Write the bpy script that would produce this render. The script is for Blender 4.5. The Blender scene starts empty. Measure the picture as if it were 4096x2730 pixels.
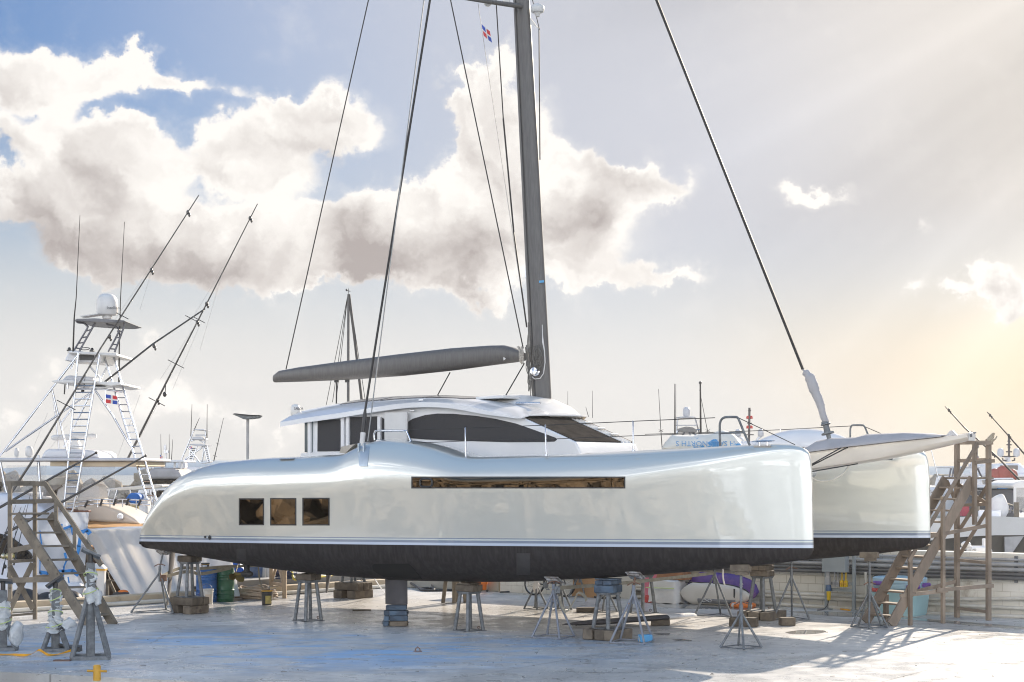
# Catamaran hauled out on a boatyard hardstand, low sun behind it.
EXPOSURE, SUN_E, SKY_E = 2.15, 2.15, 0.05
HZ, CL_B, CL_D, SKY_TINT = 3.75, 4.6, 2.05, (.178, .265, .45)
CL_FILL = 4.0
HAZE = .0002
import bpy, bmesh, math, random
from mathutils import Vector, Matrix, Euler, noise as mnoise
V = Vector
random.seed(7)
R = math.radians
scene = bpy.context.scene
col = scene.collection

# ------------------------------------------------------------------ survey of the place
FPX, CX, HY, CAMZ = 6963.0, 2048.0, 1889.0, 3.4          # focal length and horizon of the photograph (its own pixels), eye height (m)
def P(px, py, Y):
    return V(((px - CX) * Y / FPX, Y, CAMZ - (py - HY) * Y / FPX))
def G(px, py, z=0.0):
    Y = (CAMZ - z) * FPX / (py - HY)
    return V(((px - CX) * Y / FPX, Y, z))
SUN_AZ, SUN_EL = R(29.4), R(21.0)

# ------------------------------------------------------------------ mesh builder
class MB:
    def __init__(s):
        s.v = []; s.f = []
    def add(s, vs, fs):
        o = len(s.v); s.v += [V(p) for p in vs]; s.f += [tuple(i + o for i in f) for f in fs]; return s
    def box(s, c, size, rot=None):
        c = V(c); hx, hy, hz = size[0] / 2, size[1] / 2, size[2] / 2
        ps = [V((x, y, z)) for z in (-hz, hz) for x, y in ((-hx, -hy), (hx, -hy), (hx, hy), (-hx, hy))]
        if rot is not None:
            m = rot if isinstance(rot, Matrix) else Matrix.Rotation(rot, 3, 'Z')
            ps = [m @ p for p in ps]
        return s.add([p + c for p in ps], [(3, 2, 1, 0), (4, 5, 6, 7), (0, 1, 5, 4), (1, 2, 6, 5), (2, 3, 7, 6), (3, 0, 4, 7)])
    def beam(s, a, b, w, h, up=(0, 0, 1)):
        a, b = V(a), V(b); d = (b - a); L = d.length
        if L < 1e-6: return s
        d /= L; up = V(up)
        if abs(d.dot(up)) > .98: up = V((1, 0, 0))
        x = d.cross(up).normalized(); z = x.cross(d).normalized()
        m = Matrix((x, d, z)).transposed()
        return s.box((a + b) / 2, (w, L, h), m)
    def tube(s, pts, r, n=8, cap=True, close=False):
        pts = [V(p) for p in pts]; k = len(pts)
        rs = list(r) if hasattr(r, '__len__') else [r] * k
        tang = []
        for i in range(k):
            a = pts[(i - 1) % k] if close else pts[max(i - 1, 0)]
            b = pts[(i + 1) % k] if close else pts[min(i + 1, k - 1)]
            d = b - a
            tang.append(d.normalized() if d.length > 1e-9 else V((0, 0, 1)))
        t = tang[0]; up = V((0, 0, 1)) if abs(t.z) < .9 else V((1, 0, 0))
        x = t.cross(up).normalized(); rings = []
        for i in range(k):
            t = tang[i]; x = (x - t * x.dot(t)).normalized(); y = t.cross(x)
            rings.append([pts[i] + (x * math.cos(2 * math.pi * j / n) + y * math.sin(2 * math.pi * j / n)) * rs[i] for j in range(n)])
        return s.loft(rings, cap and not close, close)
    def loft(s, rings, cap=True, wrap=False):
        n = len(rings[0]); k = len(rings); vs = [p for rg in rings for p in rg]; fs = []
        for i in range(k if wrap else k - 1):
            i2 = (i + 1) % k
            for j in range(n):
                j2 = (j + 1) % n
                fs.append((i * n + j, i * n + j2, i2 * n + j2, i2 * n + j))
        if cap:
            fs.append(tuple(range(n - 1, -1, -1))); fs.append(tuple(range((k - 1) * n, k * n)))
        return s.add(vs, fs)
    def grid(s, rows):
        n = len(rows[0]); k = len(rows)
        return s.add([p for r_ in rows for p in r_], [(i * n + j, i * n + j + 1, (i + 1) * n + j + 1, (i + 1) * n + j) for i in range(k - 1) for j in range(n - 1)])
    def slab(s, rows, off):
        """grid given a thickness along the vector off (or a list of vectors like rows)"""
        n = len(rows[0]); k = len(rows); rows = [[V(p) for p in r_] for r_ in rows]
        o = off if isinstance(off, list) else [[V(off)] * n for _ in rows]
        top = [p for r_ in rows for p in r_]; bot = [p + q for r_, oo in zip(rows, o) for p, q in zip(r_, oo)]
        N = n * k; fs = []
        for i in range(k - 1):
            for j in range(n - 1):
                a, b, c, d = i * n + j, i * n + j + 1, (i + 1) * n + j + 1, (i + 1) * n + j
                fs += [(a, b, c, d), (d + N, c + N, b + N, a + N)]
        edge = [j for j in range(n)] + [i * n + n - 1 for i in range(1, k)] + [(k - 1) * n + j for j in range(n - 2, -1, -1)] + [i * n for i in range(k - 2, 0, -1)]
        for q in range(len(edge)):
            a, b = edge[q], edge[(q + 1) % len(edge)]
            fs.append((b, a, a + N, b + N))
        return s.add(top + bot, fs)
    def prism(s, poly, off):
        poly = [V(p) for p in poly]; n = len(poly); off = V(off)
        fs = [tuple(range(n)), tuple(range(2 * n - 1, n - 1, -1))] + [(i + n, (i + 1) % n + n, (i + 1) % n, i) for i in range(n)]
        return s.add(poly + [p + off for p in poly], fs)
    def lathe(s, prof, c=(0, 0, 0), n=16, m=None):
        c = V(c); rings = []
        for r_, z in prof:
            rg = [V((r_ * math.cos(2 * math.pi * j / n), r_ * math.sin(2 * math.pi * j / n), z)) for j in range(n)]
            rings.append([(m @ p if m else p) + c for p in rg])
        return s.loft(rings, True)
    def ell(s, c, rad, n=14, k=8, m=None):
        return s.lathe_e(c, rad, n, k, m)
    def lathe_e(s, c, rad, n, k, m):
        c = V(c); rings = []
        for i in range(k + 1):
            a = -math.pi / 2 + math.pi * i / k; cr = max(math.cos(a), .02)
            rg = [V((rad[0] * cr * math.cos(2 * math.pi * j / n), rad[1] * cr * math.sin(2 * math.pi * j / n), rad[2] * math.sin(a))) for j in range(n)]
            rings.append([(m @ p if m else p) + c for p in rg])
        return s.loft(rings, True)
    def jitter(s, a, f=2.0, seed=0.0):
        for p in s.v:
            q = mnoise.noise_vector(p * f + V((seed, seed * 1.7, 3.1)))
            p += q * a
        return s
    def build_each(s, name, mat, parent, **kw):
        par = list(range(len(s.v)))
        def find(i):
            while par[i] != i: par[i] = par[par[i]]; i = par[i]
            return i
        for f in s.f:
            for i in f[1:]: par[find(i)] = find(f[0])
        isl = {}
        for f in s.f: isl.setdefault(find(f[0]), []).append(f)
        for fs in isl.values():
            ids = sorted({i for f in fs for i in f}); mp = {i: k for k, i in enumerate(ids)}; m = MB(); m.add([s.v[i] for i in ids], [tuple(mp[i] for i in f) for f in fs]); m.build(name, mat, parent, **kw)
    def build(s, name, mat, parent=None, smooth=None, bevel=0.0, seg=2, origin=None, **tags):
        me = bpy.data.meshes.new(name)
        if parent is not None:
            org = ORG.get(parent.name, V((0, 0, 0)))
        elif origin is not None:
            org = V(origin)
        else:
            n = max(len(s.v), 1)
            org = V((sum(p.x for p in s.v) / n, sum(p.y for p in s.v) / n, min(p.z for p in s.v)))
        me.from_pydata([p - org for p in s.v], [], s.f)
        bm = bmesh.new(); bm.from_mesh(me); bmesh.ops.recalc_face_normals(bm, faces=bm.faces[:]); bm.to_mesh(me); bm.free()
        if smooth:
            me.polygons.foreach_set('use_smooth', [True] * len(me.polygons))
            me.set_sharp_from_angle(angle=R(smooth))
        me.materials.append(mat)
        o = bpy.data.objects.new(name, me); col.objects.link(o)
        if parent is not None:
            o.parent = parent
        else:
            o.location = org
        ORG[o.name] = org
        if bevel:
            b = o.modifiers.new('edge', 'BEVEL'); b.width = bevel; b.segments = seg; b.limit_method = 'ANGLE'; b.angle_limit = R(35)
            if smooth is None:
                me.polygons.foreach_set('use_smooth', [True] * len(me.polygons)); b.harden_normals = True
        tag(o, **tags)
        return o
ORG = {}
def tag(o, label=None, cat=None, group=None, kind=None):
    if label: o['label'] = label
    if cat: o['category'] = cat
    if group: o['group'] = group
    if kind: o['kind'] = kind
    return o
def thing(name, loc, label, cat, group=None, rotz=0.0, local=False):
    o = bpy.data.objects.new(name, None); col.objects.link(o); o.location = V(loc); o.rotation_euler = (0, 0, rotz)
    o.empty_display_size = .2
    ORG[o.name] = V((0, 0, 0)) if local else V(loc)
    return tag(o, label, cat, group)
def kids(o):
    return [c for c in list(bpy.data.objects) if c.parent == o]
def dup(root, loc, rotz=0.0, label=None, scale=None, group=None):
    r = root.copy(); col.objects.link(r); r.location = V(loc); r.rotation_euler = (0, 0, rotz)
    if scale: r.scale = scale
    if label: r['label'] = label
    if group: r['group'] = group
    for ch in kids(root):
        c = ch.copy(); col.objects.link(c); c.parent = r
        for g in kids(ch):
            d = g.copy(); col.objects.link(d); d.parent = c
    return r
def text_part(txt, size, mat, parent, m, name='lettering', ext=.002, font_shear=0.0):
    cu = bpy.data.curves.new(name, 'FONT'); cu.body = txt; cu.size = size; cu.extrude = ext; cu.align_x = 'CENTER'; cu.align_y = 'CENTER'; cu.shear = font_shear
    cu.resolution_u = 3
    t = bpy.data.objects.new(name + '_src', cu); col.objects.link(t)
    dg = bpy.context.evaluated_depsgraph_get()
    me = bpy.data.meshes.new_from_object(t.evaluated_get(dg)); me.name = name
    bpy.data.objects.remove(t); bpy.data.curves.remove(cu)
    org = ORG.get(parent.name, V((0, 0, 0))) if parent else V((0, 0, 0))
    me.transform(Matrix.Translation(-org) @ m); me.materials.clear(); me.materials.append(mat)
    o = bpy.data.objects.new(name, me); col.objects.link(o)
    if parent is not None: o.parent = parent
    ORG[o.name] = ORG.get(parent.name, V((0, 0, 0))) if parent else V((0, 0, 0))
    return o
def facing(c, nrm, up=(0, 0, 1)):
    """matrix whose +Z looks along nrm, +Y along up, placed at c"""
    z = V(nrm).normalized(); x = V(up).cross(z).normalized(); y = z.cross(x)
    m = Matrix((x, y, z)).transposed().to_4x4(); m.translation = V(c); return m
def lerp(a, b, t): return a + (b - a) * t
def interp(tab, x):
    if x <= tab[0][0]: return tab[0][1]
    for (x0, y0), (x1, y1) in zip(tab, tab[1:]):
        if x <= x1: return y0 + (y1 - y0) * (x - x0) / max(x1 - x0, 1e-9)
    return tab[-1][1]
def arc(c, r0, a0, a1, n, ax, ay):
    return [V(c) + V(ax) * r0 * math.cos(a0 + (a1 - a0) * i / n) + V(ay) * r0 * math.sin(a0 + (a1 - a0) * i / n) for i in range(n + 1)]
def smooth_path(pts, k=6):
    pts = [V(p) for p in pts]; out = []
    for i in range(len(pts) - 1):
        p0, p1, p2, p3 = pts[max(i - 1, 0)], pts[i], pts[i + 1], pts[min(i + 2, len(pts) - 1)]
        for j in range(k):
            t = j / k
            out.append(.5 * ((2 * p1) + (p2 - p0) * t + (2 * p0 - 5 * p1 + 4 * p2 - p3) * t * t + (3 * p1 - p0 - 3 * p2 + p3) * t ** 3))
    out.append(pts[-1]); return out

# ------------------------------------------------------------------ materials
class NT:
    def __init__(s, tree): s.t = tree; s.n = tree.nodes; s.l = tree.links
    def new(s, typ, **kw):
        n = s.n.new(typ)
        for k, v in kw.items(): setattr(n, k, v)
        return n
    def put(s, sock, v):
        if hasattr(v, 'is_linked') or isinstance(v, bpy.types.NodeSocket): s.l.new(v, sock)
        else:
            try: sock.default_value = v
            except Exception: sock.default_value = tuple(v) + (1,)
    def math(s, op, a, b=0.0, clamp=False):
        n = s.new('ShaderNodeMath', operation=op, use_clamp=clamp); s.put(n.inputs[0], a); s.put(n.inputs[1], b); return n.outputs[0]
    def vec(s, op, a, b=(0, 0, 0)):
        n = s.new('ShaderNodeVectorMath', operation=op); s.put(n.inputs[0], a); s.put(n.inputs[1], b)
        return n.outputs['Value'] if op in ('LENGTH', 'DOT_PRODUCT', 'DISTANCE') else n.outputs[0]
    def noise(s, vecs, scale, detail=4, rough=.55, dist=0.0):
        n = s.new('ShaderNodeTexNoise'); s.put(n.inputs['Vector'], vecs); n.inputs['Scale'].default_value = scale
        n.inputs['Detail'].default_value = detail; n.inputs['Roughness'].default_value = rough; n.inputs['Distortion'].default_value = dist
        return n
    def mapr(s, v, a, b, c=0.0, d=1.0, smooth=True):
        n = s.new('ShaderNodeMapRange', interpolation_type='SMOOTHSTEP' if smooth else 'LINEAR', clamp=True)
        s.put(n.inputs['Value'], v); n.inputs['From Min'].default_value = a; n.inputs['From Max'].default_value = b
        n.inputs['To Min'].default_value = c; n.inputs['To Max'].default_value = d; return n.outputs[0]
    def mix(s, f, a, b, mode='MIX'):
        n = s.new('ShaderNodeMix', data_type='RGBA', blend_type=mode); s.put(n.inputs[0], f)
        for sock, v in ((n.inputs[6], a), (n.inputs[7], b)):
            if isinstance(v, bpy.types.NodeSocket): s.l.new(v, sock)
            else: sock.default_value = tuple(v[:3]) + (1,)
        return n.outputs[2]
MATS = {}
def base_mat(name):
    m = bpy.data.materials.new(name); m.use_nodes = True
    t = NT(m.node_tree); bs = m.node_tree.nodes['Principled BSDF']; MATS[name] = m
    return m, t, bs
def M(name, c1, c2=None, scale=4.0, rough=.6, rough2=None, metal=0.0, bump=0.0, bscale=None, stretch=(1, 1, 1), detail=5, lo=.35, hi=.65, coat=0.0, spec=.5, c3=None, s3=1.0, lo3=.55, hi3=.62, trans=0.0, alpha=1.0, var=0.0):
    if name in MATS: return MATS[name]
    m, t, bs = base_mat(name)
    tc = t.new('ShaderNodeTexCoord'); mp = t.new('ShaderNodeMapping'); mp.inputs['Scale'].default_value = stretch
    oi = t.new('ShaderNodeObjectInfo')
    loc = t.vec('ADD', tc.outputs['Object'], t.vec('MULTIPLY', t.vec('ADD', (0, 0, 0), oi.outputs['Random']), (37, 53, 71)))
    t.l.new(loc, mp.inputs['Vector'])
    nz = t.noise(mp.outputs[0], scale, detail)
    fac = t.mapr(nz.outputs[0], lo, hi)
    cc = t.mix(fac, c1, c2 if c2 else tuple(x * .85 for x in c1))
    if c3:
        n3 = t.noise(mp.outputs[0], s3, 6, .6); cc = t.mix(t.mapr(n3.outputs[0], lo3, hi3), cc, c3)
    if var:
        cc = t.mix(1.0, cc, t.mix(oi.outputs['Random'], (1 - var,) * 3, (1 + var * .4,) * 3), 'MULTIPLY')
    t.l.new(cc, bs.inputs['Base Color'])
    bs.inputs['Metallic'].default_value = metal; bs.inputs['Specular IOR Level'].default_value = spec
    bs.inputs['Coat Weight'].default_value = coat; bs.inputs['Coat Roughness'].default_value = .05
    if trans: bs.inputs['Transmission Weight'].default_value = trans
    if alpha < 1: bs.inputs['Alpha'].default_value = alpha
    if rough2 is not None: t.l.new(t.mapr(nz.outputs[0], .3, .7, rough, rough2), bs.inputs['Roughness'])
    else: bs.inputs['Roughness'].default_value = rough
    if bump:
        n2 = t.noise(mp.outputs[0], bscale or scale * 4, 5, .6)
        b = t.new('ShaderNodeBump'); b.inputs['Strength'].default_value = bump; b.inputs['Distance'].default_value = .02
        t.l.new(n2.outputs[0], b.inputs['Height']); t.l.new(b.outputs[0], bs.inputs['Normal'])
    return m
# ------------------------------------------------------------------ camera, sun, sky
cam = bpy.data.cameras.new('camera'); co = bpy.data.objects.new('camera', cam); col.objects.link(co)
co.location = (0, 0, CAMZ); co.rotation_euler = (R(90), 0, 0)
cam.sensor_width = 36; cam.lens = 36 * FPX / 4096; cam.shift_y = (HY - 1365) / 4096; cam.clip_end = 20000; cam.clip_start = .1
scene.camera = co
vs = scene.view_settings; vs.view_transform = 'Standard'; vs.look = 'None'; vs.gamma = 1; vs.use_curve_mapping = False; vs.exposure = EXPOSURE
sd = V((math.sin(SUN_AZ) * math.cos(SUN_EL), math.cos(SUN_AZ) * math.cos(SUN_EL), math.sin(SUN_EL)))
sl = bpy.data.lights.new('sun', 'SUN'); sl.energy = SUN_E; sl.angle = R(.5); sl.color = (1, .88, .73)
so = bpy.data.objects.new('sun', sl); col.objects.link(so); so.rotation_euler = sd.to_track_quat('Z', 'Y').to_euler(); so.location = (20, 30, 40)
scene.cycles.max_bounces = 6; scene.cycles.diffuse_bounces = 3; scene.cycles.glossy_bounces = 4; scene.cycles.transparent_max_bounces = 8
scene.cycles.use_denoising = True; scene.cycles.pixel_filter_type = 'BLACKMAN_HARRIS'; scene.cycles.filter_width = 1.1; scene.cycles.volume_bounces = 0; scene.cycles.volume_step_rate = 1
scene.cycles.caustics_reflective = False; scene.cycles.caustics_refractive = False

w = bpy.data.worlds.new('World'); scene.world = w; w.use_nodes = True
t = NT(w.node_tree); w.node_tree.nodes.clear()
wo = t.new('ShaderNodeOutputWorld'); bg = t.new('ShaderNodeBackground'); t.l.new(bg.outputs[0], wo.inputs[0]); bg.inputs[1].default_value = SKY_E
sky = t.new('ShaderNodeTexSky', sky_type='NISHITA'); sky.sun_disc = False; sky.sun_elevation = SUN_EL; sky.sun_rotation = SUN_AZ
sky.air_density = 1.3; sky.dust_density = 1.6; sky.ozone_density = 1.5; sky.altitude = 0
tc = t.new('ShaderNodeTexCoord'); d = t.vec('NORMALIZE', tc.outputs['Generated'])
sp = t.new('ShaderNodeSeparateXYZ'); t.l.new(d, sp.inputs[0])
az = t.math('ARCTAN2', sp.outputs[0], sp.outputs[1]); el = t.math('ARCSINE', sp.outputs[2])
cb = t.new('ShaderNodeCombineXYZ'); t.l.new(az, cb.inputs[0]); t.l.new(el, cb.inputs[1]); ae = cb.outputs[0]
def ang(px, py):      # pixel of the survey photograph in displayed (2353 wide) units -> azimuth, elevation
    X = (px * 1.7408 - CX) / FPX; Z = (HY - py * 1.7408) / FPX
    return math.atan2(X, 1), math.atan2(Z, math.hypot(X, 1))
n1 = t.noise(ae, 9.0, 7, .58); n2 = t.noise(ae, 34.0, 6, .62); n3 = t.noise(ae, 95.0, 4, .6)
def centred(n, a): return t.vec('MULTIPLY', t.vec('SUBTRACT', n.outputs['Color'], (.5, .5, .5)), (a, a, 0))
warp = t.vec('ADD', ae, t.vec('ADD', centred(n1, .085), t.vec('ADD', centred(n2, .036), centred(n3, .012))))
CLOUDS = [(50, 150, 95, 60, 1), (160, 150, 90, 60, 1), (90, 225, 130, 55, 1), (240, 190, 100, 55, .9), (330, 165, 110, 38, .8), (440, 185, 80, 26, .6), (545, 205, 45, 26, .55),
          (70, 330, 95, 40, .8), (200, 300, 60, 45, .7), (330, 330, 80, 55, 1), (290, 400, 130, 80, 1), (150, 420, 130, 60, .9), (60, 500, 150, 75, 1.1), (250, 500, 170, 90, 1.2),
          (510, 320, 75, 60, 1), (500, 410, 110, 70, 1), (640, 250, 70, 50, .9), (725, 240, 80, 65, 1.05), (800, 300, 85, 65, 1.05), (660, 330, 110, 60, 1), (600, 430, 130, 70, 1),
          (330, 590, 240, 62, 1.1), (560, 570, 220, 80, 1.2), (760, 590, 200, 70, 1.2), (880, 480, 130, 55, 1), (960, 560, 170, 95, 1.3), (780, 640, 160, 36, .9), (130, 620, 160, 30, .5),
          (1030, 470, 110, 90, 1.2), (1110, 390, 100, 110, 1.2), (1120, 270, 85, 110, 1.15), (1140, 165, 48, 62, 1), (1050, 225, 62, 30, .8), (1220, 320, 70, 90, 1), (1200, 450, 150, 90, 1.2),
          (1310, 390, 110, 60, 1.1), (1370, 450, 120, 80, 1.1), (1440, 400, 75, 60, 1), (1460, 365, 38, 38, .8), (1530, 425, 55, 32, .8), (1330, 560, 150, 90, 1.2), (1160, 600, 190, 80, 1.1),
          (1460, 640, 130, 32, .85), (1580, 655, 70, 20, .6), (1290, 680, 70, 26, .7), (1000, 660, 180, 36, .9),
          (1830, 455, 60, 30, .75), (1890, 440, 40, 22, .55), (1945, 425, 34, 18, .5), (2120, 495, 30, 16, .5), (2105, 645, 40, 28, .7), (2290, 655, 60, 40, .8), (2330, 690, 60, 26, .7), (2210, 660, 40, 18, .45),
          (350, 790, 44, 50, .55), (130, 840, 70, 40, .5), (430, 925, 95, 48, .6), (560, 950, 80, 40, .55), (50, 935, 70, 50, .55), (300, 970, 90, 44, .5), (690, 985, 70, 30, .4)]
SHADES = [(50, 560, 160, 90, .85), (225, 470, 60, 90, .65), (310, 620, 230, 60, .75), (590, 625, 210, 50, .62), (840, 575, 100, 65, .7), (740, 345, 75, 36, .6), (960, 630, 160, 60, .75), (1120, 610, 120, 70, .55), (1340, 510, 95, 70, .75), (60, 235, 90, 30, .3), (545, 370, 70, 40, .4), (1170, 260, 40, 60, .2), (760, 665, 180, 36, .5), (60, 365, 80, 25, .3)]
def field(blobs, vec, sc=1.45):
    tot = None
    for px, py, rx, ry, wt in blobs:
        a, e = ang(px, py); k = 1.7408 / FPX
        q = t.vec('MULTIPLY', t.vec('SUBTRACT', vec, (a, e, 0)), (1 / (rx * k * sc), 1 / (ry * k * sc), 0))
        f = t.mapr(t.vec('LENGTH', q), 0, 1, wt, 0)
        tot = f if tot is None else t.math('ADD', tot, f)
    return tot
dens = field(CLOUDS, warp, 1.52)
# unseen clouds added over the rest of the sky, lifting the shaded sides
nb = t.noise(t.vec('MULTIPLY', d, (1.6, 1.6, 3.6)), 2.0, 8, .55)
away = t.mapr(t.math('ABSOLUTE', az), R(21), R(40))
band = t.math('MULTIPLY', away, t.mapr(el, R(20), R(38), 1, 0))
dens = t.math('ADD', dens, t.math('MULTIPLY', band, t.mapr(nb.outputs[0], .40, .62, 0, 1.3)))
edge = t.math('ADD', t.math('MULTIPLY', t.math('SUBTRACT', n2.outputs[0], .5), .95), t.math('MULTIPLY', t.math('SUBTRACT', n1.outputs[0], .5), .8))
edge = t.math('ADD', edge, t.math('MULTIPLY', t.math('SUBTRACT', n3.outputs[0], .5), .35))
dd = t.math('ADD', dens, edge)
mask = t.math('MAXIMUM', t.mapr(dd, .25, .68), t.math('MULTIPLY', t.mapr(dd, -.02, .5), .25))
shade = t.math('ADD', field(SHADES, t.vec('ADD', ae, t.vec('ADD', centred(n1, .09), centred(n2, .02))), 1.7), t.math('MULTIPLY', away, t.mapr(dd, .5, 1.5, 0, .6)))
# relief: difference of the noise towards the sun
nr = t.noise(warp, 17.0, 4, .5); nrb = t.noise(t.vec('ADD', warp, (.011, .011, 0)), 17.0, 4, .5)
rel = t.math('MULTIPLY', t.math('SUBTRACT', nrb.outputs[0], nr.outputs[0]), 3.0)
rel = t.math('ADD', rel, t.math('MULTIPLY', t.math('SUBTRACT', n2.outputs[0], .5), -.5))
thick = t.mapr(dd, .45, 1.5, -.25, .22)
shade = t.mapr(t.math('ADD', shade, t.math('ADD', rel, thick)), -.1, 1.25, 0, 1, False)
ccol = t.mix(shade, (CL_B * 1.0, CL_B * .965, CL_B * .92), (CL_D * 1.0, CL_D * .90, CL_D * .875))
# air near the horizon, warmer towards the sun
sundot = t.vec('DOT_PRODUCT', d, tuple(sd))
glow = t.mapr(sundot, .865, .955)
hz = t.mapr(el, R(2.5), R(11.5), 1, 0)
gl2 = t.mapr(sundot, .90, 1.0)
wash = t.math('MULTIPLY', hz, .97)
hcol = t.mix(glow, (HZ * .96, HZ * .945, HZ * .93), (HZ * 1.17, HZ * .93, HZ * .62))
scol = t.mix(1.0, sky.outputs[0], SKY_TINT, 'MULTIPLY')
scol = t.mix(t.mapr(el, R(20), R(50), 0, .8), scol, (HZ * .23, HZ * .48, HZ * .86))
c = t.mix(wash, scol, hcol)
veil = t.mapr(sundot, .70, .915, 0, .96)
c = t.mix(t.math('MULTIPLY', veil, t.mapr(el, R(2), R(9))), c, t.mix(t.mapr(sundot, .90, .975), (HZ * .75, HZ * .76, HZ * .82), (HZ * .93, HZ * .86, HZ * .78)))
front = t.math('ADD', 1.0, t.math('MULTIPLY', t.mapr(sundot, .55, -.5), CL_FILL))  # unseen clouds opposite the sun brightened as fill for hull and ground
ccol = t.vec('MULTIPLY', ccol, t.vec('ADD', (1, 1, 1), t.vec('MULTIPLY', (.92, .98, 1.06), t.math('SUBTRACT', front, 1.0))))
phi = t.math('ARCTAN2', t.math('SUBTRACT', el, SUN_EL), t.math('SUBTRACT', az, SUN_AZ))
cbp = t.new('ShaderNodeCombineXYZ'); t.l.new(t.math('MULTIPLY', phi, 4.2), cbp.inputs[0]); rn = t.noise(cbp.outputs[0], 1.0, 3, .5)
ray = t.math('MULTIPLY', t.math('MULTIPLY', t.math('SUBTRACT', rn.outputs[0], .5), 1.0), t.mapr(sundot, .86, .95))
rayf = t.math('ADD', 1.0, ray); cbr = t.new('ShaderNodeCombineXYZ'); [t.l.new(rayf, cbr.inputs[i]) for i in range(3)]
c = t.vec('MULTIPLY', c, cbr.outputs[0])
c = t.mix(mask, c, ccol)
bl = t.mapr(el, R(-.6), R(-.1))
c = t.mix(bl, (HZ * .45, HZ * .48, HZ * .5), c)
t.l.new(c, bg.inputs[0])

# ------------------------------------------------------------------ ground, sea, rocks
def concrete():
    m, t, bs = base_mat('yard_concrete')
    tc = t.new('ShaderNodeTexCoord'); o = tc.outputs['Object']
    a = t.noise(o, .22, 6, .6); b = t.noise(o, 1.7, 8, .65); c_ = t.noise(o, .09, 4, .5); e = t.noise(o, 9, 6, .6); g = t.noise(o, 40, 3, .6)
    cc = t.mix(t.mapr(b.outputs[0], .3, .7), (.52, .505, .48), (.70, .68, .645))
    cc = t.mix(t.mapr(a.outputs[0], .44, .62, 0, .6), cc, (.30, .285, .265))
    st = t.noise(t.vec('MULTIPLY', o, (.35, 1.2, 1)), 1.6, 7, .7)
    cc = t.mix(t.mapr(st.outputs[0], .54, .70, 0, .55), cc, (.23, .22, .205))
    bl_ = t.noise(t.vec('MULTIPLY', o, (.5, 1.3, 1)), .8, 7, .68)
    cc = t.mix(t.mapr(bl_.outputs[0], .53, .66, 0, .75), cc, (.80, .78, .745))
    # blue overspray where hulls have been painted
    sx = t.new('ShaderNodeSeparateXYZ'); t.l.new(o, sx.inputs[0])
    px = t.mapr(t.vec('LENGTH', t.vec('MULTIPLY', t.vec('SUBTRACT', o, (-4.2, 33.6, 0)), (.115, .19, 1))), .25, 1.05, 1, 0)
    bm_ = t.math('MULTIPLY', px, t.mapr(t.math('ADD', t.math('MULTIPLY', st.outputs[0], 1.1), t.math('MULTIPLY', a.outputs[0], .7)), .86, 1.02, .12, 1))
    cc = t.mix(t.math('MULTIPLY', bm_, .95), cc, (.28, .50, .76))
    cc = t.mix(t.mapr(e.outputs[0], .60, .72, 0, .5), cc, (.20, .19, .175))
    vo = t.new('ShaderNodeTexVoronoi', feature='DISTANCE_TO_EDGE'); vo.inputs['Scale'].default_value = .22
    t.l.new(t.vec('ADD', o, t.vec('MULTIPLY', b.outputs['Color'], (.8, .8, 0))), vo.inputs['Vector'])
    cr = t.mapr(vo.outputs['Distance'], 0, .006, .7, 0, False)
    cc = t.mix(t.math('MULTIPLY', cr, t.mapr(a.outputs[0], .5, .56)), cc, (.12, .11, .10))
    # joints between the poured bays
    mp = t.new('ShaderNodeMapping'); mp.inputs['Rotation'].default_value = (0, 0, R(34)); t.l.new(o, mp.inputs[0])
    s2 = t.new('ShaderNodeSeparateXYZ'); t.l.new(mp.outputs[0], s2.inputs[0])
    for ax, step, ph in ((0, 6.0, 1.3), (1, 4.4, .4)):
        q = t.math('ABSOLUTE', t.math('SUBTRACT', t.math('FRACT', t.math('ADD', t.math('DIVIDE', s2.outputs[ax], step), ph)), .5))
        cc = t.mix(t.mapr(q, 0, .0050, .75, 0, False), cc, (.12, .115, .11))
    t.l.new(cc, bs.inputs['Base Color'])
    rr = t.mapr(t.math('ADD', b.outputs[0], t.math('MULTIPLY', c_.outputs[0], .8)), .62, 1.05, .66, .24)
    t.l.new(rr, bs.inputs['Roughness']); bs.inputs['Specular IOR Level'].default_value = .55
    bp = t.new('ShaderNodeBump'); bp.inputs['Strength'].default_value = .22; bp.inputs['Distance'].default_value = .012
    t.l.new(t.math('ADD', t.math('MULTIPLY', b.outputs[0], 1.2), t.math('MULTIPLY', g.outputs[0], .25)), bp.inputs['Height']); t.l.new(bp.outputs[0], bs.inputs['Normal'])
    return m
CON = concrete()
KA, KC, KR = V((-20.6, 32.9, 0)), V((-3.3, 51.5, 0)), V((44, 17.4, 0))       # edges of the hardstand: kerb on the left, wall on the right
FA, FB = V((-5.0, 28.2, 0)), V((50, 7.4, 0))
apron = MB(); apron.prism([(-20.6, 34.2, 0), FA, FB, KR, KC], (0, 0, -2.6))
apron.build('yard_ground', CON, origin=(0, 0, 0), kind='structure')
def seam():
    m, t, bs = base_mat('sea_water'); bs.inputs['Base Color'].default_value = (.035, .07, .085, 1); bs.inputs['Roughness'].default_value = .06; bs.inputs['Specular IOR Level'].default_value = .5
    tc = t.new('ShaderNodeTexCoord'); mp = t.new('ShaderNodeMapping'); mp.inputs['Scale'].default_value = (.5, 1, 1); t.l.new(tc.outputs['Object'], mp.inputs[0])
    nn = t.noise(mp.outputs[0], 1.2, 6, .6); b = t.new('ShaderNodeBump'); b.inputs['Strength'].default_value = .5; b.inputs['Distance'].default_value = .15
    t.l.new(nn.outputs[0], b.inputs['Height']); t.l.new(b.outputs[0], bs.inputs['Normal']); return m
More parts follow.
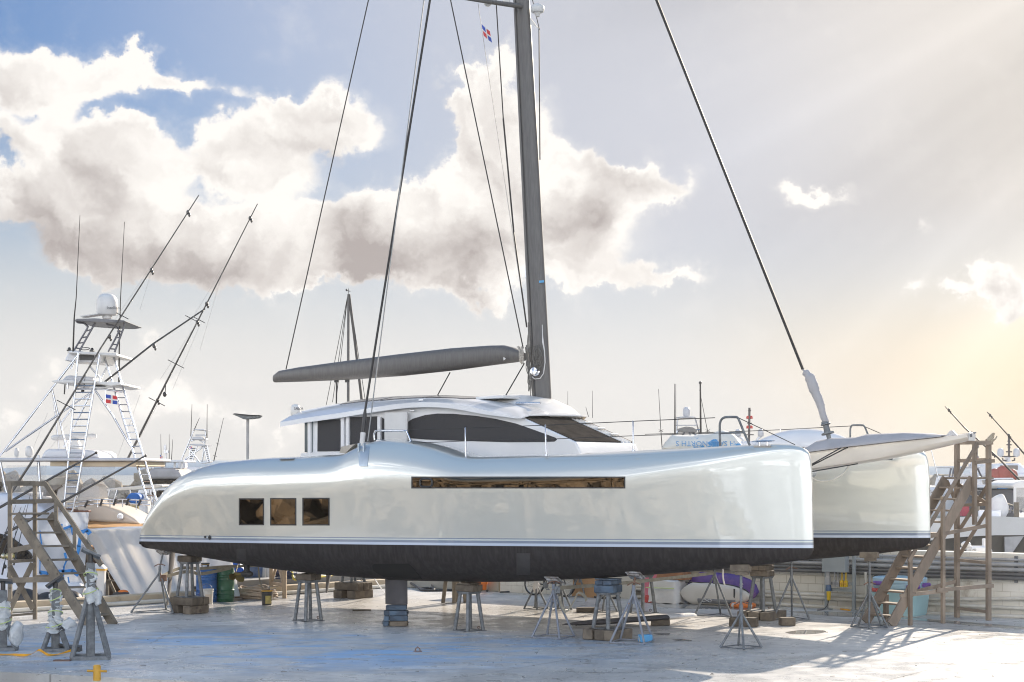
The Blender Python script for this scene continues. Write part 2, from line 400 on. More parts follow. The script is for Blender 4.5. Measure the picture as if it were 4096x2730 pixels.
sea = MB(); sea.grid([[V((x, y, -1.7)) for x in (-9000, -300, -60, 60, 300, 9000)] for y in (-9000, -300, -60, 60, 300, 9000)])
sea.build('sea_water', seam(), origin=(0, 0, -1.7), kind='structure')
# low hills past the bay, haze put into their pale blue colour
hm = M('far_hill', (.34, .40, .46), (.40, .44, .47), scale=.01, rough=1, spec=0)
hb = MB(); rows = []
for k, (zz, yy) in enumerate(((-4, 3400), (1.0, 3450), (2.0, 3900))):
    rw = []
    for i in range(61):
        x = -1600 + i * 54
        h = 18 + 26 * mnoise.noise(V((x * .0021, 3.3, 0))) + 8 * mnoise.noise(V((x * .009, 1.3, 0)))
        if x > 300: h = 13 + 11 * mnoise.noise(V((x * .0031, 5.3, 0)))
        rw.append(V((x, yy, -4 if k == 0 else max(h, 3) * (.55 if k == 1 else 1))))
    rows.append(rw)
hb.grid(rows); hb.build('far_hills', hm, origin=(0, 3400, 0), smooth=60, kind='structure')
# rock breakwater behind the boats and the revetment across the slip (seen mirrored in the windows)
rockm = M('rock', (.25, .215, .17), (.38, .335, .275), scale=.8, rough=.9, bump=.6, bscale=3, c3=(.10, .08, .06), s3=.7, lo3=.56, hi3=.66)
def rocks(name, a, b, n, zb, zt, dep, smin, smax, seed, side):
    rg = random.Random(seed); mb = MB(); a, b = V(a), V(b)
    for i in range(n):
        f = rg.random(); g = rg.random()
        p = a.lerp(b, f) + V(side) * dep * (1 - g) * rg.uniform(.8, 1.1); p.z = lerp(zb, zt, g) + rg.uniform(-.25, .2)
        s_ = rg.uniform(smin, smax)
        e = MB(); e.ell((0, 0, 0), (s_, s_ * rg.uniform(.6, .95), s_ * rg.uniform(.5, .8)), 8, 5)
        sx = rg.random() * 50
        for q in e.v:
            q += mnoise.noise_vector(q * (1.1 / s_) + V((sx, 0, 0))) * s_ * .45
        m = Euler((rg.uniform(-.6, .6), rg.uniform(-.6, .6), rg.uniform(0, 6.28))).to_matrix()
        mb.add([m @ q + p for q in e.v], e.f)
    mb.prism([(a.x - side[0] * .2, a.y - side[1] * .2, zb - 1), (b.x - side[0] * .2, b.y - side[1] * .2, zb - 1), (b.x, b.y, zt - .5), (a.x, a.y, zt - .5)], V(side) * -3)
    return mb.build(name, rockm, kind='structure', origin=(a + b) / 2)
rocks('breakwater_rocks', (-75, 165, 0), (70, 175, 0), 520, -1.6, 2.6, 8, 1.0, 2.1, 3, (0, -1, 0))
rocks('revetment_rocks', (-29, 2, 0), (-31, 62, 0), 900, -1.5, 4.9, 4, .30, .85, 4, (1, 0, 0))
if HAZE:
    hmat = bpy.data.materials.new('haze_air'); hmat.use_nodes = True; hmat.node_tree.nodes.clear(); ht = NT(hmat.node_tree)
    ho = ht.new('ShaderNodeOutputMaterial'); hv = ht.new('ShaderNodeVolumePrincipled'); hv.inputs['Color'].default_value = (.97, .97, .98, 1); hv.inputs['Density'].default_value = HAZE; hv.inputs['Anisotropy'].default_value = .45
    ht.l.new(hv.outputs[0], ho.inputs['Volume'])
    mb = MB(); mb.box((0, 90, 10.3), (520, 380, 26.6)); mb.build('haze', hmat, origin=(0, 90, 0), kind='stuff')
# puddles: sheets of standing water, reflected brightness put into the pale base colour
pm, pt, pbs = base_mat('puddle_water'); pbs.inputs['Base Color'].default_value = (.36, .35, .33, 1); pbs.inputs['Roughness'].default_value = .015; pbs.inputs['Specular IOR Level'].default_value = .5
def puddle(pts):
    c = [G(x, y) for x, y in pts]; ctr = sum(c, V((0, 0, 0))) / len(c); path = smooth_path(c + [c[0]], 6)[:-1]
    mb = MB(); mb.add([ctr + V((0, 0, .004))] + [p + V((0, 0, .004)) for p in path], [(0, i + 1, (i + 1) % len(path) + 1) for i in range(len(path))])
    mb.build('puddle', pm, kind='structure')
puddle([(2600, 2417), (2700, 2412), (2900, 2414), (3080, 2424), (3160, 2440), (3060, 2449), (2960, 2440), (2800, 2437), (2660, 2432)])
puddle([(3150, 2447), (3300, 2447), (3480, 2455), (3560, 2466), (3440, 2470), (3280, 2462)])
puddle([(3560, 2470), (3700, 2476), (3900, 2492), (4096, 2510), (4096, 2517), (3880, 2502), (3700, 2486)])
puddle([(3140, 2531), (3200, 2522), (3290, 2523), (3300, 2530), (3250, 2537), (3170, 2537)])
puddle([(2610, 2535), (2700, 2535), (2720, 2540), (2640, 2541)])
puddle([(2685, 2560), (2730, 2558), (2770, 2564), (2720, 2566)])
# ------------------------------------------------------------------ materials used by many things
WHITE = M('gelcoat_white', (.80, .80, .80), (.76, .76, .77), scale=1.5, rough=.22, coat=.5)
WHITE2 = M('paint_white', (.74, .73, .71), (.66, .65, .63), scale=2, rough=.35, coat=.2)
CREAM = M('gelcoat_cream', (.74, .68, .60), (.70, .64, .56), scale=1.5, rough=.3, coat=.3)
CARBON = M('carbon_spar', (.105, .10, .097), (.13, .125, .12), scale=30, rough=.42, stretch=(1, 1, .1), bump=.05)
STEEL = M('stainless_steel', (.72, .74, .78), (.62, .64, .68), scale=3, rough=.18, metal=1)
ALU = M('aluminium_tube', (.60, .62, .66), (.52, .54, .58), scale=3, rough=.25, metal=1)
GALV = M('galvanised_steel', (.20, .215, .225), (.125, .135, .145), scale=9, rough=.55, metal=.25, bump=.08, c3=(.16, .12, .10), s3=2.2, lo3=.66, hi3=.76)
PALEJ = M('pale_jack_paint', (.23, .25, .29), (.18, .20, .24), scale=6, rough=.5, c3=(.22, .14, .10), s3=7, lo3=.66, hi3=.70)
RUST = M('rusty_iron', (.14, .075, .05), (.22, .13, .09), scale=12, rough=.85, bump=.2)
BLACK = M('black_plastic', (.025, .025, .027), (.04, .04, .042), scale=5, rough=.4)
DARKG = M('dark_glass', (.012, .013, .015), (.016, .016, .018), scale=2, rough=.06, spec=.5)
SCREEN = M('window_cover_mesh', (.030, .030, .034), (.045, .044, .047), scale=60, rough=.75, bump=.1)
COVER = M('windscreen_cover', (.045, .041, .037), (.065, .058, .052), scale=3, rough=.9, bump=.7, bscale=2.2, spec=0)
WIRE = M('rigging_wire', (.018, .018, .019), (.03, .03, .03), scale=4, rough=.5, metal=.3)
ROPE = M('rope_tan', (.46, .40, .31), (.36, .31, .24), scale=40, rough=.9)
CLOTHW = M('cloth_white', (.78, .76, .73), (.70, .68, .66), scale=2, rough=.8, bump=.35, bscale=3)
CANVAS = M('canvas_grey', (.42, .41, .42), (.36, .35, .36), scale=2, rough=.85, bump=.5, bscale=4)
TIMBER = M('weathered_timber', (.19, .155, .115), (.115, .093, .07), scale=5, rough=.85, bump=.45, bscale=14, stretch=(1, 1, 1), c3=(.07, .055, .045), s3=3.5, lo3=.6, hi3=.72, var=.35)
TIMBERB = M('blue_stained_timber', (.06, .085, .12), (.10, .15, .21), scale=4, rough=.85, bump=.45, bscale=14, c3=(.19, .15, .11), s3=3, lo3=.6, hi3=.68, var=.3)
STAIRW = M('stair_timber', (.33, .26, .20), (.225, .18, .14), scale=3, rough=.8, bump=.35, bscale=20, stretch=(1, 1, .5), c3=(.10, .075, .055), s3=9, lo3=.66, hi3=.72, var=.2)
STAIRO = M('old_stair_timber', (.215, .185, .145), (.14, .122, .098), scale=3, rough=.85, bump=.4, bscale=18, c3=(.06, .05, .04), s3=8, lo3=.64, hi3=.70, var=.2)
STRAPM = M('webbing_strap', (.30, .275, .215), (.24, .215, .165), scale=8, rough=.9, bump=.2)
YELLOW = M('yellow_paint', (.72, .40, .045), (.62, .33, .03), scale=6, rough=.5)
REDM = M('red_paint', (.55, .05, .04), (.5, .06, .05), scale=4, rough=.5)
BLUEF = M('flag_blue', (.04, .09, .42), (.05, .10, .45), scale=4, rough=.8)
REDF = M('flag_red', (.62, .05, .06), (.66, .07, .07), scale=4, rough=.8)
TEXTD = M('lettering_dark', (.05, .05, .055), None, rough=.6)
TEXTB = M('lettering_blue', (.10, .30, .58), None, rough=.7)

# ------------------------------------------------------------------ catamaran: frame x forward, y to port (away), z up from the waterline
BO = V((5.69, 32.9, 1.964)); BEAM = 6.15
BROT = (Matrix.Rotation(R(-34), 3, 'Z') @ Matrix.Rotation(-.0138, 3, 'Y')); BINV = BROT.inverted()
def BL(px, py, **k):
    """survey pixel -> boat coordinates on the plane x=, y= or z="""
    o = BINV @ (V((0, 0, CAMZ)) - BO); d = BINV @ V(((px - CX) / FPX, 1, -(py - HY) / FPX))
    (ax, val), = k.items(); i = 'xyz'.index(ax); return o + d * ((val - o[i]) / d[i])
def B2W(p): return BROT @ V(p) + BO
HW = [(-17.85, .62), (-16, .80), (-13, .93), (-10, .95), (-8, .90), (-6, .79), (-4, .61), (-2, .38), (-1, .23), (-.5, .145), (-.3, .11), (-.15, .075), (-.05, .045), (0, .025)]
TOP = sorted((p.x, p.z) for p in (BL(x, y, y=-.55 if x < 2900 else -.15 if x < 3100 else .0) for x, y in
      [(572, 2158), (573, 2133), (577, 2097), (587, 2054), (605, 2011), (634, 1968), (670, 1928), (721, 1895), (778, 1870), (865, 1849), (991, 1838), (1050, 1834), (1203, 1828), (1366, 1819),
       (1417, 1790), (1460, 1770), (1499, 1763), (1560, 1763), (1647, 1774), (1740, 1797), (1835, 1827), (1900, 1829), (1968, 1827), (2182, 1823), (2354, 1813), (2536, 1804), (2773, 1791), (2884, 1784), (3011, 1780), (3105, 1778), (3160, 1780), (3192, 1785), (3214, 1793), (3231, 1806), (3241, 1820), (3247, 1837)]))
TOP = [(x, z) for x, z in TOP if x < -.02] + [(0, 1.25)]
KEEL = sorted((p.x, p.z) for p in (BL(x, y, y=0) for x, y in
      [(572, 2158), (577, 2175), (598, 2188), (649, 2200), (721, 2214), (793, 2227), (865, 2238), (1000, 2263), (1159, 2285), (1318, 2302), (1476, 2314), (1688, 2325), (1900, 2329), (2100, 2328), (2212, 2322), (2423, 2312), (2635, 2298), (2847, 2281), (3006, 2267), (3100, 2256), (3182, 2246), (3222, 2237), (3240, 2226), (3250, 2210)]))
KEEL = [(x, z) for x, z in KEEL if x < 0] + [(0, -.06)]
X0 = TOP[0][0]
def hull_dims(x):
    hw = interp(HW, x); zs = interp(TOP, x); zk = interp(KEEL, x); hl = hw * .90
    z0 = zs if x < -15.2 or x > -8.0 else lerp(interp(TOP, -15.2), interp(TOP, -8.0), (x + 15.2) / 7.2)
    rt = min(.54, hw * .92, max((zs - zk) * .42, .01)); rv = rt + max(zs - z0, 0) * .92; zb = min(.0, zs - rv - .02); zb = max(zb, zk + .01)
    return hw, hl, zs, zk, rt, zb, rv
def hull_y(x, z):
    hw, hl, zs, zk, rt, zb, rv = hull_dims(x)
    if z >= zs - rv:
        s = min((z - (zs - rv)) / rv, 1); return hw - rt + rt * math.sqrt(max(1 - s * s, 0))
    if z >= zb: return hl + (hw - hl) * (z - zb) / max(zs - rv - zb, .01)
    s = min((zb - z) / max(zb - zk, .01), 1); return hl * (1 - s ** 2.3) ** .62
def hull_hit(px, py, e=0.0):
    y = -.8
    for _ in range(9):
        p = BL(px, py, y=y); y = -hull_y(p.x, p.z) - e
    return BL(px, py, y=y)
def section(x):
    hw, hl, zs, zk, rt, zb, rv = hull_dims(x); h = []
    h.append((0, zs + .03 * min(hw, 1)))
    h.append(((hw - rt) * .5, zs + .022 * min(hw, 1)))
    for i in range(8):
        a = math.pi / 2 * (1 - i / 7); h.append((hw - rt + rt * math.cos(a), zs - rv + rv * math.sin(a)))
    for i in range(1, 7): h.append((lerp(hw, hl, i / 6), lerp(zs - rv, zb, i / 6)))
    for i in range(1, 9):
        s = math.sin(math.pi / 2 * i / 8); h.append((hl * (1 - min(s, 1) ** 2.3) ** .62, lerp(zb, zk, s)))
    right = [V((x, -y, z)) for y, z in h]; left = [V((x, y, z)) for y, z in h[-2:0:-1]]
    return right + left
XS = sorted(set([X0, X0 + .02, X0 + .05, X0 + .1, X0 + .18, X0 + .3, X0 + .45, X0 + .65, X0 + .9, X0 + 1.2, X0 + 1.6, X0 + 2.0] + [X0 + 2.4 + .3 * i for i in range(51) if X0 + 2.4 + .3 * i < -.7] + [-.7, -.55, -.42, -.32, -.24, -.17, -.11, -.06, -.025, 0]))
def hullmat():
    m, t, bs = base_mat('hull_paint'); tc = t.new('ShaderNodeTexCoord'); o = tc.outputs['Object']
    sx = t.new('ShaderNodeSeparateXYZ'); t.l.new(o, sx.inputs[0]); z = sx.outputs[2]
    nz = t.noise(o, 3.0, 5); nzs = t.noise(t.vec('MULTIPLY', o, (9, 9, .8)), 1.5, 5); nl = t.noise(o, .8, 4)
    anti = t.mix(t.mapr(nzs.outputs[0], .35, .7), (.026, .023, .023), (.042, .037, .037))
    anti = t.mix(t.mapr(nz.outputs[0], .58, .75, 0, .35), anti, (.07, .066, .066))
    paint = (.70, .71, .66)
    def step(zz): return t.mapr(z, zz - .002, zz + .002, 0, 1, False)
    cc = t.mix(step(.0), anti, (.56, .62, .72))
    cc = t.mix(step(.054), cc, (.235, .275, .345)); cc = t.mix(step(.107), cc, (.62, .66, .62)); cc = t.mix(step(.135), cc, (.235, .275, .345)); cc = t.mix(step(.156), cc, paint)
    t.l.new(cc, bs.inputs['Base Color'])
    up = step(0)
    t.l.new(t.math('MULTIPLY', step(.156), .55), bs.inputs['Metallic'])
    t.l.new(t.mapr(up, 0, 1, .62, .31, False), bs.inputs['Roughness'])
    t.l.new(t.math('MULTIPLY', up, .85), bs.inputs['Coat Weight']); bs.inputs['Coat Roughness'].default_value = .02; bs.inputs['Coat IOR'].default_value = 1.85
    t.l.new(t.mapr(up, 0, 1, .15, .5, False), bs.inputs['Specular IOR Level'])
    b = t.new('ShaderNodeBump'); b.inputs['Strength'].default_value = .16; b.inputs['Distance'].default_value = .02
    nl2 = t.noise(t.vec('MULTIPLY', o, (.35, 1, 1.6)), 1.1, 3, .5); t.l.new(t.math('ADD', nl.outputs[0], t.math('MULTIPLY', nl2.outputs[0], 1.5)), b.inputs['Height']); t.l.new(b.outputs[0], bs.inputs['Coat Normal'])
    b2 = t.new('ShaderNodeBump'); b2.inputs['Strength'].default_value = .10; b2.inputs['Distance'].default_value = .03; t.l.new(nl2.outputs[0], b2.inputs['Height']); t.l.new(b2.outputs[0], bs.inputs['Normal'])
    return m
HULL = hullmat()
cat = thing('catamaran', BO, 'big silver grey sailing catamaran with dark antifouled bottom, hauled out on stands', 'catamaran', local=True)
cat.rotation_euler = BROT.to_euler()
hm_ = MB(); hm_.loft([section(x) for x in XS])
hull1 = hm_.build('hull', HULL, cat, smooth=50)
hull2 = hull1.copy(); col.objects.link(hull2); hull2.location = (0, BEAM, 0); hull2['label'] = 'far hull of the catamaran'; hull1['label'] = 'near hull of the catamaran'
ORG[hull1.name] = V((0, 0, 0))
def hull_panel(name, mat, x0, y0, x1, y1, e, parent, nx=14, ny=4, inset=0.0, rnd=.0):
    rows = []
    for j in range(ny + 1):
        rw = []
        for i in range(nx + 1):
            rw.append(hull_hit(lerp(x0 + inset, x1 - inset, i / nx), lerp(y0 + inset, y1 - inset, j / ny), e))
        rows.append(rw)
    mb = MB(); mb.slab(rows, (0, .02, 0)); return mb.build(name, mat, parent, smooth=40)
BRONZE = M('bronze_mirror_glass', (.15, .118, .085), None, rough=.015, metal=1.0)
def hull_window(x0, y0, x1, y1, **k):
    f = hull_panel('hull_window', BLACK, x0, y0, x1, y1, .005, hull1, **k)
    hull_panel('pane', BRONZE, x0, y0, x1, y1, .008, f, inset=5, **k); return f
lw = hull_window(1645, 1907, 2501, 1955, nx=30)
hull_window(955, 1994, 1056, 2102, nx=5); hull_window(1080, 1993, 1185, 2103, nx=5); hull_window(1209, 1992, 1318, 2103, nx=5)
pl = MB(); ring = []
for i in range(24):
    a = 2 * math.pi * i / 24; ca, sa = math.cos(a), math.sin(a)
    ring.append(hull_hit(1704 + 24 * math.copysign(abs(ca) ** .6, ca), 1932 + 16 * math.copysign(abs(sa) ** .6, sa), .02))
pl.tube(ring, .022, 6, close=True); pl.build('porthole_rim', BLACK, lw, smooth=60)
for px, py, r_ in ((822, 2149, .028), (840, 2151, .045)):
    c = hull_hit(px, py, .0); mb = MB(); mb.lathe([(r_ * .6, .0), (r_, .002), (r_ * 1.15, .012), (r_ * .8, .02), (r_ * .75, .008), (.001, .006)], (0, 0, 0), 14, facing((0, 0, 0), (0, -1, 0)).to_3x3()); mb.v = [p + c for p in mb.v]
    mb.build('through_hull', BLACK, hull1, smooth=50)
rows = []
for j in range(9):
    f = j / 8; py = lerp(2256, 2324, f); xl = lerp(1487, 1500, f) if f < .5 else lerp(1490, 1560, (f - .4) / .6); xr = lerp(1638, 1694, f)
    if j == 0: xl, xr = 1497, 1632
    rows.append([hull_hit(lerp(xl, xr, i / 10), py, .004) for i in range(11)])
mb = MB(); mb.slab(rows, (0, .01, .004)); mb.build('bare_patch', M('bare_bottom', (.006, .006, .006), None, rough=.9), hull1, smooth=60)
PATCH = M('scuffed_antifoul', (.046, .042, .042), (.034, .030, .030), scale=4, rough=.75)
hull_panel('scuffed_patch', PATCH, 2066, 2214, 2120, 2300, .003, hull1, nx=4, ny=8); hull_panel('scuffed_patch', PATCH, 946, 2196, 985, 2246, .003, hull1, nx=4, ny=8)
# chainplate bracket of the shroud, on the shoulder
rows = [[hull_hit(x, y, .012) for x in (1428 + f * 3, 1440 + f * 2, 1460, 1478 - f * 3)] for f, y in ((0, 1788), (1, 1812), (2, 1838), (3, 1866))]
mb = MB(); mb.slab(rows, (0, .02, .01))
for px in (1440, 1460):
    p = hull_hit(px, 1796, .0); mb.box(p + V((0, -.03, .02)), (.03, .08, .2))
mb.build('chainplate', M('chainplate_alloy', (.50, .57, .63), None, rough=.3, metal=.6), hull1, bevel=.006)
# daggerboard tip, rudders, sail drive
mb = MB()
T0, T1, T2, T3 = [BL(x, y, y=0) for x, y in ((1540, 2300), (1629, 2300), (1630, 2419), (1541, 2417))]
prof = [(0, 0), (.08, .07), (.25, .10), (.5, .095), (.8, .04), (1, .004), (.8, -.04), (.5, -.095), (.25, -.10), (.08, -.07)]
mb.loft([[V((lerp(b.x, a.x, f), g, lerp(b.z, a.z, f))) for f, g in prof] for a, b in ((T3, T2), (T0 + V((0, 0, .05)), T1 + V((0, 0, .05))))])
ANTIG = M('grey_antifoul', (.060, .057, .062), (.075, .072, .076), scale=3, rough=.7)
mb.build('daggerboard', ANTIG, cat, smooth=40)
def rudder(pxs, y0, hullpart):
    mb = MB(); (x0, ya, w0), (x1, yb, w1) = pxs; a = BL(x0, ya, y=y0); b = BL(x1, yb, y=y0); lat = BINV @ V((1, 0, 0)); fw = BINV @ V((0, 1, 0))
    m = 43.5 / FPX; rings = []
    for p, ww in ((a, w0), (b, w1)):
        rings.append([p + lat * f * ww * m + fw * g * (.30 if ww == w0 else .16) for f, g in ((.5, 0), (.35, .5), (.05, 1), (-.05, 1), (-.35, .5), (-.5, 0), (-.4, -.6), (0, -.9), (.4, -.6))])
    mb.loft(rings); mb.build('rudder', ANTIG, hullpart, smooth=50)
rudder(((692, 2195, 19), (671, 2421, 6)), .35, hull1)
ORG[hull2.name] = V((0, BEAM, 0))
rudder(((1315, 2296, 22), (1307, 2371, 9)), BEAM, hull2)
sdm = M('saildrive_black', (.03, .029, .03), None, rough=.6)
mb = MB(); a = BL(987, 2255, y=0); b = BL(987, 2297, y=0); mb.tube([a, (a + b) / 2, b + V((0, 0, .05))], [.075, .07, .085], 10); mb.ell(b, (.20, .085, .085), 12, 8)
sdv = mb.build('saildrive', sdm, hull1, smooth=60)
mb = MB(); h = BL(958, 2299, y=0); e = BL(940, 2298, y=0)
mb.tube([b, h, e, e + V((-.05, 0, 0))], [.06, .055, .05, .02], 10)
for k in range(3):
    a_ = R(80 + 120 * k); dv = V((.25, math.cos(a_), math.sin(a_))).normalized(); tv = V((.6, -math.sin(a_) * .8, math.cos(a_) * .8)).normalized()
    mb.slab([[e + dv * r_ - tv * w_ for r_, w_ in ((.03, .03), (.12, .085), (.22, .08), (.28, .02))], [e + dv * r_ + tv * w_ for r_, w_ in ((.03, .03), (.12, .085), (.22, .08), (.28, .02))]], (.01, 0, 0))
mb.build('propeller', M('bronze', (.20, .15, .05), (.15, .12, .04), rough=.45, metal=.7), sdv, smooth=40)
# bridge deck between the hulls
mb = MB(); mb.box((-10.9, BEAM / 2, 1.25), (10.2, BEAM - 1.0, .75)); mb.box((-15.6, BEAM / 2, 1.45), (1.2, BEAM - 1.0, .3)); mb.build('bridge_deck', WHITE, cat, bevel=.15, seg=3)
# deckhouse ----------------------------------------------------------------------------------------
EDGE = sorted((p.x, p.z) for p in (BL(x, y, y=.55) for x, y in [(1139, 1681), (1244, 1663), (1356, 1648), (1509, 1622), (1600, 1609), (1677, 1602), (1750, 1601), (1815, 1606), (1890, 1617), (1968, 1637), (2030, 1650), (2085, 1662)]))
CROWN = sorted((p.x, p.z) for p in (BL(x, y, y=BEAM / 2) for x, y in [(1170, 1667), (1218, 1659), (1305, 1643), (1392, 1625), (1509, 1603), (1616, 1591), (1749, 1586), (1840, 1586), (1942, 1591), (2030, 1597), (2096, 1604), (2210, 1625), (2265, 1634), (2331, 1664)]))
XF = -6.95
ym = BEAM / 2
def roof_z(x, y):
    ze, zc = interp(EDGE, x), max(interp(CROWN, x), interp(EDGE, x) + .02); s = min(abs(y - ym) / (ym - .5), 1); return zc + (ze - zc) * s ** 2.4
def wall_top(x):
    if x <= XF: return interp(EDGE, x) - .05
    if x <= -5.62: return lerp(interp(EDGE, XF) - .05, BL(2320, 1769, y=.6).z, (x - XF) / (-5.62 - XF))
    return lerp(BL(2320, 1769, y=.6).z, 1.50, min((x + 5.62) / .32, 1))
zdk = 1.45
def front_set(x, y): return .70 * max(0, y - 3.1) * min(max((x + 9.0) / 2.2, 0), 1)
mb = MB(); xs = [-13.05 + .3 * i for i in range(20)] + [XF, -6.6, -6.2, -5.9, -5.62, -5.3]
xs = sorted(x for x in set(xs) if x <= XF or x in (-6.6, -6.2, -5.9, -5.62, -5.3))
poly = [V((x, .6, wall_top(x))) for x in xs] + [V((-5.3, .6, zdk)), V((-13.05, .6, zdk))]
mb.prism(poly, (0, 2.5, 0))
far = MB(); far.prism([p + V((0, 2.5, 0)) for p in poly], (0, BEAM - 3.7, 0)); far.v = [V((p.x - front_set(p.x, p.y), p.y, p.z)) for p in far.v]; mb.add(far.v, far.f)
house = mb.build('deckhouse', WHITE, cat, bevel=.05, seg=3)
rows = []; xa = EDGE[0][0]; xr = [xa - .03, xa + .05] + [x for x in [-14 + .35 * i for i in range(21)] if xa + .1 < x < XF] + [XF + .08]
for x in xr:
    rw = []
    for i in range(17):
        y = lerp(.42, BEAM - .42, i / 16); rw.append(V((x - front_set(x, y), y, roof_z(x, y) + (-.05 if i in (0, 16) else 0))))
    rows.append(rw)
mb = MB(); mb.slab(rows, [[V((0, 0, -(.025 + .085 * min(1, max(XF - x, 0) / 1.1)))) for _ in rw] for x, rw in zip(xr, rows)]); roof = mb.build('roof', WHITE, cat, smooth=50)
# near-side glazing
def side_plate(name, mat, pts, parent, e, th=.02, y=.6):
    mb = MB(); q = [BL(px, py, y=y - e) for px, py in pts]; mb.prism(q, (0, th, 0)); return mb.build(name, mat, parent, bevel=.004)
lens = [(1629, 1690), (1650, 1676), (1700, 1661), (1749, 1655), (1812, 1656), (1901, 1664), (1980, 1676), (2063, 1695), (2140, 1722), (2200, 1744), (2222, 1752), (2227, 1759), (2218, 1767), (2180, 1769), (2034, 1770), (1800, 1763), (1700, 1759), (1629, 1753)]
side_plate('side_window', SCREEN, lens, house, .012)
for pts, mt in (([(1218, 1683), (1246, 1681), (1250, 1690), (1250, 1809), (1218, 1810)], M('sea_green_glass', (.10, .13, .14), None, rough=.08)), ([(1270, 1684), (1278, 1678), (1358, 1678), (1361, 1684), (1361, 1806), (1269, 1807)], SCREEN),
                ([(1396, 1670), (1508, 1666), (1509, 1674), (1509, 1805), (1396, 1812)], SCREEN), ([(1528, 1672), (1536, 1676), (1536, 1766), (1528, 1766)], SCREEN)):
    side_plate('side_window', mt, pts, house, .012)
for px in (1239, 1372, 1392, 1518):      # pillars of the cockpit shelter
    mb = MB(); a = BL(px, 1668, y=.56); b = BL(px, 1815, y=.56); mb.beam(a, b, .09, .07, up=(0, 1, 0)); mb.build('pillar', WHITE, house, bevel=.015)
side_plate('locker_panel', WHITE2, [(1538, 1651), (1627, 1650), (1628, 1768), (1538, 1768)], house, .14, .05)
side_plate('coaming', WHITE, [(1200, 1828), (1204, 1814), (1368, 1810), (1440, 1772), (1448, 1768), (1448, 1830)], house, .35, .3)
for px, py in ((1413, 1644), (1571, 1632), (1649, 1644), (1684, 1601)):
    p = BL(px, py, y=.55); mb = MB(); mb.box(p, (.12, .03, .03)); mb.build('deck_fitting', STEEL, house, bevel=.006)
# front windscreens lie on the sloped front
zt0, zt1 = wall_top(XF), wall_top(-5.62)
def screen(y0, y1, mat, nm='windscreen', e=.02):
    nrm = V((zt0 - zt1, 0, -5.62 - XF)).normalized(); mb = MB(); rows = []
    for f in (-.02, .35, .65, .97):
        rows.append([V((lerp(XF, -5.62, f) - front_set(lerp(XF, -5.62, f), lerp(y0, y1, g)), lerp(y0, y1, g), lerp(zt0, zt1, f))) + nrm * e for g in (0, .2, .4, .6, .8, 1)])
    mb.slab(rows, nrm * -.03); return mb.build(nm, mat, house, smooth=40)
screen(.66, 2.55, COVER); screen(3.02, 5.2, M('sunlit_cover', (.20, .17, .13), (.25, .21, .16), scale=3, rough=.9, bump=.7, bscale=2.2, spec=0), e=.03)  # far cover is a lighter copy, sunlight painted into its tan
for y in (2.62, 2.78, 2.94): screen(y, y + .02, WHITE2, 'mullion', .03)
for f in (.2, .45, .7):
    mb = MB(); c = V((lerp(XF, -5.62, f), 2.78, lerp(zt0, zt1, f) + .05)); mb.box(c, (.12, .3, .03)); mb.build('step', WHITE2, house, bevel=.008)
# solar panels and hatch on the roof
SOLAR = M('solar_cells', (.015, .017, .025), (.022, .024, .034), scale=30, rough=.15)
for x0, x1, y0, y1 in ((-12.6, -11.4, 1.3, 4.8), (-11.3, -10.1, 1.2, 4.9), (-10.0, -8.9, 1.2, 4.9)):
    mb = MB(); mb.slab([[V((lerp(x0, x1, i / 4), lerp(y0, y1, j / 8), roof_z(lerp(x0, x1, i / 4), lerp(y0, y1, j / 8)) + .014)) for j in range(9)] for i in range(5)], (0, 0, -.02)); mb.build('solar_panel', SOLAR, roof, smooth=40)
mb = MB(); p = BL(1962, 1598, y=1.6); z = roof_z(p.x, 1.6); mb.box((p.x, 1.9, z + .06), (.75, .7, .05)); mb.build('roof_hatch', WHITE2, roof, bevel=.015)
mb = MB(); p = BL(2117, 1600, y=1.8); mb.tube([V((p.x - .35, 1.8, roof_z(p.x, 1.8) + .09)), V((p.x + .3, 1.8, roof_z(p.x, 1.8) + .07))], .025, 8); mb.build('handrail', STEEL, roof, smooth=60)
# mast step fairing
mb = MB(); rows = []
for x, hh in ((-9.3, .0), (-8.9, .10), (-8.4, .16), (-7.8, .16), (-7.35, .08), (XF - .1, .005)):
    rows.append([V((x - front_set(x, y), y, roof_z(min(x, XF), y) + hh * max(0, 1 - abs((y - ym) / 1.15) ** 4))) for y in [ym - 1.25 + .25 * i for i in range(11)]])
mb.slab(rows, (0, 0, -.08)); mb.build('mast_fairing', WHITE2, roof, smooth=50)
# satellite dome at the aft roof tip
def dome(name, c, r_, h, parent, mat=WHITE2, neck=True, n=18, **tags):
    mb = MB(); c = V(c); pr = []
    if neck: pr += [(r_ * .45, -h * .62), (r_ * .45, -h * .5)]
    pr += [(r_ * .86, -h * .48), (r_ * .97, -h * .40), (r_, -h * .1), (r_ * .98, h * .1), (r_ * .9, h * .27), (r_ * .72, h * .40), (r_ * .45, h * .475), (.001, h * .5)]
    mb.lathe(pr, c, n); return mb.build(name, mat, parent, smooth=50, **tags)
p = BL(1182, 1640, y=1.4); m_ = (B2W(p)).y / FPX
dm = dome('satellite_dome', p, 20 * m_, 44 * m_, roof)
tb = (BINV @ (V((0, 0, CAMZ)) - BO) - p); tb.z = 0; tb.normalize()
text_part('SAILOR', .085, TEXTD, dm, facing(p + (Matrix.Rotation(R(38), 3, 'Z') @ tb) * 20 * m_ * 1.02 + V((0, 0, .02)), Matrix.Rotation(R(38), 3, 'Z') @ tb))
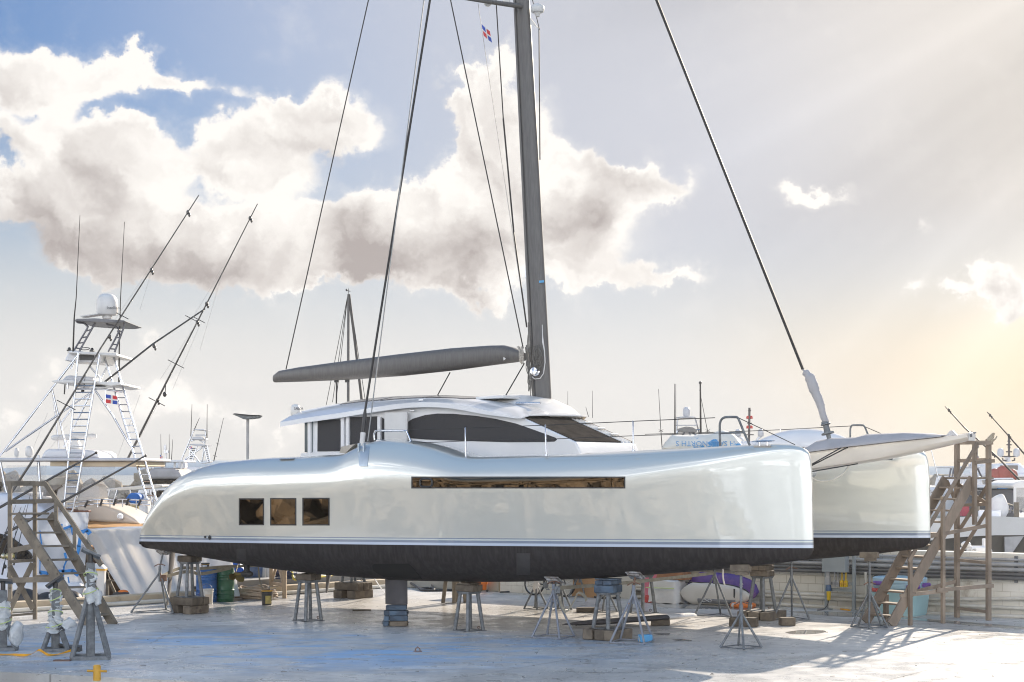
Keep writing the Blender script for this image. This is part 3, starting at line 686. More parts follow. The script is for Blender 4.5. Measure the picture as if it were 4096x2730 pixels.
# mast -------------------------------------------------------------------------------------------
mb0 = BL(2172, 1648, y=ym); mt = BL(2087, 0, y=ym); mdir = (mt - mb0); mtop = mb0 + mdir * 1.9
def mast_ring(p, s):
    return [p + V((.235 * s * math.cos(a) * (1 if math.cos(a) > 0 else 1.1), .15 * s * math.sin(a), 0)) for a in [2 * math.pi * i / 20 for i in range(20)]]
mb = MB(); mb.loft([mast_ring(mb0, .92), mast_ring(mb0 + mdir * .02, 1), mast_ring(mb0 + mdir * .3, 1), mast_ring(mb0 + mdir * .65, .95), mast_ring(mt, .86), mast_ring(mtop, .6)])
mast = mb.build('mast', CARBON, cat, smooth=60)
mb = MB(); mb.lathe([(.16, -.12), (.18, -.1), (.18, -.06), (.12, -.05), (.12, .02)], mb0, 14); mb.build('mast_step', STEEL, mast, smooth=40)
mb = MB(); mb.tube([mb0 + mdir * .03 + V((-.10, -.145, 0)), mb0 + mdir * .5 + V((-.11, -.15, 0)), mt + V((-.10, -.13, 0))], .012, 6); mb.build('conduit', BLACK, mast, smooth=60)
sp0 = BL(2085, 26, y=ym - .12); sp1 = BL(1840, -8, y=ym - 1.9)
mb = MB(); mb.tube([sp0, sp0.lerp(sp1, .5), sp1], [.06, .05, .035], 10); mb.build('spreader', CARBON, mast, smooth=60)
for px in (1951, 2025):
    mb = MB(); q = BL(px, 8, y=ym - 1.0 if px < 2000 else ym - .5); mb.lathe([(.05, -.1), (.09, -.06), (.09, .06), (.03, .1)], q, 12); mb.build('deck_light', WHITE2, mast, smooth=50)
rd = BL(2150, 40, y=ym - .05)
mb = MB(); k_ = B2W(rd).y / FPX; mb.lathe([(.001, -30 * k_), (8 * k_, -28 * k_), (14 * k_, -12 * k_), (24 * k_, -10 * k_), (28 * k_, 0), (27 * k_, 12 * k_), (18 * k_, 21 * k_), (.001, 23 * k_)], rd, 20)
radar = mb.build('radar', WHITE2, mast, smooth=50)
mb = MB(); q0 = BL(2122, 72, y=ym); q1 = BL(2158, 118, y=ym); q2 = BL(2124, 100, y=ym); mb.prism([q0 + V((0, -.03, 0)), q1 + V((0, -.03, 0)), q2 + V((0, -.03, 0))], (0, .06, 0)); mb.build('radar_bracket', WHITE2, mast)
text_part('G', .13, TEXTD, radar, facing(rd + tb * 28.5 * k_ + V((-.09, 0, .04)), tb))
# fittings at the gooseneck: winch, coiled halyards, whip aerial
def on_mast(px, py): return BL(px, py, y=ym - .16)
wc = on_mast(2146, 1489); mb = MB(); mb.lathe([(.10, 0), (.10, .04), (.07, .06), (.065, .12), (.085, .15), (.03, .16)], (0, 0, 0), 18, facing((0, 0, 0), (.1, -1, .1)).to_3x3()); mb.v = [p + wc for p in mb.v]
mb.build('winch', STEEL, mast, smooth=40)
mb = MB(); rg = random.Random(5)
for k in range(16):
    c = on_mast(2155 + rg.uniform(-9, 9), 1430 + rg.uniform(-16, 22)); w_, h_ = rg.uniform(.05, .085), rg.uniform(.12, .25)
    mb.tube([c + V((w_ * math.cos(a), -.03 - .02 * math.sin(3 * a) - k * .003, h_ * math.sin(a))) for a in [2 * math.pi * i / 14 for i in range(14)]], .011, 5, close=True)
for k in range(9):
    x0 = 2112 + rg.uniform(-6, 12); mb.tube(smooth_path([on_mast(x0, 1290 + 25 * k), on_mast(x0 + rg.uniform(-8, 8), 1390), on_mast(2112 + rg.uniform(-8, 14), 1470 + 12 * k), on_mast(2126 + rg.uniform(-4, 6), 1540 + rg.uniform(-40, 60))], 4), .010, 5)
mb.build('halyard', M('halyard_rope', (.10, .095, .09), (.20, .19, .17), scale=60, rough=.9), mast, smooth=60)
mb = MB(); mb.tube([on_mast(2169, 1300), on_mast(2170, 1340), on_mast(2172, 1370), on_mast(2178, 1405), on_mast(2180, 1450), on_mast(2174, 1495), on_mast(2160, 1515), on_mast(2140, 1517), on_mast(2128, 1508)], [.008, .009, .02, .012, .012, .012, .012, .012, .012], 6); mb.build('whip_aerial', WHITE2, mast, smooth=60)
mb = MB(); mb.box(on_mast(2105, 1090) + V((-.05, .14, 0)), (.10, .08, .25)); mb.box(on_mast(2114, 1410) + V((-.02, .12, 0)), (.16, .12, .22)); mb.box(on_mast(2117, 1440) + V((-.02, .12, 0)), (.14, .1, .12)); mb.build_each('gooseneck', ALU, mast, bevel=.01)
mb = MB(); mb.box(on_mast(2165, 1127) + V((0, .012, 0)), (.13, .004, .05)); mb.build('tape_mark', M('tape_blue', (.12, .42, .72), None, rough=.6), mast)
# boom
bt = [BL(x, y, y=ym) for x, y in [(1103, 1500), (1126, 1484), (1203, 1470), (1392, 1444), (1611, 1416), (1815, 1393), (1960, 1383), (2019, 1382), (2055, 1391), (2096, 1412)]]
bb = sorted((p.x, p.z) for p in (BL(x, y, y=ym) for x, y in [(1102, 1531), (1346, 1524), (1509, 1512), (1713, 1498), (1891, 1472), (2070, 1449), (2096, 1444)]))
rings = []
for p in bt:
    zb = interp(bb, p.x); zc = (p.z + zb) / 2; h = (p.z - zb) / 2; wd = min(.20, h * 1.2)
    rings.append([V((p.x, ym + wd * math.copysign(abs(math.cos(a)) ** .6, math.cos(a)), zc + h * math.copysign(abs(math.sin(a)) ** .8, math.sin(a)))) for a in [2 * math.pi * i / 20 for i in range(20)]])
mb = MB(); mb.loft(rings); boom = mb.build('boom', CARBON, cat, smooth=60)
mb = MB(); c = BL(2018, 1436, y=ym - .205); mb.lathe([(.045, 0), (.045, .01), (.001, .012)], (0, 0, 0), 3, facing((0, 0, 0), (0, -1, 0)).to_3x3()); mb.v = [q + c for q in mb.v]; mb.build('sticker', WHITE2, boom)
for px in (1346, 1389):
    mb = MB(); mb.box(BL(px, 1525, y=ym), (.12, .05, .07)); mb.build('mainsheet_block', BLACK, boom, bevel=.01)
mb = MB(); rg = random.Random(9)
for k in range(7): mb.tube(smooth_path([BL(2078 + rg.uniform(-10, 14), 1390 + rg.uniform(-6, 6), y=ym - .15), BL(2090 + rg.uniform(-16, 10), 1420 + rg.uniform(-12, 12), y=ym - .22), BL(2094 + rg.uniform(-12, 14), 1450 + rg.uniform(-8, 10), y=ym - .18)], 4), .016, 5)
mb.build('lashing', M('lashing_rope', (.50, .46, .40), (.32, .29, .25), scale=40, rough=.9), boom, smooth=60)
# standing rigging ------------------------------------------------------------------------------------
def wire(name, a, b, r_, mat=WIRE, parent=cat, ext=0.0):
    mb = MB(); mb.tube([a, b + (b - a) * ext], r_, 6); return mb.build(name, mat, parent, smooth=60)
def sh_plane(f): return lerp(-.35, ym, f)
wire('shroud', BL(1461, 1640, y=-.25), BL(1720, 0, y=1.55), .026, ext=.6)
mb = MB(); a = BL(1453, 1732, y=-.33); b = BL(1461, 1640, y=-.25); mb.tube([a, a.lerp(b, .75), b], [.05, .045, .028], 8); mb.build('shroud_turnbuckle', BLACK, cat, smooth=60)
mb = MB(); c = BL(1446, 1795, y=-.4); mb.tube([a, a.lerp(c, .6), c], [.062, .058, .035], 8); mb.build('shroud_boot', CLOTHW, cat, smooth=60)
wire('shroud', BL(1471, 1766, y=-.36), BL(1696, 0, y=1.5), .014, M('grey_line', (.35, .35, .34), None, rough=.6), ext=.3)
wire('topping_lift', BL(1144, 1478, y=ym), BL(1474, 0, y=ym), .014, ext=.3)
wire('running_backstay', BL(2093, 1395, y=ym - .15), BL(1802, 0, y=ym - .5), .014, ext=.2)
wire('lazy_jack', BL(2013, 475, y=ym - .4), BL(1984, 0, y=ym - .6), .013, ext=.1)
wire('lazy_jack', BL(2055, 930, y=ym - .3), BL(2013, 475, y=ym - .4), .019); wire('lazy_jack', BL(2107, 1310, y=ym - .2), BL(2055, 930, y=ym - .3), .018)
wire('flag_halyard', BL(2075, 1100, y=ym - .5), BL(1912, 15, y=ym - 1.3), .006, M('thin_line', (.45, .42, .38), None))
wire('halyard_tail', BL(2160, 640, y=ym), BL(2156, 110, y=ym), .014); wire('halyard_tail', BL(2158, 120, y=ym), BL(2130, 0, y=ym), .010, ext=.1)
wire('mainsheet', BL(1345, 1632, y=ym), BL(1347, 1526, y=ym), .018); wire('preventer', BL(1746, 1590, y=ym - .8), BL(1800, 1491, y=ym - .15), .014); wire('vang_line', BL(2015, 1597, y=ym - .8), BL(2097, 1455, y=ym - .1), .014)
fs0 = BL(3316, 1745, y=ym); fsm = BL(3212, 1478, y=ym); fs1 = BL(2626, 0, y=ym)
wire('forestay', fsm, fs1, .034, ext=.75)
mb = MB(); pts = []; rr = []
for px, py, w_ in [(3210, 1476, 5), (3222, 1490, 18), (3240, 1512, 26), (3252, 1540, 27), (3262, 1570, 22), (3276, 1600, 20), (3286, 1630, 17), (3294, 1660, 17), (3306, 1690, 15)]:
    pts.append(BL(px, py, y=ym)); rr.append(w_ * 35.5 / FPX * .85)
mb.tube(smooth_path(pts, 4), [r_ * lerp(1, [1,1.06,.96,1.02][j], .8) for r_ in rr[:-1] for j in range(4)] + [rr[-1]], 14); mb.jitter(.03, 1.6); mb.build('furled_sail', CANVAS, cat, smooth=70)
mb = MB()
m_ = 36 / FPX
mb.lathe([(16 * m_, 26 * m_), (16 * m_, 20 * m_), (20 * m_, 16 * m_), (20 * m_, 12 * m_), (12 * m_, 10 * m_), (14 * m_, -18 * m_), (26 * m_, -20 * m_), (26 * m_, -26 * m_), (9 * m_, -28 * m_), (9 * m_, -48 * m_)], BL(3306, 1712, y=ym), 16, Matrix.Rotation(R(-14), 3, 'Y'))
mb.build('furler_drum', GALV, cat, smooth=35)
# longeron (bowsprit) with its cover -----------------------------------------------------------------
ft = [BL(x, y, y=ym - .3) for x, y in [(3233, 1812), (3380, 1792), (3512, 1777), (3650, 1762), (3769, 1750), (3864, 1737)]]
fb = sorted((p.x, p.z) for p in (BL(x, y, y=ym - .3) for x, y in [(3225, 1882), (3330, 1868), (3419, 1855), (3559, 1832), (3722, 1795), (3810, 1771), (3866, 1757)]))
ft = [V((-5.4, ym - .3, ft[0].z - .05))] + ft; fb = [(-5.4, fb[0][1] - .1)] + fb
rings = []
for i, p in enumerate(ft):
    zb = interp(fb, p.x); hw_ = .30 if i < len(ft) - 1 else .26
    rings.append([V((p.x, ym + s_ * hw_, z)) for s_, z in ((-1, p.z), (-1, lerp(p.z, zb, .6)), (-.85, zb + .03), (-.5, zb), (.5, zb), (.85, zb + .03), (1, lerp(p.z, zb, .6)), (1, p.z), (.6, p.z + .02), (-.6, p.z + .02))])
mb = MB(); mb.loft(rings); spr = mb.build('bowsprit', CREAM, cat, smooth=35)
mb = MB(); e0, e1 = ft[-1], fb[-1]; mb.box((e0.x + .012, ym, (e0.z + e1[1]) / 2), (.02, .36, .16)); mb.build('end_plate', WHITE2, spr, bevel=.01)
mb = MB(); q = BL(3806, 1733, y=ym - .25); mb.prism([q + V((-.12, 0, -.05)), q + V((-.03, 0, .05)), q + V((.03, 0, .05)), q + V((.12, 0, -.05))], (0, .03, 0)); mb.build('tack_fitting', ALU, spr)
mb = MB(); q = BL(3862, 1738, y=ym); mb.tube([q + V((-.1, -.12, -.04)), q + V((.17, -.12, -.03))], .03, 8); mb.tube([q + V((-.1, .1, .0)), q + V((.18, .1, .03))], .016, 6); mb.build('tack_roller', GALV, spr, smooth=50)
cv = [(3215, 1800), (3240, 1790), (3270, 1770), (3330, 1759), (3428, 1756), (3470, 1745), (3512, 1739), (3620, 1735), (3720, 1740), (3790, 1748)]
rows = []
for px, py in cv:
    p = BL(px, py, y=ym); tz = interp([(q.x, q.z) for q in ft], p.x)
    rows.append([V((p.x, ym + y, max(tz + .03 + (p.z - tz) * k + .03 * mnoise.noise(V((p.x * 4, y * 6, 1))), tz + .03))) for y, k in ((-.36, -.02), (-.30, .25), (-.2, .7), (-.05, .97), (.1, 1), (.25, .8), (.38, .2))])
mb = MB(); mb.slab(rows, (0, 0, -.02)); mb.build('cover_cloth', CANVAS, spr, smooth=70)
mb = MB()
for a, b in (((3249, 1857), (3364, 1792)), ((3249, 1862), (3391, 1790)), ((3249, 1887), (3430, 1856))): mb.tube([BL(*a, y=ym - 1.6), BL(*b, y=ym - .33)], .013, 6)
mb.build_each('bobstay', WIRE, spr, smooth=60)
mb = MB(); mb.tube(smooth_path([BL(3240, 1905, y=1.6), BL(3265, 1921, y=1.8), BL(3300, 1926, y=2.0), BL(3340, 1915, y=2.3), BL(3375, 1893, y=2.5), BL(3393, 1866, y=ym - .3)], 5), .02, 6); mb.build_each('mooring_line', M('cream_rope', (.66, .62, .52), None, rough=.9), spr, smooth=60)
mb = MB(); mb.tube([V((-2.6, .1, 1.45)), V((-2.6, ym, 1.62)), V((-2.6, BEAM - .1, 1.45))], .14, 12); mb.build('crossbeam', ALU, cat, smooth=60)
net = MB()
for i in range(15):
    y = .5 + i * .17; net.tube([V((-5.3, y, 1.42)), V((-2.65, y, 1.46))], .012, 4); net.tube([V((-5.3, BEAM - y, 1.42)), V((-2.65, BEAM - y, 1.46))], .012, 4)
for i in range(16):
    x = -5.3 + i * .17; net.tube([V((x, .5, 1.43)), V((x, 2.88, 1.43))], .012, 4); net.tube([V((x, BEAM - .5, 1.43)), V((x, 3.27, 1.43))], .012, 4)
net.build('trampoline_net', M('net_grey', (.4, .4, .4), None, rough=.9), cat)
# rails -----------------------------------------------------------------------------------------------
def rail(name, pts, y, r_=.02, mat=STEEL, parent=hull1, k=5, org=None):
    mb = MB(); mb.tube(smooth_path([BL(px, py, y=y) for px, py in pts], k), r_, 8); return mb.build(name, mat, parent, smooth=60)
for (b, tt) in (((1863, 1834), (1861, 1712)), ((2185, 1824), (2181, 1701)), ((2534, 1806), (2532, 1685))):
    mb = MB(); p, q = BL(*b, y=-.42), BL(*tt, y=-.42); mb.tube([p, p.lerp(q, .05), p.lerp(q, .06), q, q + V((0, 0, .01))], [.04, .035, .02, .015, .006], 8); mb.build('stanchion', ALU, hull1, smooth=50)
rail('lifeline', [(1629, 1721), (1861, 1713), (2181, 1702), (2532, 1686), (2860, 1672)], -.42, .008, WIRE, k=1)
rail('lifeline', [(1644, 1774), (1861, 1765), (2183, 1758), (2533, 1744), (2876, 1733)], -.42, .007, WIRE, k=1)
rail('lifeline', [(2951, 1671), (3060, 1722), (3180, 1780)], -.25, .008, WIRE, k=1)
hoop = [(2881, 1786), (2880, 1760), (2879, 1710), (2881, 1690), (2888, 1677), (2902, 1670), (2940, 1669), (2951, 1673), (2958, 1686), (2978, 1735), (2999, 1782)]
rail('pulpit', hoop, -.3, .024, GALV, k=3); rail('pulpit_bar', [(2880, 1734), (2976, 1731)], -.3, .018, GALV, k=1)
rail('seat_rail', [(1498, 1762), (1496, 1742), (1500, 1730), (1512, 1724), (1615, 1724), (1626, 1728), (1633, 1742), (1646, 1772)], -.1, .022, STEEL, k=3)
mb = MB(); q = [BL(px, py, y=yy) for px, py, yy in ((1503, 1765, -.35), (1618, 1774, -.35), (1636, 1768, .15), (1520, 1762, .15))]; mb.prism(q, (0, 0, .03)); mb.build('seat', ALU, hull1, bevel=.008)
fr = [(3401, 1760), (3401, 1722), (3404, 1708), (3412, 1702), (3450, 1702), (3456, 1705), (3461, 1713), (3476, 1750)]
rail('pulpit', fr, BEAM - .2, .022, GALV, hull2, 3)
rail('lifeline', [(2580, 1738), (2900, 1729), (3122, 1720), (3401, 1705)], BEAM - .1, .008, WIRE, hull2, 1); rail('lifeline', [(3456, 1706), (3530, 1738), (3600, 1770)], BEAM - .2, .008, WIRE, hull2, 1)
for px in (3122,):
    mb = MB(); mb.tube([BL(px, 1770, y=BEAM - .1), BL(px, 1718, y=BEAM - .1)], .016, 6); mb.build('stanchion', ALU, hull2, smooth=50)
def cleat(px, py, y, parent):
    c = BL(px, py, y=y); mb = MB(); mb.ell(c + V((0, 0, .05)), (.26, .035, .02), 12, 6)
    for s_ in (-.08, .08): mb.tube([c + V((s_, 0, -.05)), c + V((s_, 0, .05))], .022, 8)
    mb.box(c + V((0, 0, -.045)), (.36, .1, .02)); mb.build('cleat', STEEL, parent, smooth=50)
cleat(3053, 1776, -.12, hull1)
mb = MB(); c = BL(3550, 1837, y=BEAM - .5); mb.box(c, (.22, .05, .05)); mb.box(c + V((.08, 0, .03)), (.05, .1, .09)); mb.build('pad_eye', GALV, hull2, bevel=.01)
mb = MB(); q = BL(1148, 1837, y=-.62); mb.box(q + V((0, .12, .0)), (.42, .3, .02)); mb.build('deck_hatch', M('hatch_grey', (.22, .25, .29), None, rough=.4), hull1, bevel=.006)
mb = MB(); q = [BL(px, py, y=-.45) for px, py in ((1361, 1815), (1365, 1788), (1418, 1776), (1400, 1795), (1383, 1816))]; mb.prism(q, (0, .45, 0)); mb.jitter(.03, 3); mb.build('cockpit_cover', M('canvas_tan', (.50, .45, .38), None, rough=.85), hull1)

def translucent(m, colr, fac):
    t = NT(m.node_tree); bs = m.node_tree.nodes['Principled BSDF']; out = m.node_tree.nodes['Material Output']; tr = t.new('ShaderNodeBsdfTranslucent'); tr.inputs[0].default_value = (*colr, 1); mx = t.new('ShaderNodeMixShader'); mx.inputs[0].default_value = fac
    t.l.new(bs.outputs[0], mx.inputs[1]); t.l.new(tr.outputs[0], mx.inputs[2]); t.l.new(mx.outputs[0], out.inputs[0]); return m
# ------------------------------------------------------------------ the yard: kerb, wall, stands, stairs, clutter
KDIR = (KC - KA).normalized(); KOUT = V((-KDIR.y, KDIR.x, 0))
WDIR = (KR - V((-.35, 49.35, 0))).normalized(); WOUT = V((WDIR.y, -WDIR.x, 0))       # WOUT points into the yard
if WOUT.y > 0: WOUT = -WOUT
W0 = V((-.35, 49.35, 0))
KERB = M('kerb_concrete', (.62, .585, .52), (.50, .46, .39), scale=3, rough=.9, bump=.3, c3=(.30, .24, .18), s3=1.6, lo3=.6, hi3=.68)
WALLM = M('wall_whitewash', (.84, .80, .71), (.74, .70, .61), scale=1.2, rough=.9, bump=.25, bscale=8, c3=(.40, .33, .25), s3=1.1, lo3=.58, hi3=.75)
PVC = M('pvc_pipe', (.70, .66, .58), (.60, .56, .48), scale=3, rough=.5)
PIPEG = M('grey_conduit', (.42, .42, .42), (.34, .34, .34), scale=3, rough=.45); PIPEK = M('black_conduit', (.10, .10, .105), (.14, .14, .14), scale=3, rough=.45)
mb = MB(); q = KC - KDIR * .1
mb.prism([KA + KOUT * .0, q, q + KOUT * .38, KA + KOUT * .38], (0, 0, .25)); mb.build('quay_kerb', M('kerb_tan', (.56, .46, .33), (.46, .375, .27), scale=2, rough=.9, bump=.35, c3=(.36, .28, .19), s3=1.3, lo3=.56, hi3=.68), bevel=.03, label='low sunlit concrete kerb along the quay edge behind the left stairs', cat='kerb')
mb = MB(); mb.prism([KC + V((.05, -.1, 0)), W0 + WDIR * -.05 + WOUT * .0, W0 + WDIR * -.05 - WOUT * .4, KC + V((.3, .35, 0))], (0, 0, .30)); mb.build('quay_kerb', M('kerb_beige', (.52, .49, .42), (.45, .42, .35), scale=2, rough=.9, bump=.2), bevel=.03, label='beige low concrete kerb at the back between hoses and the wall', cat='kerb')
mb = MB(); a = KA + KDIR * 6 - KOUT * .12; b = KC - KDIR * .5 - KOUT * .12; mb.tube([a + V((0, 0, .06)), b + V((0, 0, .06))], .055, 8); mb.build('water_pipe', PVC, smooth=60, label='white plastic pipe lying along the foot of the quay kerb', cat='pipe')
mb = MB(); a = KC - KDIR * 6.4 + KOUT * .45; b = KC - KDIR * .2 + KOUT * .45; mb.prism([a, b, b + KOUT * 4, a + KOUT * 4], (0, 0, .42)); mb.prism([a - V((0, 0, 1.8)), b - V((0, 0, 1.8)), b + KOUT * 4 - V((0, 0, 1.8)), a + KOUT * 4 - V((0, 0, 1.8))], (0, 0, 1.8))
mb.build('quay', M('quay_concrete', (.36, .35, .33), (.27, .26, .245), scale=1.5, rough=.9, bump=.3, c3=(.17, .15, .13), s3=1.3, lo3=.58, hi3=.68), kind='structure')
wall = thing('yard_wall', W0 + WDIR * 8, 'long whitewashed block wall with conduits running behind the right stairs', 'wall')
mb = MB(); mb.box(W0 + WDIR * 27 - WOUT * .2 + V((0, 0, .65)), (54, .4, 1.7), math.atan2(WDIR.y, WDIR.x))
def blockwall():
    m = WALLM.copy(); m.name = 'wall_blocks'; t = NT(m.node_tree); bs = m.node_tree.nodes['Principled BSDF']; tc = t.new('ShaderNodeTexCoord'); mp = t.new('ShaderNodeMapping'); mp.inputs['Rotation'].default_value = (R(90), 0, 0)
    mp0 = t.new('ShaderNodeMapping'); mp0.inputs['Rotation'].default_value = (0, 0, -math.atan2(WDIR.y, WDIR.x)); t.l.new(tc.outputs['Object'], mp0.inputs[0]); t.l.new(mp0.outputs[0], mp.inputs[0])
    br = t.new('ShaderNodeTexBrick'); t.l.new(mp0.outputs[0], mp.inputs[0]); t.l.new(mp.outputs[0], br.inputs['Vector']); br.inputs['Scale'].default_value = 1; br.inputs['Mortar Size'].default_value = .008
    br.inputs['Brick Width'].default_value = .4; br.inputs['Row Height'].default_value = .2
    for k in ('Color1', 'Color2'): br.inputs[k].default_value = (1, 1, 1, 1)
    br.inputs['Mortar'].default_value = (.62, .58, .52, 1)
    old = bs.inputs['Base Color'].links[0].from_socket; n = t.noise(tc.outputs['Object'], .9, 6)
    t.l.new(t.mix(t.mapr(n.outputs[0], .4, .6, .15, .9), old, t.mix(1.0, old, br.outputs[0], 'MULTIPLY')), bs.inputs['Base Color']); return m
mb.build('wall_face', blockwall(), wall, bevel=.03)
for z, r_, m in ((1.36, .028, PIPEG), (1.25, .05, PIPEG), (1.13, .05, PIPEG), (1.02, .045, PIPEK), (.93, .05, PIPEK)):
    mb = MB(); mb.tube([W0 + WDIR * (4 + 3 * i) + WOUT * (.08 + r_) + V((0, 0, z - .012 * (i % 2))) for i in range(12)], r_, 8); mb.build('conduit', m, wall, smooth=60)
for i in range(14):
    p = W0 + WDIR * (6.2 + 1.75 * i) + WOUT * .05; mb = MB(); mb.box(p + V((0, 0, 1.13 if i % 2 else 1.25)), (.07, .06, .62 if i % 2 else .30), math.atan2(WDIR.y, WDIR.x)); mb.build('pipe_bracket', GALV, wall)
for z0, z1, z2, r_, m in ((.36, .42, .52, .045, PVC), (.28, .30, .24, .045, PVC), (.07, .07, .07, .05, PVC)):
    mb = MB(); mb.tube(smooth_path([W0 + WDIR * d_ + WOUT * (.07 + r_) + V((0, 0, z)) for d_, z in ((3, z0), (9, z0 - .02), (13, z1 - .06), (17, z2), (24, z1), (32, z2))], 4), r_, 8); mb.build('water_pipe', m, wall, smooth=60)

# ---- stands -------------------------------------------------------------------------------------
def keel_at(px, hull=0):
    p = BL(px, 2330, y=hull * BEAM); q = B2W((p.x, hull * BEAM, interp(KEEL, p.x))); return V((q.x, q.y, 0)), q.z
KS_GROUP = 'four legged steel keel stands'
def keel_stand_proto():
    t_ = thing('keel_stand', (0, 0, 0), 'keel stand', 'keel stand', KS_GROUP)
    for sx in (-1, 1):
        for sy in (-1, 1):
            mb = MB(); mb.tube([(sx * .205, sy * .205, .01), (sx * .125, sy * .125, .97)], .040, 10); mb.build('leg', GALV, t_, smooth=50)
    mb = MB(); mb.box((0, 0, .985), (.36, .36, .03)); mb.box((0, 0, .955), (.33, .33, .03)); mb.build('top_plate', GALV, t_)
    mb = MB()
    for a in range(4):
        mb.box(Matrix.Rotation(a * math.pi / 2, 3, 'Z') @ V((.2, 0, .006)), (.12, .52, .012), Matrix.Rotation(a * math.pi / 2, 3, 'Z'))
    mb.build('base_plate', GALV, t_)
    mb = MB(); mb.tube(arc((.30, .05, .05), .03, 0, 6.3, 10, (1, 0, 0), (0, 0, 1)), .008, 5); mb.build('lifting_ring', RUST, t_, smooth=60)
    return t_
def timber(name, c, size, rz, label, cat='timber block', group='timber blocking under the catamaran', mat=TIMBER, jit=.012):
    mb = MB(); m = Matrix.Rotation(rz, 3, 'Z'); rows = []
    nx, ny = 5, 3
    vs, hx, hy, hz = [], size[0] / 2, size[1] / 2, size[2] / 2
    mb.box((0, 0, 0), size); mb.jitter(jit, 3, c[0] * 3 + c[1] + c[2] * 7)
    mb.v = [m @ p + V(c) for p in mb.v]
    o = mb.build(name, mat, bevel=.022, seg=2, origin=(c[0], c[1], c[2] - hz), label=label, cat=cat, group=group)
    return o
proto = keel_stand_proto(); first = True
def keel_stand(px, hull, base, label, heads, rz=R(41), hm=TIMBER, hw=.46):
    """heads: heights of the timber courses between stand and keel, top first"""
    global first
    g, kz = keel_at(px, hull); th = sum(heads); H = kz - th - base - .012
    if first: o = proto; first = False; o.location = g + V((0, 0, base)); o.rotation_euler = (0, 0, rz); o['label'] = label
    else: o = dup(proto, g + V((0, 0, base)), rz, label)
    o.scale = (1.05, 1.05, H)
    z = base + H; n = len(heads)
    for i, h in enumerate(reversed(heads)):
        a = R(-34 + 90 * (i % 2)); nm = label.replace('keel stand', 'stand')
        if h > .08:
            for s_ in (-1, 1):
                off = Matrix.Rotation(a, 3, 'Z') @ V((0, s_ * .10, 0))
                timber('timber_block', (g.x + off.x, g.y + off.y, z + h / 2), (hw, .19, h - .004), a, ('near' if s_ * (1 if i % 2 == 0 else -1) < 0 else 'far') + ' timber of ' + ('the top course' if i == n - 1 else 'the lower course') + ' on ' + SHORT[label], mat=hm)
        else:
            timber('packing_board', (g.x, g.y, z + h / 2), (hw, .34, h - .004), a, 'thin packing board against the keel on ' + SHORT[label], cat='board', mat=hm, jit=.004)
        z += h
    return g, kz
SHORT = {}
def pile(c, rz, courses, what, mat=TIMBER, group='timber blocking under the catamaran'):
    """courses: list of (turn, n, length, width, height) from the ground up"""
    z = 0; m = ['bottom', 'upper', 'third', 'top']
    for i, (turn, n, L, W_, h) in enumerate(courses):
        a = rz + (math.pi / 2 if turn else 0)
        for k in range(n):
            off = Matrix.Rotation(a, 3, 'Z') @ V((random.uniform(-.03, .03), (k - (n - 1) / 2) * (W_ + (.015 if n != 2 else .16 if turn else .02)), 0))
            side = {1: 'single', 2: ('nearest', 'farthest')[(off.y > 0)], 3: ('nearest', 'middle', 'farthest')[k if (Matrix.Rotation(a, 3, 'Z') @ V((0, 1, 0))).y > 0 else 2 - k]}[n]
            timber('timber_block', (c[0] + off.x, c[1] + off.y, z + h / 2), (L, W_ - .008, h - .006), a + random.uniform(-.04, .04), side + ' ' + m[i] + ' timber ' + what, mat=mat, group=group)
        z += h
    return z
STS = [(760, 0, 'keel stand on dark timber blocks under the stern of the near hull', 'the stern stand of the near hull'),
       (1233, 0, 'keel stand on bare concrete left of the daggerboard', 'the stand left of the daggerboard'),
       (1876, 0, 'keel stand on bare concrete right of the daggerboard', 'the stand right of the daggerboard'),
       (2433, 0, 'paint spotted keel stand on big timbers between two pale jacks', 'the stand between two pale jacks'),
       (1415, 1, 'keel stand on sunlit timber blocks behind the daggerboard', 'the sunlit stand under the far stern'),
       (1818, 1, 'keel stand with flat brown legs just behind the pipe legged one', 'the flat legged stand'),
       (2572, 1, 'keel stand on the ground in front of the pink board', 'the stand before the pink board'),
       (3050, 1, 'keel stand on thick timbers beside the purple board bag', 'the stand beside the purple bag')]
for s_ in STS: SHORT[s_[2]] = s_[3]
g, _ = keel_at(760, 0); hA = pile(g, R(-34), [(1, 2, .62, .27, .20), (0, 3, .78, .20, .19)], 'of the pile under the near stern stand'); keel_stand(760, 0, hA, STS[0][2], [.15])
keel_stand(1233, 0, 0, STS[1][2], [.15]); keel_stand(1876, 0, 0, STS[2][2], [.04, .15])
g, _ = keel_at(2433, 0); hD = pile(g, R(-34), [(1, 3, .75, .24, .22)], 'of the pile under the paint spotted stand'); keel_stand(2433, 0, hD, STS[3][2], [.03, .10, .16], hm=TIMBERB)
g, _ = keel_at(1415, 1); hE = pile(g, R(-34), [(1, 2, .80, .30, .22), (0, 3, .86, .22, .21)], 'of the sunlit pile behind the daggerboard'); keel_stand(1415, 1, hE, STS[4][2], [.04])
keel_stand(2572, 1, 0, STS[6][2], [.14])
g, _ = keel_at(3050, 1); hH = pile(g, R(-34), [(1, 3, .95, .27, .20)], 'of the pile beside the purple bag'); keel_stand(3050, 1, hH, STS[7][2], [.03, .12, .14])
gF, kzF = keel_at(1818, 1)
tf = thing('keel_stand', gF, STS[5][2], 'keel stand', KS_GROUP, rotz=0); BROWNLEG = M('brown_channel', (.26, .225, .175), (.20, .17, .135), scale=5, rough=.8, bump=.2)
for dx, dy in ((-.29, -.02), (0.0, -.12), (.09, .22), (.29, .05)):
    mb = MB(); mb.beam(gF + V((dx, dy, .01)), gF + V((dx * .62, dy * .62, kzF - .17)), .10, .09, up=(0, 1, 0)); mb.build('leg', BROWNLEG, tf, bevel=.006)
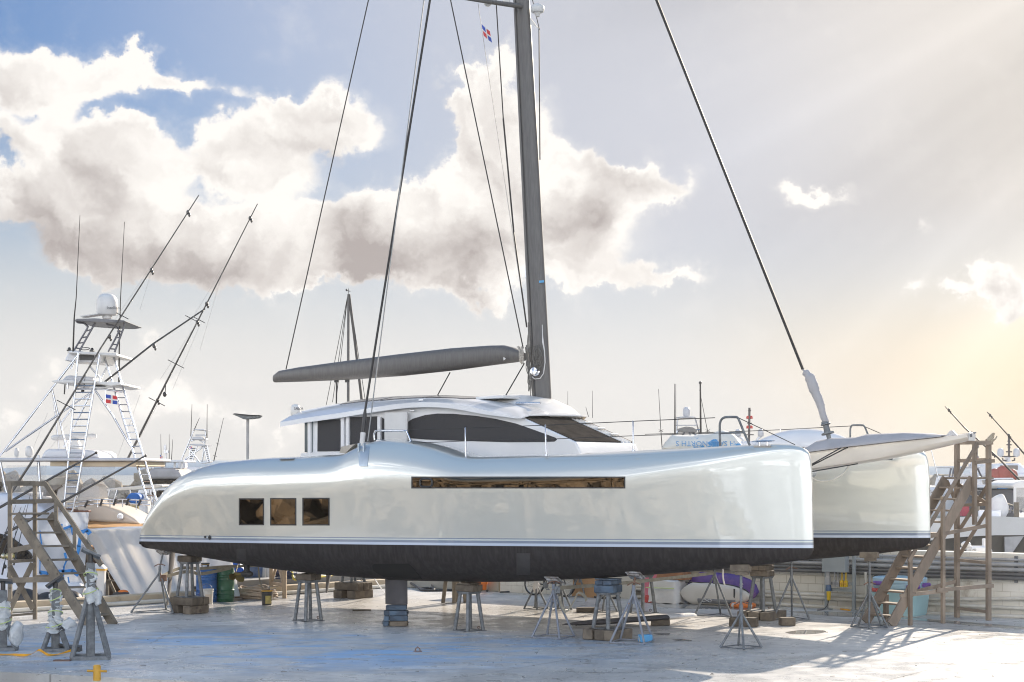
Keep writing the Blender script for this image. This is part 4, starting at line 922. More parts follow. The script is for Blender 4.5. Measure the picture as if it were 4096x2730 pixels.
mb = MB(); mb.box(gF + V((0, .05, kzF - .155)), (.48, .42, .03)); mb.build('top_plate', GALV, tf); mb = MB(); mb.box(gF + V((0, .05, .006)), (.66, .4, .012)); mb.build('base_plate', GALV, tf)
timber('timber_block', (gF.x, gF.y + .03, kzF - .075), (.48, .36, .13), R(-34), 'timber on top of the flat legged stand under the far hull')

def jack(pos, top, hub, r_, rz, mat, label, n=3, pad='board', lean=(0, 0), post_r=.028, handle=True, group='tripod jack stands propping the hulls'):
    pos = V(pos); t_ = thing('jack_stand', pos, label, 'jack stand', group); hubp = pos + V((lean[0] * .5, lean[1] * .5, hub)); tp = pos + V((lean[0], lean[1], top))
    feet = []
    for k in range(n):
        a = rz + 2 * math.pi * k / n; f = pos + V((r_ * math.cos(a), r_ * math.sin(a), .02)); feet.append(f)
        mb = MB(); mb.tube([hubp + V((0, 0, .04)), hubp + (f - hubp) * .06 + V((0, 0, -.02)), f], .023, 8); mb.build('leg', mat, t_, smooth=50)
    mb = MB()
    for k in range(n): mb.tube([feet[k] + V((0, 0, .012)), feet[(k + 1) % n] + V((0, 0, .012))], .013, 6)
    mb.build('base_bar', mat, t_, smooth=60)
    mb = MB(); mb.tube([hubp + V((0, 0, -.25)), hubp + V((0, 0, .12))], post_r * 1.25, 10); mb.build('sleeve', mat, t_, smooth=50)
    mb = MB(); mb.tube([hubp + V((0, 0, .1)), tp - V((0, 0, .04))], post_r * .8, 8); mb.build('screw', RUST if mat is not GALV else GALV, t_, smooth=60)
    if handle:
        h = hubp + V((0, 0, .15)); mb = MB(); mb.tube([h + V((-.13, -.03, -.03)), h + V((-.04, 0, .02)), h + V((.04, 0, .02)), h + V((.13, -.02, -.01))], .013, 6); mb.build('handle', RUST, t_, smooth=60)
    if pad == 'board':
        mb = MB(); mb.box((0, 0, 0), (.34, .26, .03)); mb.box((0, 0, -.035), (.26, .18, .04)); m = Euler((-.5, 0, R(-34))).to_matrix(); mb.v = [m @ p + tp for p in mb.v]; mb.build('pad', M('pad_board', (.42, .42, .42), (.15, .12, .10), scale=8, rough=.8), t_, bevel=.006)
    elif pad == 'timber':
        mb = MB(); mb.box((0, 0, .07), (.40, .20, .14)); mb.box((.03, .0, -.03), (.24, .18, .08)); m = Matrix.Rotation(R(-30), 3, 'Z'); mb.jitter(.02, 4); mb.v = [m @ p + tp - V((0, 0, .09)) for p in mb.v]; mb.build('pad', TIMBER, t_, bevel=.015)
    elif pad == 'cloth':
        mb = MB(); mb.ell(tp - V((0, 0, .08)), (.15, .13, .10), 14, 8); mb.jitter(.07, 9); mb.build('pad', CLOTHW, t_, smooth=80)
        mb = MB(); mb.tube(smooth_path([tp + V((.08, 0, -.08)), tp + V((.20, -.05, -.15)), tp + V((.22, -.06, -.45)), tp + V((.26, -.05, -.62))], 4), .02, 6); mb.build('cloth_tail', CLOTHW, t_, smooth=80)
    return t_
def hullz(p, off=0):
    """height of the hull skin above a ground point"""
    b = BINV @ (V((p[0], p[1], 1.0)) - BO); h = BEAM if b.y > BEAM / 2 else 0; y = abs(b.y - h); hw, hl, zs, zk, rt, zb, rv = hull_dims(b.x)
    s = (max(1 - (min(y, hl * .98) / hl) ** (1 / .62), 0)) ** (1 / 2.3); return B2W((b.x, b.y, zb - (zb - zk) * s)).z - off
def under(px, hull, y):
    p = BL(px, 2330, y=hull * BEAM + y); q = B2W(p); return V((q.x, q.y, 0))
# near side
ga = under(652, 0, -.22); jack(ga + V((-.12, -.15, 0)), hullz(ga) - .02, 1.0, .62, R(200), GALV, 'galvanised jack stand splayed under the near hull stern, leftmost of the tripods', lean=(.12, .15))
gb = under(2212, 0, -.20); jack(gb + V((0, -.25, 0)), hullz(gb) - .03, .98, .46, R(195), PALEJ, 'pale painted jack stand with a strap hooked on it, between two keel stands', n=4, lean=(.02, .25))
gc = under(2525, 0, -.20); jack(gc + V((0, -.25, 0)), hullz(gc) - .03, 1.02, .50, R(205), PALEJ, 'pale painted jack stand with one foot on a blue block', n=4, lean=(.08, .25))
gd = under(2960, 0, -.06); jack(gd + V((0, -.15, 0)), hullz(gd) - .0, .72, .40, R(180), RUST if 0 else GALV, 'tall thin jack stand with rusty feet under the near bow', n=4, pad='timber', post_r=.034, lean=(.02, .15))
# far side and behind
SJ = [(2144, 2448, 'small grey jack stand with rag at its hub before the bicycle', 4, None, .30), (2243, 2452, 'small jack stand partly behind the strapped pale jack', 4, 'board', .28), (2318, 2400, 'small jack stand before the plywood sheet', 3, None, .30), (2424, 2461, 'small jack stand behind the paint spotted keel stand', 4, 'board', .29), (1588, 2508, 'low jack stand half hidden behind the daggerboard blocks', 3, None, .34)]
for px, py, lb, n, pd, rr in SJ:
    gg = G(px, py - 8); jack(gg, .80 if px < 1700 else min(hullz(gg), 1.25) if False else 1.0, .66, rr, R(20 + px), GALV, lb, n=n, pad=pd, post_r=.022, handle=px != 2318)
mb = MB(); q = G(2144, 2440); mb.ell(q + V((0, -.03, .60)), (.08, .06, .16), 12, 8); mb.jitter(.06, 14); mb.build('rag', CLOTHW, smooth=80, label='dirty white rag tied on the small jack before the bicycle', cat='rag')
gi = G(2862, 2468); jack(gi, 1.36, 1.02, .52, R(190), GALV, 'jack stand with a white cloth bundled on its head, before the board bags', pad='cloth', lean=(-.05, 0), handle=False)
gj = G(3166, 2480); jack(gj, hullz(gj) - .01, 1.03, .48, R(200), GALV, 'grey jack stand right of the purple bag with a rusty screw', pad=None)
gk = G(3478, 2512); jack(gk, keel_at(3478, 1)[1] + .05, .82, .42, R(185), GALV, 'grey jack stand under the far bow at the foot of the right stairs', n=5, pad='timber', post_r=.034)
timber('timber_block', G(3148, 2503) + V((0, 0, .09)), (.34, .22, .18), R(10), 'loose block right of the pile beside the purple bag')
timber('timber_block', G(2975, 2507) + V((0, 0, .10)), (.62, .22, .20), R(-20), 'blue ended timber lying left of the pile beside the purple bag')
timber('timber_block', G(2345, 2450) + V((0, 0, .06)), (.48, .18, .12), R(-3), 'lone flat timber on the sunlit strip behind the pale jack')
PBLUE = M('flaking_blue_block', (.10, .36, .62), (.08, .30, .55), scale=5, rough=.8, c3=(.62, .58, .52), s3=6, lo3=.56, hi3=.6, bump=.3)
timber('timber_block', G(2580, 2569) + V((0, 0, .075)), (.25, .22, .15), R(12), 'flaking bright blue block under the foot of a pale jack', mat=PBLUE)
# blocks under the daggerboard
cb = keel_at(1583, 0)[0] + V((.02, -.03, 0)); hb_ = B2W(T3).z - .004; ch = hb_ / 4
for i in range(4):
    nm = ('bottom', 'second', 'third', 'top')[i]; mt = TIMBERB if i else TIMBER
    timber('timber_block', (cb.x + (.05 if i < 3 else .0), cb.y, ch * (i + .5)), (.40 if i < 3 else .46, .30, ch - .004), R(4 * (i % 2) - 3), nm + ' timber of the blue stained stack under the daggerboard', mat=mt)
    if i < 3: timber('timber_block', (cb.x - .215, cb.y - .02, ch * (i + .5)), (.12, .28, ch - .006), R(3 * i - 3), nm + ' short block at the left of the stack under the daggerboard', mat=TIMBERB)
# spare foil on two blocks
fa, fz = P(2249, 2499, 37.9), P(2775, 2461, 38.9)
for px, py in ((2408, 2520), (2642, 2503)):
    q = G(px, py); f = (q.x - fa.x) / (fz.x - fa.x); zf = lerp(fa.z, fz.z, f) - .045
    timber('timber_block', (q.x, q.y, zf / 2), (.42, .20, zf), R(-5), ('left' if px < 2500 else 'right') + ' block carrying the spare foil on the ground')
foil = thing('foil', (fa + fz) / 2, 'long dark spare foil with a white end, lying on two blocks', 'foil')
d = (fz - fa); sdv_ = V((-d.y, d.x, 0)).normalized()
def foil_ring(f, cw, th): 
    p = fa + d * f; return [p + sdv_ * cw * a + V((0, 0, th * b)) for a, b in ((-.5, 0), (-.4, .6), (-.15, 1), (.2, .8), (.5, 0), (.2, -.8), (-.15, -1), (-.4, -.6))]
mb = MB(); mb.loft([foil_ring(f, c_, th) for f, c_, th in ((0, .04, .006), (.03, .18, .02), (.12, .36, .045), (.3, .5, .06), (.78, .5, .06))]); mb.build('blade', ANTIG, foil, smooth=50)
mb = MB(); mb.loft([foil_ring(f, c_, th) for f, c_, th in ((.78, .5, .06), (.97, .46, .06), (1, .36, .04))]); mb.build('shank', CLOTHW, foil, smooth=50)

# straps ------------------------------------------------------------------------------------------
def ribbon(pts, wdt, k=6, up=(0, 0, 1), twist=None, th=.004):
    path = smooth_path(pts, k); a, b = [], []
    for i, p in enumerate(path):
        u = V(up) if twist is None else V((math.sin(twist * i / len(path)), 0, math.cos(twist * i / len(path))))
        a.append(p - u * wdt / 2); b.append(p + u * wdt / 2)
    mb = MB(); t_ = (path[-1] - path[0]).cross(V(up)); t_ = t_.normalized() * th if t_.length > 1e-6 else V((0, th, 0)); mb.slab([a, b], t_); return mb
st = thing('strap', gb + V((0, -.25, .9)), 'long grey webbing strap stretched from a pale jack to a cloth topped jack', 'strap')
e0 = V((gb.x + .02, gb.y - .28, 1.02)); e1 = gi + V((-.02, 0, 1.03)); L_ = e1 - e0
ribbon([e0, e0 + L_ * .35 - V((0, 0, .03)), e0 + L_ * .7 - V((0, 0, .02)), e1], .075).build('webbing', STRAPM, st)
Yb = e0.y + .02
ribbon([P(2238, 2385, Yb), P(2244, 2418, Yb), P(2258, 2445, Yb), P(2266, 2449, Yb), P(2290, 2415, Yb), P(2310, 2372, Yb + .1)], .07, up=(.7, 0, .35)).build('loose_tail', STRAPM, st)
ribbon([P(2312, 2370, Yb + .1), P(2330, 2378, Yb + .1), P(2342, 2390, Yb + .1), P(2345, 2405, Yb + .1)], .08, up=(.6, 0, .5)).build('loose_end', STRAPM, st)
mb = MB(); mb.box(e0 + V((.06, -.03, -.03)), (.12, .06, .14)); mb.tube([e0 + V((.02, -.05, -.1)), e0 + V((.08, -.07, .06))], .015, 6); mb.build('ratchet', GALV, st, bevel=.008)
st = thing('strap', ga + V((0, -.1, .9)), 'tan webbing strap sagging from the stern jack past the drums', 'strap')
ja = ga + V((-.06, -.1, .86)); k1 = keel_at(800)[0]
ribbon([ja, P(720, 2274, 43.2), P(800, 2275, 43.4), P(900, 2268, 43.6), P(1030, 2263, 43.8)], .075).build('webbing', STRAPM, st)
ribbon([ja + V((0, 0, -.03)), P(740, 2288, 43.0), P(800, 2296, 43.2), P(860, 2287, 43.3), P(925, 2272, 43.5)], .08).build('webbing', STRAPM, st)
ribbon([P(1033, 2262, 43.8), P(1036, 2300, 43.8), P(1041, 2330, 43.8), P(1052, 2358, 43.8)], .04, up=(1, 0, 0)).build('loose_tail', STRAPM, st)
mb = MB(); mb.box(ja + V((.1, -.03, -.02)), (.16, .07, .15)); mb.tube([ja + V((.02, -.05, .1)), ja + V((.12, -.06, -.12))], .018, 6); mb.build('ratchet', RUST, st, bevel=.008)

# stairs --------------------------------------------------------------------------------------------
O = V((8.42, 38.45, 0)); U = V((.86, .51, 0)).normalized(); Wd = V((-.51, .86, 0)).normalized()
def S(d_, w_, z): return O + U * d_ + Wd * w_ + V((0, 0, z))
sr = thing('wooden_stairs', O + U * 1.4, 'tall brown timber access stairs standing against the far bow on the right', 'stairs')
ZP = 3.26; DT = 2.42
for w_ in (0, .84):
    mb = MB(); mb.beam(S(-.06, w_, .02), S(DT, w_, ZP - .02), .05, .26, up=(0, 0, 1)); mb.build('stringer', STAIRW, sr, bevel=.008)
for k in range(12):
    f = (k + .75) / 12.6; mb = MB(); c = S(f * DT + .05, .42, f * ZP); mb.box(c, (.27, .80, .04), math.atan2(U.y, U.x)); mb.build('tread', STAIRW, sr, bevel=.006)
mb = MB(); mb.box(S(DT + .28, .42, ZP), (.62, 1.0, .045), math.atan2(U.y, U.x)); mb.build('platform', STAIRW, sr, bevel=.006)
def post(d_, w_, z0, z1, s_=.10):
    mb = MB(); mb.beam(S(d_, w_, z0), S(d_, w_, z1), s_, s_ * .9, up=Wd); mb.build('post', STAIRW, sr, bevel=.006)
post(2.86, -.06, 0, 4.16, .105); post(2.83, .90, 0, 4.08, .105); post(1.40, -.10, 0, 2.85, .085); post(.41, -.10, 0, 1.65, .085); post(2.40, -.08, 2.2, 4.1, .09); post(.62, .9, 0, .62, .10)
def brd(a, b, nm='rail', w_=.04, h_=.085):
    mb = MB(); mb.beam(a, b, w_, h_); mb.build(nm, STAIRW, sr, bevel=.004)
brd(S(2.86, -.13, 4.08), S(2.83, .97, 4.08)); brd(S(2.40, -.13, 4.05), S(2.92, -.13, 4.07)); brd(S(2.86, -.13, 3.68), S(2.83, .97, 3.66)); brd(S(2.36, -.15, 3.62), S(2.95, -.15, 3.66))
brd(S(2.42, -.16, 4.06), S(.30, -.16, 1.42), 'handrail')
brd(S(1.15, -.15, .76), S(2.92, -.15, .80)); brd(S(1.0, -.02, 1.95), S(2.9, -.02, 2.18)); brd(S(.2, .0, .66), S(1.5, -.15, .74)); brd(S(2.83, .9, .85), S(1.2, .9, .60))
brd(S(2.84, -.02, 2.66), S(2.81, .94, 2.62), 'cross_rail', .04, .07); brd(S(2.84, -.02, 1.32), S(2.81, .94, 1.35), 'cross_rail', .04, .07); brd(S(2.84, -.02, .20), S(2.81, .94, .22), 'cross_rail', .04, .07)
brd(S(2.90, -.02, 3.12), S(2.87, .94, 1.95), 'brace'); brd(S(2.90, .94, 3.12), S(2.88, -.02, 2.66), 'brace'); brd(S(2.92, -.02, 2.6), S(2.90, .94, 1.4), 'brace')
brd(S(2.5, .9, 3.2), S(2.8, .9, 2.7), 'brace')
mb = MB(); c = S(2.86, -.12, 4.14)
for k in range(5): mb.tube(arc(c + V((.02 * k, 0, .02 * k)), .07, .3 * k, 5.5 + .2 * k, 9, (1, .2, 0), (0, .3, 1)), .014, 5)
mb.build('rope', ROPE, smooth=60, label='knotted rope around the top corner post of the right stairs', cat='rope')

sl_ = thing('wooden_stairs', G(95, 2482), 'grey weathered timber access stairs on the left beside the wrapped stands', 'stairs')
a0, a1 = G(40, 2484), G(140, 2478); b0, b1 = G(354, 2503), G(452, 2497); zt_ = 2.42
def brl(a, b, nm, w_=.05, h_=.10, up=(0, 0, 1), bev=.006):
    mb = MB(); mb.beam(a, b, w_, h_, up); mb.build(nm, STAIRO, sl_, bevel=bev)
for a in (a0, a1): brl(a, a + V((0, 0, 3.15)), 'post', .09, .08, (0, 1, 0))
UL = (b0 - a0)
s0 = a0 + V((.10, -.08, zt_ - .02)); s1 = a0 + (b1 - b0) + V((.16, .1, zt_ - .02))
tl0, tl1 = P(66, 2062, a0.y - .12), P(200, 2062, a1.y - .12)
def at0(f): return b0.lerp(tl0, f)
def at1(f): return b1.lerp(tl1, f)
brl(at0(-.02), at0(1), 'stringer', .05, .25); brl(at1(-.02), at1(1), 'stringer', .05, .25)
for k in range(8):
    f = (k + .7) / 8; p, q = at0(f), at1(f); mb = MB(); mb.beam(p, q, .24, .04); mb.build('tread', STAIRO, sl_, bevel=.005)
mb = MB(); mb.prism([a0 + V((0, -.12, zt_)), at0(1) + V((.16, -.05, .02)), at1(1) + V((.0, -.05, .02)), a1 + V((.05, .08, zt_))], (0, 0, .045)); mb.build('platform', STAIRO, sl_, bevel=.006)
brl(a0 + V((-.08, -.05, 3.14)), a1 + V((.02, -.05, 3.14)), 'rail', .05, .11); brl(a1 + V((-.02, -.05, 3.13)), P(182, 1935, a1.y - .1), 'rail', .05, .11); brl(a0 + V((0, -.05, 2.72)), a1 + V((0, -.05, 2.72)), 'rail'); brl(a1 + V((0, -.05, 2.72)), P(225, 2002, a1.y - .2), 'rail')
hr0, hr1 = P(180, 1933, a1.y - .1), P(405, 2262, 39.4); brl(hr0, hr1, 'handrail', .05, .11)
for f in (.20, .53):
    p = hr0.lerp(hr1, f); brl(V((p.x, p.y, p.z)), V((p.x, p.y, p.z - .62)), 'baluster', .08, .06, (0, 1, 0))
brl(a0 + V((0, -.06, 1.35)), a1 + V((0, -.06, 1.37)), 'rail', .05, .07); brl(a0 + V((0, -.06, .93)), P(235, 2318, a0.y - .5), 'rail', .05, .12); brl(a1 + V((0, -.03, .98)), P(250, 2305, a1.y - .6), 'rail', .05, .08); brl(a0 + V((0, -.05, .12)), a1 + V((0, -.05, .14)), 'rail', .05, .05)
brl(a0 + V((.02, -.1, 1.25)), a1 + V((-.02, -.1, .25)), 'brace', .05, .12); brl(a1 + V((-.02, -.12, 1.3)), a0 + V((.02, -.12, .25)), 'brace', .05, .12); brl(a0 + V((.02, -.1, 1.6)), at0(.72) + V((0, .05, 0)), 'brace', .05, .12)

# wrapped stands in the left foreground ---------------------------------------------------------------
WRAP = M('plastic_wrap', (.80, .82, .82), (.66, .69, .70), scale=9, rough=.35, bump=.9, bscale=14, trans=.25)
TAPEG = M('green_tape', (.62, .74, .30), None, rough=.5)
def big_stand(px, py, top, legz, half, label, nleg=4, tilt=.0, padrot=.5, seed=1, wraps=(), pad_m=BLACK):
    c = G(px, py); t_ = thing('wrapped_stand', c, label, 'boat stand', 'plastic wrapped steel stands at the left')
    mb = MB(); mb.box(c + V((0, 0, (top - .15) / 2)), (.14, .14, top - .15), .4); mb.build('post', GALV, t_, bevel=.012)
    for k in range(nleg):
        a = math.pi / 4 + .15 + 2 * math.pi * k / nleg; f = c + V((half * 1.35 * math.cos(a), half * 1.0 * math.sin(a), .04)); mb = MB(); mb.beam(f, c + V((.07 * math.cos(a), .07 * math.sin(a), legz)), .085, .05, up=(math.cos(a), math.sin(a), .1)); mb.build('leg', GALV, t_, bevel=.005)
    mb = MB()
    cs = [c + V((half * 1.35 * math.cos(math.pi / 4 + .15 + 2 * math.pi * k / nleg), half * math.sin(math.pi / 4 + .15 + 2 * math.pi * k / nleg), .035)) for k in range(nleg)]
    for k in range(nleg): mb.beam(cs[k], cs[(k + 1) % nleg], .07, .07)
    mb.build('base_frame', GALV, t_, bevel=.005)
    mb = MB(); tp = c + V((0, 0, top)); mb.tube([c + V((0, 0, top - .2)), tp], .045, 10); mb.build('screw', BLACK, t_, smooth=50)
    mb = MB(); mb.box((0, 0, .02), (.36, .24, .05)); m = Euler((-.25, padrot, .2)).to_matrix(); mb.v = [m @ p + tp for p in mb.v]; mb.build('pad', pad_m, t_, bevel=.008)
    for i, (za, zb, r0, r1) in enumerate(wraps):
        mb = MB(); n = 15; pts = [c + V((0, 0, lerp(za, zb, j / n))) for j in range(n + 1)]; mb.tube(pts, [lerp(r0, r1, j / n) * (1 + .18 * math.sin(j * 2.1 + i)) for j in range(n + 1)], 16); mb.jitter(.09, 5, seed + i); mb.jitter(.03, 17, seed + i); mb.build('wrap', WRAP, t_, smooth=80)
        for q in (.25, .75):
            mb = MB(); z = lerp(za, zb, q); r_ = lerp(r0, r1, q) + .03; mb.tube([c + V((r_ * math.cos(a), r_ * math.sin(a), z + .05 * math.sin(a + q * 4))) for a in [2 * math.pi * j / 18 for j in range(18)]], .010, 5, close=True); mb.build('tape', TAPEG, t_, smooth=60)
    return c, t_
cA, tA = big_stand(362, 2636, 1.90, 1.12, .34, 'largest wrapped steel stand with square post, plastic from post top to legs', seed=3, wraps=((1.08, 1.68, .115, .085),), padrot=.45, pad_m=GALV)
mb = MB(); mb.box(cA + V((-.42, -.34, .008)), (.30, .16, .016)); mb.build('foot_plate', RUST, tA)
cB, tB = big_stand(222, 2606, 1.30, .55, .24, 'middle wrapped steel stand with ragged white plastic bags and green tape', seed=8, wraps=((.95, 1.2, .075, .07), (.40, .84, .17, .085)), padrot=-.6)
cC, tC = big_stand(12, 2602, 1.30, .55, .26, 'wrapped stand cut by the left edge with a white bag tied on', seed=5, wraps=((.42, .9, .14, .10),), padrot=.1)
mb = MB(); mb.ell(cC + V((.27, -.1, .33)), (.13, .12, .24), 16, 10); mb.jitter(.06, 5); mb.jitter(.02, 16); mb.build('bag', WRAP, tC, smooth=80)
mb = MB(); mb.ell(cB + V((.26, -.05, .52)), (.15, .10, .10), 14, 8); mb.jitter(.09, 8); mb.build('bag', WRAP, tB, smooth=80)
mb = MB(); mb.ell(cA + V((.14, -.05, 1.12)), (.08, .06, .16), 12, 8); mb.jitter(.07, 11); mb.build('bag', WRAP, tA, smooth=80)
mb = MB(); q = G(300, 2606); mb.box(q + V((0, 0, .05)), (.22, .2, .1)); mb.tube([q + V((-.1, 0, .06)), q + V((-.25, -.05, .12)), q + V((-.4, .1, .13))], .03, 6); mb.jitter(.03, 7); mb.build('cloth_bundle', BLACK, smooth=60, label='black cloth lump on the ground between two wrapped stands', cat='cloth')
sy = MB()
def grib(pts, wd, mat, label, cat='strap', lift=.03):
    q = [G(x, y) + V((0, 0, z)) for x, y, z in pts]; path = smooth_path(q, 7); mb = MB(); rows = [[], []]
    for i, p in enumerate(path):
        tw = .5 + .45 * math.sin(i * .35); rows[0].append(p + V((0, -wd * .5 * tw, .006))); rows[1].append(p + V((0, wd * .5 * tw, .012 + wd * (1 - tw) * .25)))
    mb.slab(rows, (0, 0, .004)); return mb.build('webbing_strap', mat, smooth=60, label=label, cat=cat)
YSTR = M('orange_webbing', (.80, .38, .02), (.72, .33, .02), scale=6, rough=.8)
grib([(-30, 2622, 0), (40, 2622, 0), (90, 2628, 0), (125, 2625, .02), (155, 2617, .05), (190, 2624, 0), (235, 2622, .01), (284, 2616, .03)], .16, YSTR, 'orange webbing strap lying before the wrapped stands')
bo = thing('bollard', G(388, 2718), 'small yellow mooring bollard with a cross bar at the quay edge', 'bollard'); c = G(388, 2718)
mb = MB(); mb.lathe([(.062, -.02), (.062, .21), (.05, .235), (.001, .24)], c, 16); mb.build('post', YELLOW, bo, smooth=45)
mb = MB(); mb.tube([c + V((-.16, 0, .14)), c + V((.16, 0, .13))], .019, 8); mb.build('cross_bar', YELLOW, bo, smooth=60)
mb = MB(); c = G(1671, 2607); mb.tube([c + V((-.045, 0, 0)), c + V((-.04, 0, .05)), c + V((0, 0, .09)), c + V((.04, 0, .05)), c + V((.045, 0, 0))], .012, 6); mb.box(c + V((0, 0, .006)), (.16, .08, .01)); mb.build('ring_bolt', RUST, smooth=50, label='small iron ring bolt set in the blue stained concrete', cat='ring bolt')

# drums, pails, hoses ----------------------------------------------------------------------------------
def drum(px, py, r_, h, mat, label):
    c = G(px, py); t_ = thing('drum', c, label, 'drum')
    pr = [(r_ * .97, 0), (r_, .02)]
    for zz in (.10, .17, .24, .36, .66, .75, .82):
        pr += [(r_, h * zz - .012), (r_ * 1.035, h * zz), (r_, h * zz + .012)]
    pr += [(r_, h - .02), (r_ * 1.03, h - .01), (r_ * 1.03, h), (r_ * .95, h), (r_ * .95, h - .02), (.001, h - .02)]
    mb = MB(); mb.lathe(pr, c, 28); mb.build('body', mat, t_, smooth=50)
    mb = MB(); mb.lathe([(.035, 0), (.035, .02), (.001, .022)], c + V((r_ * .5, -.05, h - .02)), 10); mb.build('bung', GALV, t_); return c
cbd = drum(827, 2408, .275, .885, M('drum_blue', (.03, .13, .36), (.025, .10, .30), scale=4, rough=.4, c3=(.10, .16, .28), s3=3, lo3=.62, hi3=.7), 'blue steel drum next to the green drum')
cgd = drum(902, 2407, .225, .87, M('drum_green', (.015, .10, .045), (.012, .075, .035), scale=4, rough=.35, c3=(.10, .15, .08), s3=4, lo3=.66, hi3=.72), 'dark green steel drum right of the blue drum')
def pail(c, r_, h, mat, label, lid=None, rim=None, handle=False, lab=None, txt=None, band=None):
    c = V(c); t_ = thing('pail', c, label, 'pail'); mb = MB()
    mb.lathe([(r_ * .86, 0), (r_ * .88, .01), (r_ * .97, h * .80), (r_ * 1.04, h * .81), (r_ * 1.04, h * .84), (r_ * .98, h * .85), (r_ * .99, h * .91), (r_ * 1.05, h * .92), (r_ * 1.05, h), (r_ * .97, h), (r_ * .92, h * .7), (.001, h * .68)], c, 22); mb.build('body', mat, t_, smooth=40)
    if lid: mb = MB(); mb.lathe([(r_ * 1.06, h * .86), (r_ * 1.07, h * 1.02), (r_ * .9, h * 1.03), (r_ * .88, h * 1.0), (.001, h * 1.0)], c, 22); mb.build('lid', lid, t_, smooth=40)
    if rim: mb = MB(); mb.lathe([(r_ * 1.07, h * .95), (r_ * 1.07, h * 1.01), (r_ * .95, h * 1.01), (r_ * .94, h * .95)], c, 22); mb.build('rim', rim, t_, smooth=40)
    if band: mb = MB(); mb.lathe([(r_ * .985, h * .76), (r_ * 1.0, h * .80), (r_ * .985, h * .84)], c, 22); mb.build('band', band, t_, smooth=60)
    if handle: mb = MB(); mb.tube([c + V((r_ * 1.05 * math.cos(a) - .03, -.02, h * .93 + .16 * math.sin(a) + .0 * a)) for a in [math.pi * j / 10 for j in range(11)]], .006, 5); mb.build('handle', GALV, t_, smooth=60)
    if lab:
        mb = MB(); rows = [[c + V((r_ * (.905 + .06 * z) * 1.012 * math.sin(a), -r_ * (.905 + .06 * z) * 1.012 * math.cos(a), h * z)) for a in [lab[1] + (-.62 + .155 * j) for j in range(9)]] for z in (.12, .3, .5, .66)]; mb.slab(rows, (0, .004, 0)); lb = mb.build('paper_label', lab[0], t_, smooth=60)
        if txt: text_part(txt, h * .26, TEXTB, lb, facing(c + V((r_ * 1.01 * math.sin(lab[1]), -r_ * 1.01 * math.cos(lab[1]), h * .36)), (math.sin(lab[1]), -math.cos(lab[1]), 0)))
    return t_
LABW = M('paper_white', (.75, .75, .73), None, rough=.7); LABY = M('paper_yellow', (.55, .45, .14), (.35, .30, .12), scale=9, rough=.7)
PAILW = M('pail_white', (.62, .61, .57), (.52, .51, .48), scale=5, rough=.45)
pail(G(831, 2417), .145, .39, PAILW, 'white paint pail with wire handle in front of the blue drum', handle=True, lab=(M('paper_faded', (.58, .50, .40), None, rough=.8), .3))
pail(G(745, 2398), .15, .36, BLACK, 'black lidded oil pail behind the stern timber pile, the left one', lid=BLACK, lab=(LABW, .1), band=YELLOW)
pail(G(787, 2402), .15, .36, BLACK, 'black lidded oil pail with lettered label between timber pile and blue drum', lid=BLACK, lab=(LABW, -.1), txt='Mobil', band=YELLOW)
pail(cbd + V((-.04, .02, .865)), .11, .15, BLACK, 'squat black and white tin standing on top of the blue drum', lid=BLACK, lab=(LABW, 0), band=YELLOW)
pail(G(1068, 2421), .145, .37, BLACK, 'black pail with yellow rim and torn label before the coiled hose', rim=YELLOW, lab=(LABY, .45))
pail(G(2377, 2385), .15, .36, PAILW, 'white pail with magenta rim before the plywood sheet', rim=M('magenta_plastic', (.35, .03, .12), None, rough=.5), lab=(M('paper_green', (.40, .46, .40), None), -.3))
mb = MB(); rg = random.Random(21); cc_ = G(1020, 2398)
for k in range(17):
    r0 = rg.uniform(.32, .55); z0 = .03 + .27 * rg.random(); ox, oy = rg.uniform(-.05, .05), rg.uniform(-.04, .04); tl = rg.uniform(-.05, .05)
    mb.tube([cc_ + V((ox + r0 * 1.1 * math.cos(a), oy + r0 * .8 * math.sin(a), max(z0 * (1.1 - .5 * (r0 - .3)) + tl * math.sin(a) + .03 * math.sin(3 * a + k), .025))) for a in [2 * math.pi * j / 28 for j in range(28)]], .025, 6, close=True)
mb.build('hose_coil', M('tan_hose', (.40, .31, .23), (.32, .25, .185), scale=6, rough=.7), smooth=60, label='heaped coil of tan hose on the ground behind a black pail', cat='hose')
def draped(name, mat, c, sx, sy, h, label, cat, rz=0, seed=1, amp=.12, n=14):
    c = V(c); mb = MB(); rows = []; m = Matrix.Rotation(rz, 3, 'Z')
    for j in range(n + 1):
        rw = []
        for i in range(n + 1):
            u, v = i / n * 2 - 1, j / n * 2 - 1; e = max(abs(u), abs(v)); f = 1 if e < .55 else max(0, 1 - ((e - .55) / .45) ** 1.6)
            p = V((u * sx / 2, v * sy / 2, 0)); z = h * f * (1 + amp * mnoise.noise(V((u * 2.3, v * 2.3, seed)))) + .02 + (h * .12 * abs(mnoise.noise(V((u * 5, v * 5, seed + 4)))))
            p += V((mnoise.noise(V((u * 4, v * 4, seed + 9))), mnoise.noise(V((u * 4, v * 4, seed + 19))), 0)) * .08 * sx
            rw.append(c + m @ p + V((0, 0, z)))
        rows.append(rw)
    mb.slab(rows, (0, 0, -.015)); return mb.build(name, mat, smooth=70, label=label, cat=cat, origin=c)
BTARP = M('tarp_blue', (.015, .12, .52), (.012, .09, .42), scale=3, rough=.4, bump=.4, bscale=5)
qz = V((0, 0, .42))
draped('tarpaulin', BTARP, P(905, 2303, 50.3), 1.2, .9, .46, 'bright blue tarpaulin heaped behind the drums', 'tarpaulin', seed=4)
def on_quay(px, py): return G(px, py, .42)
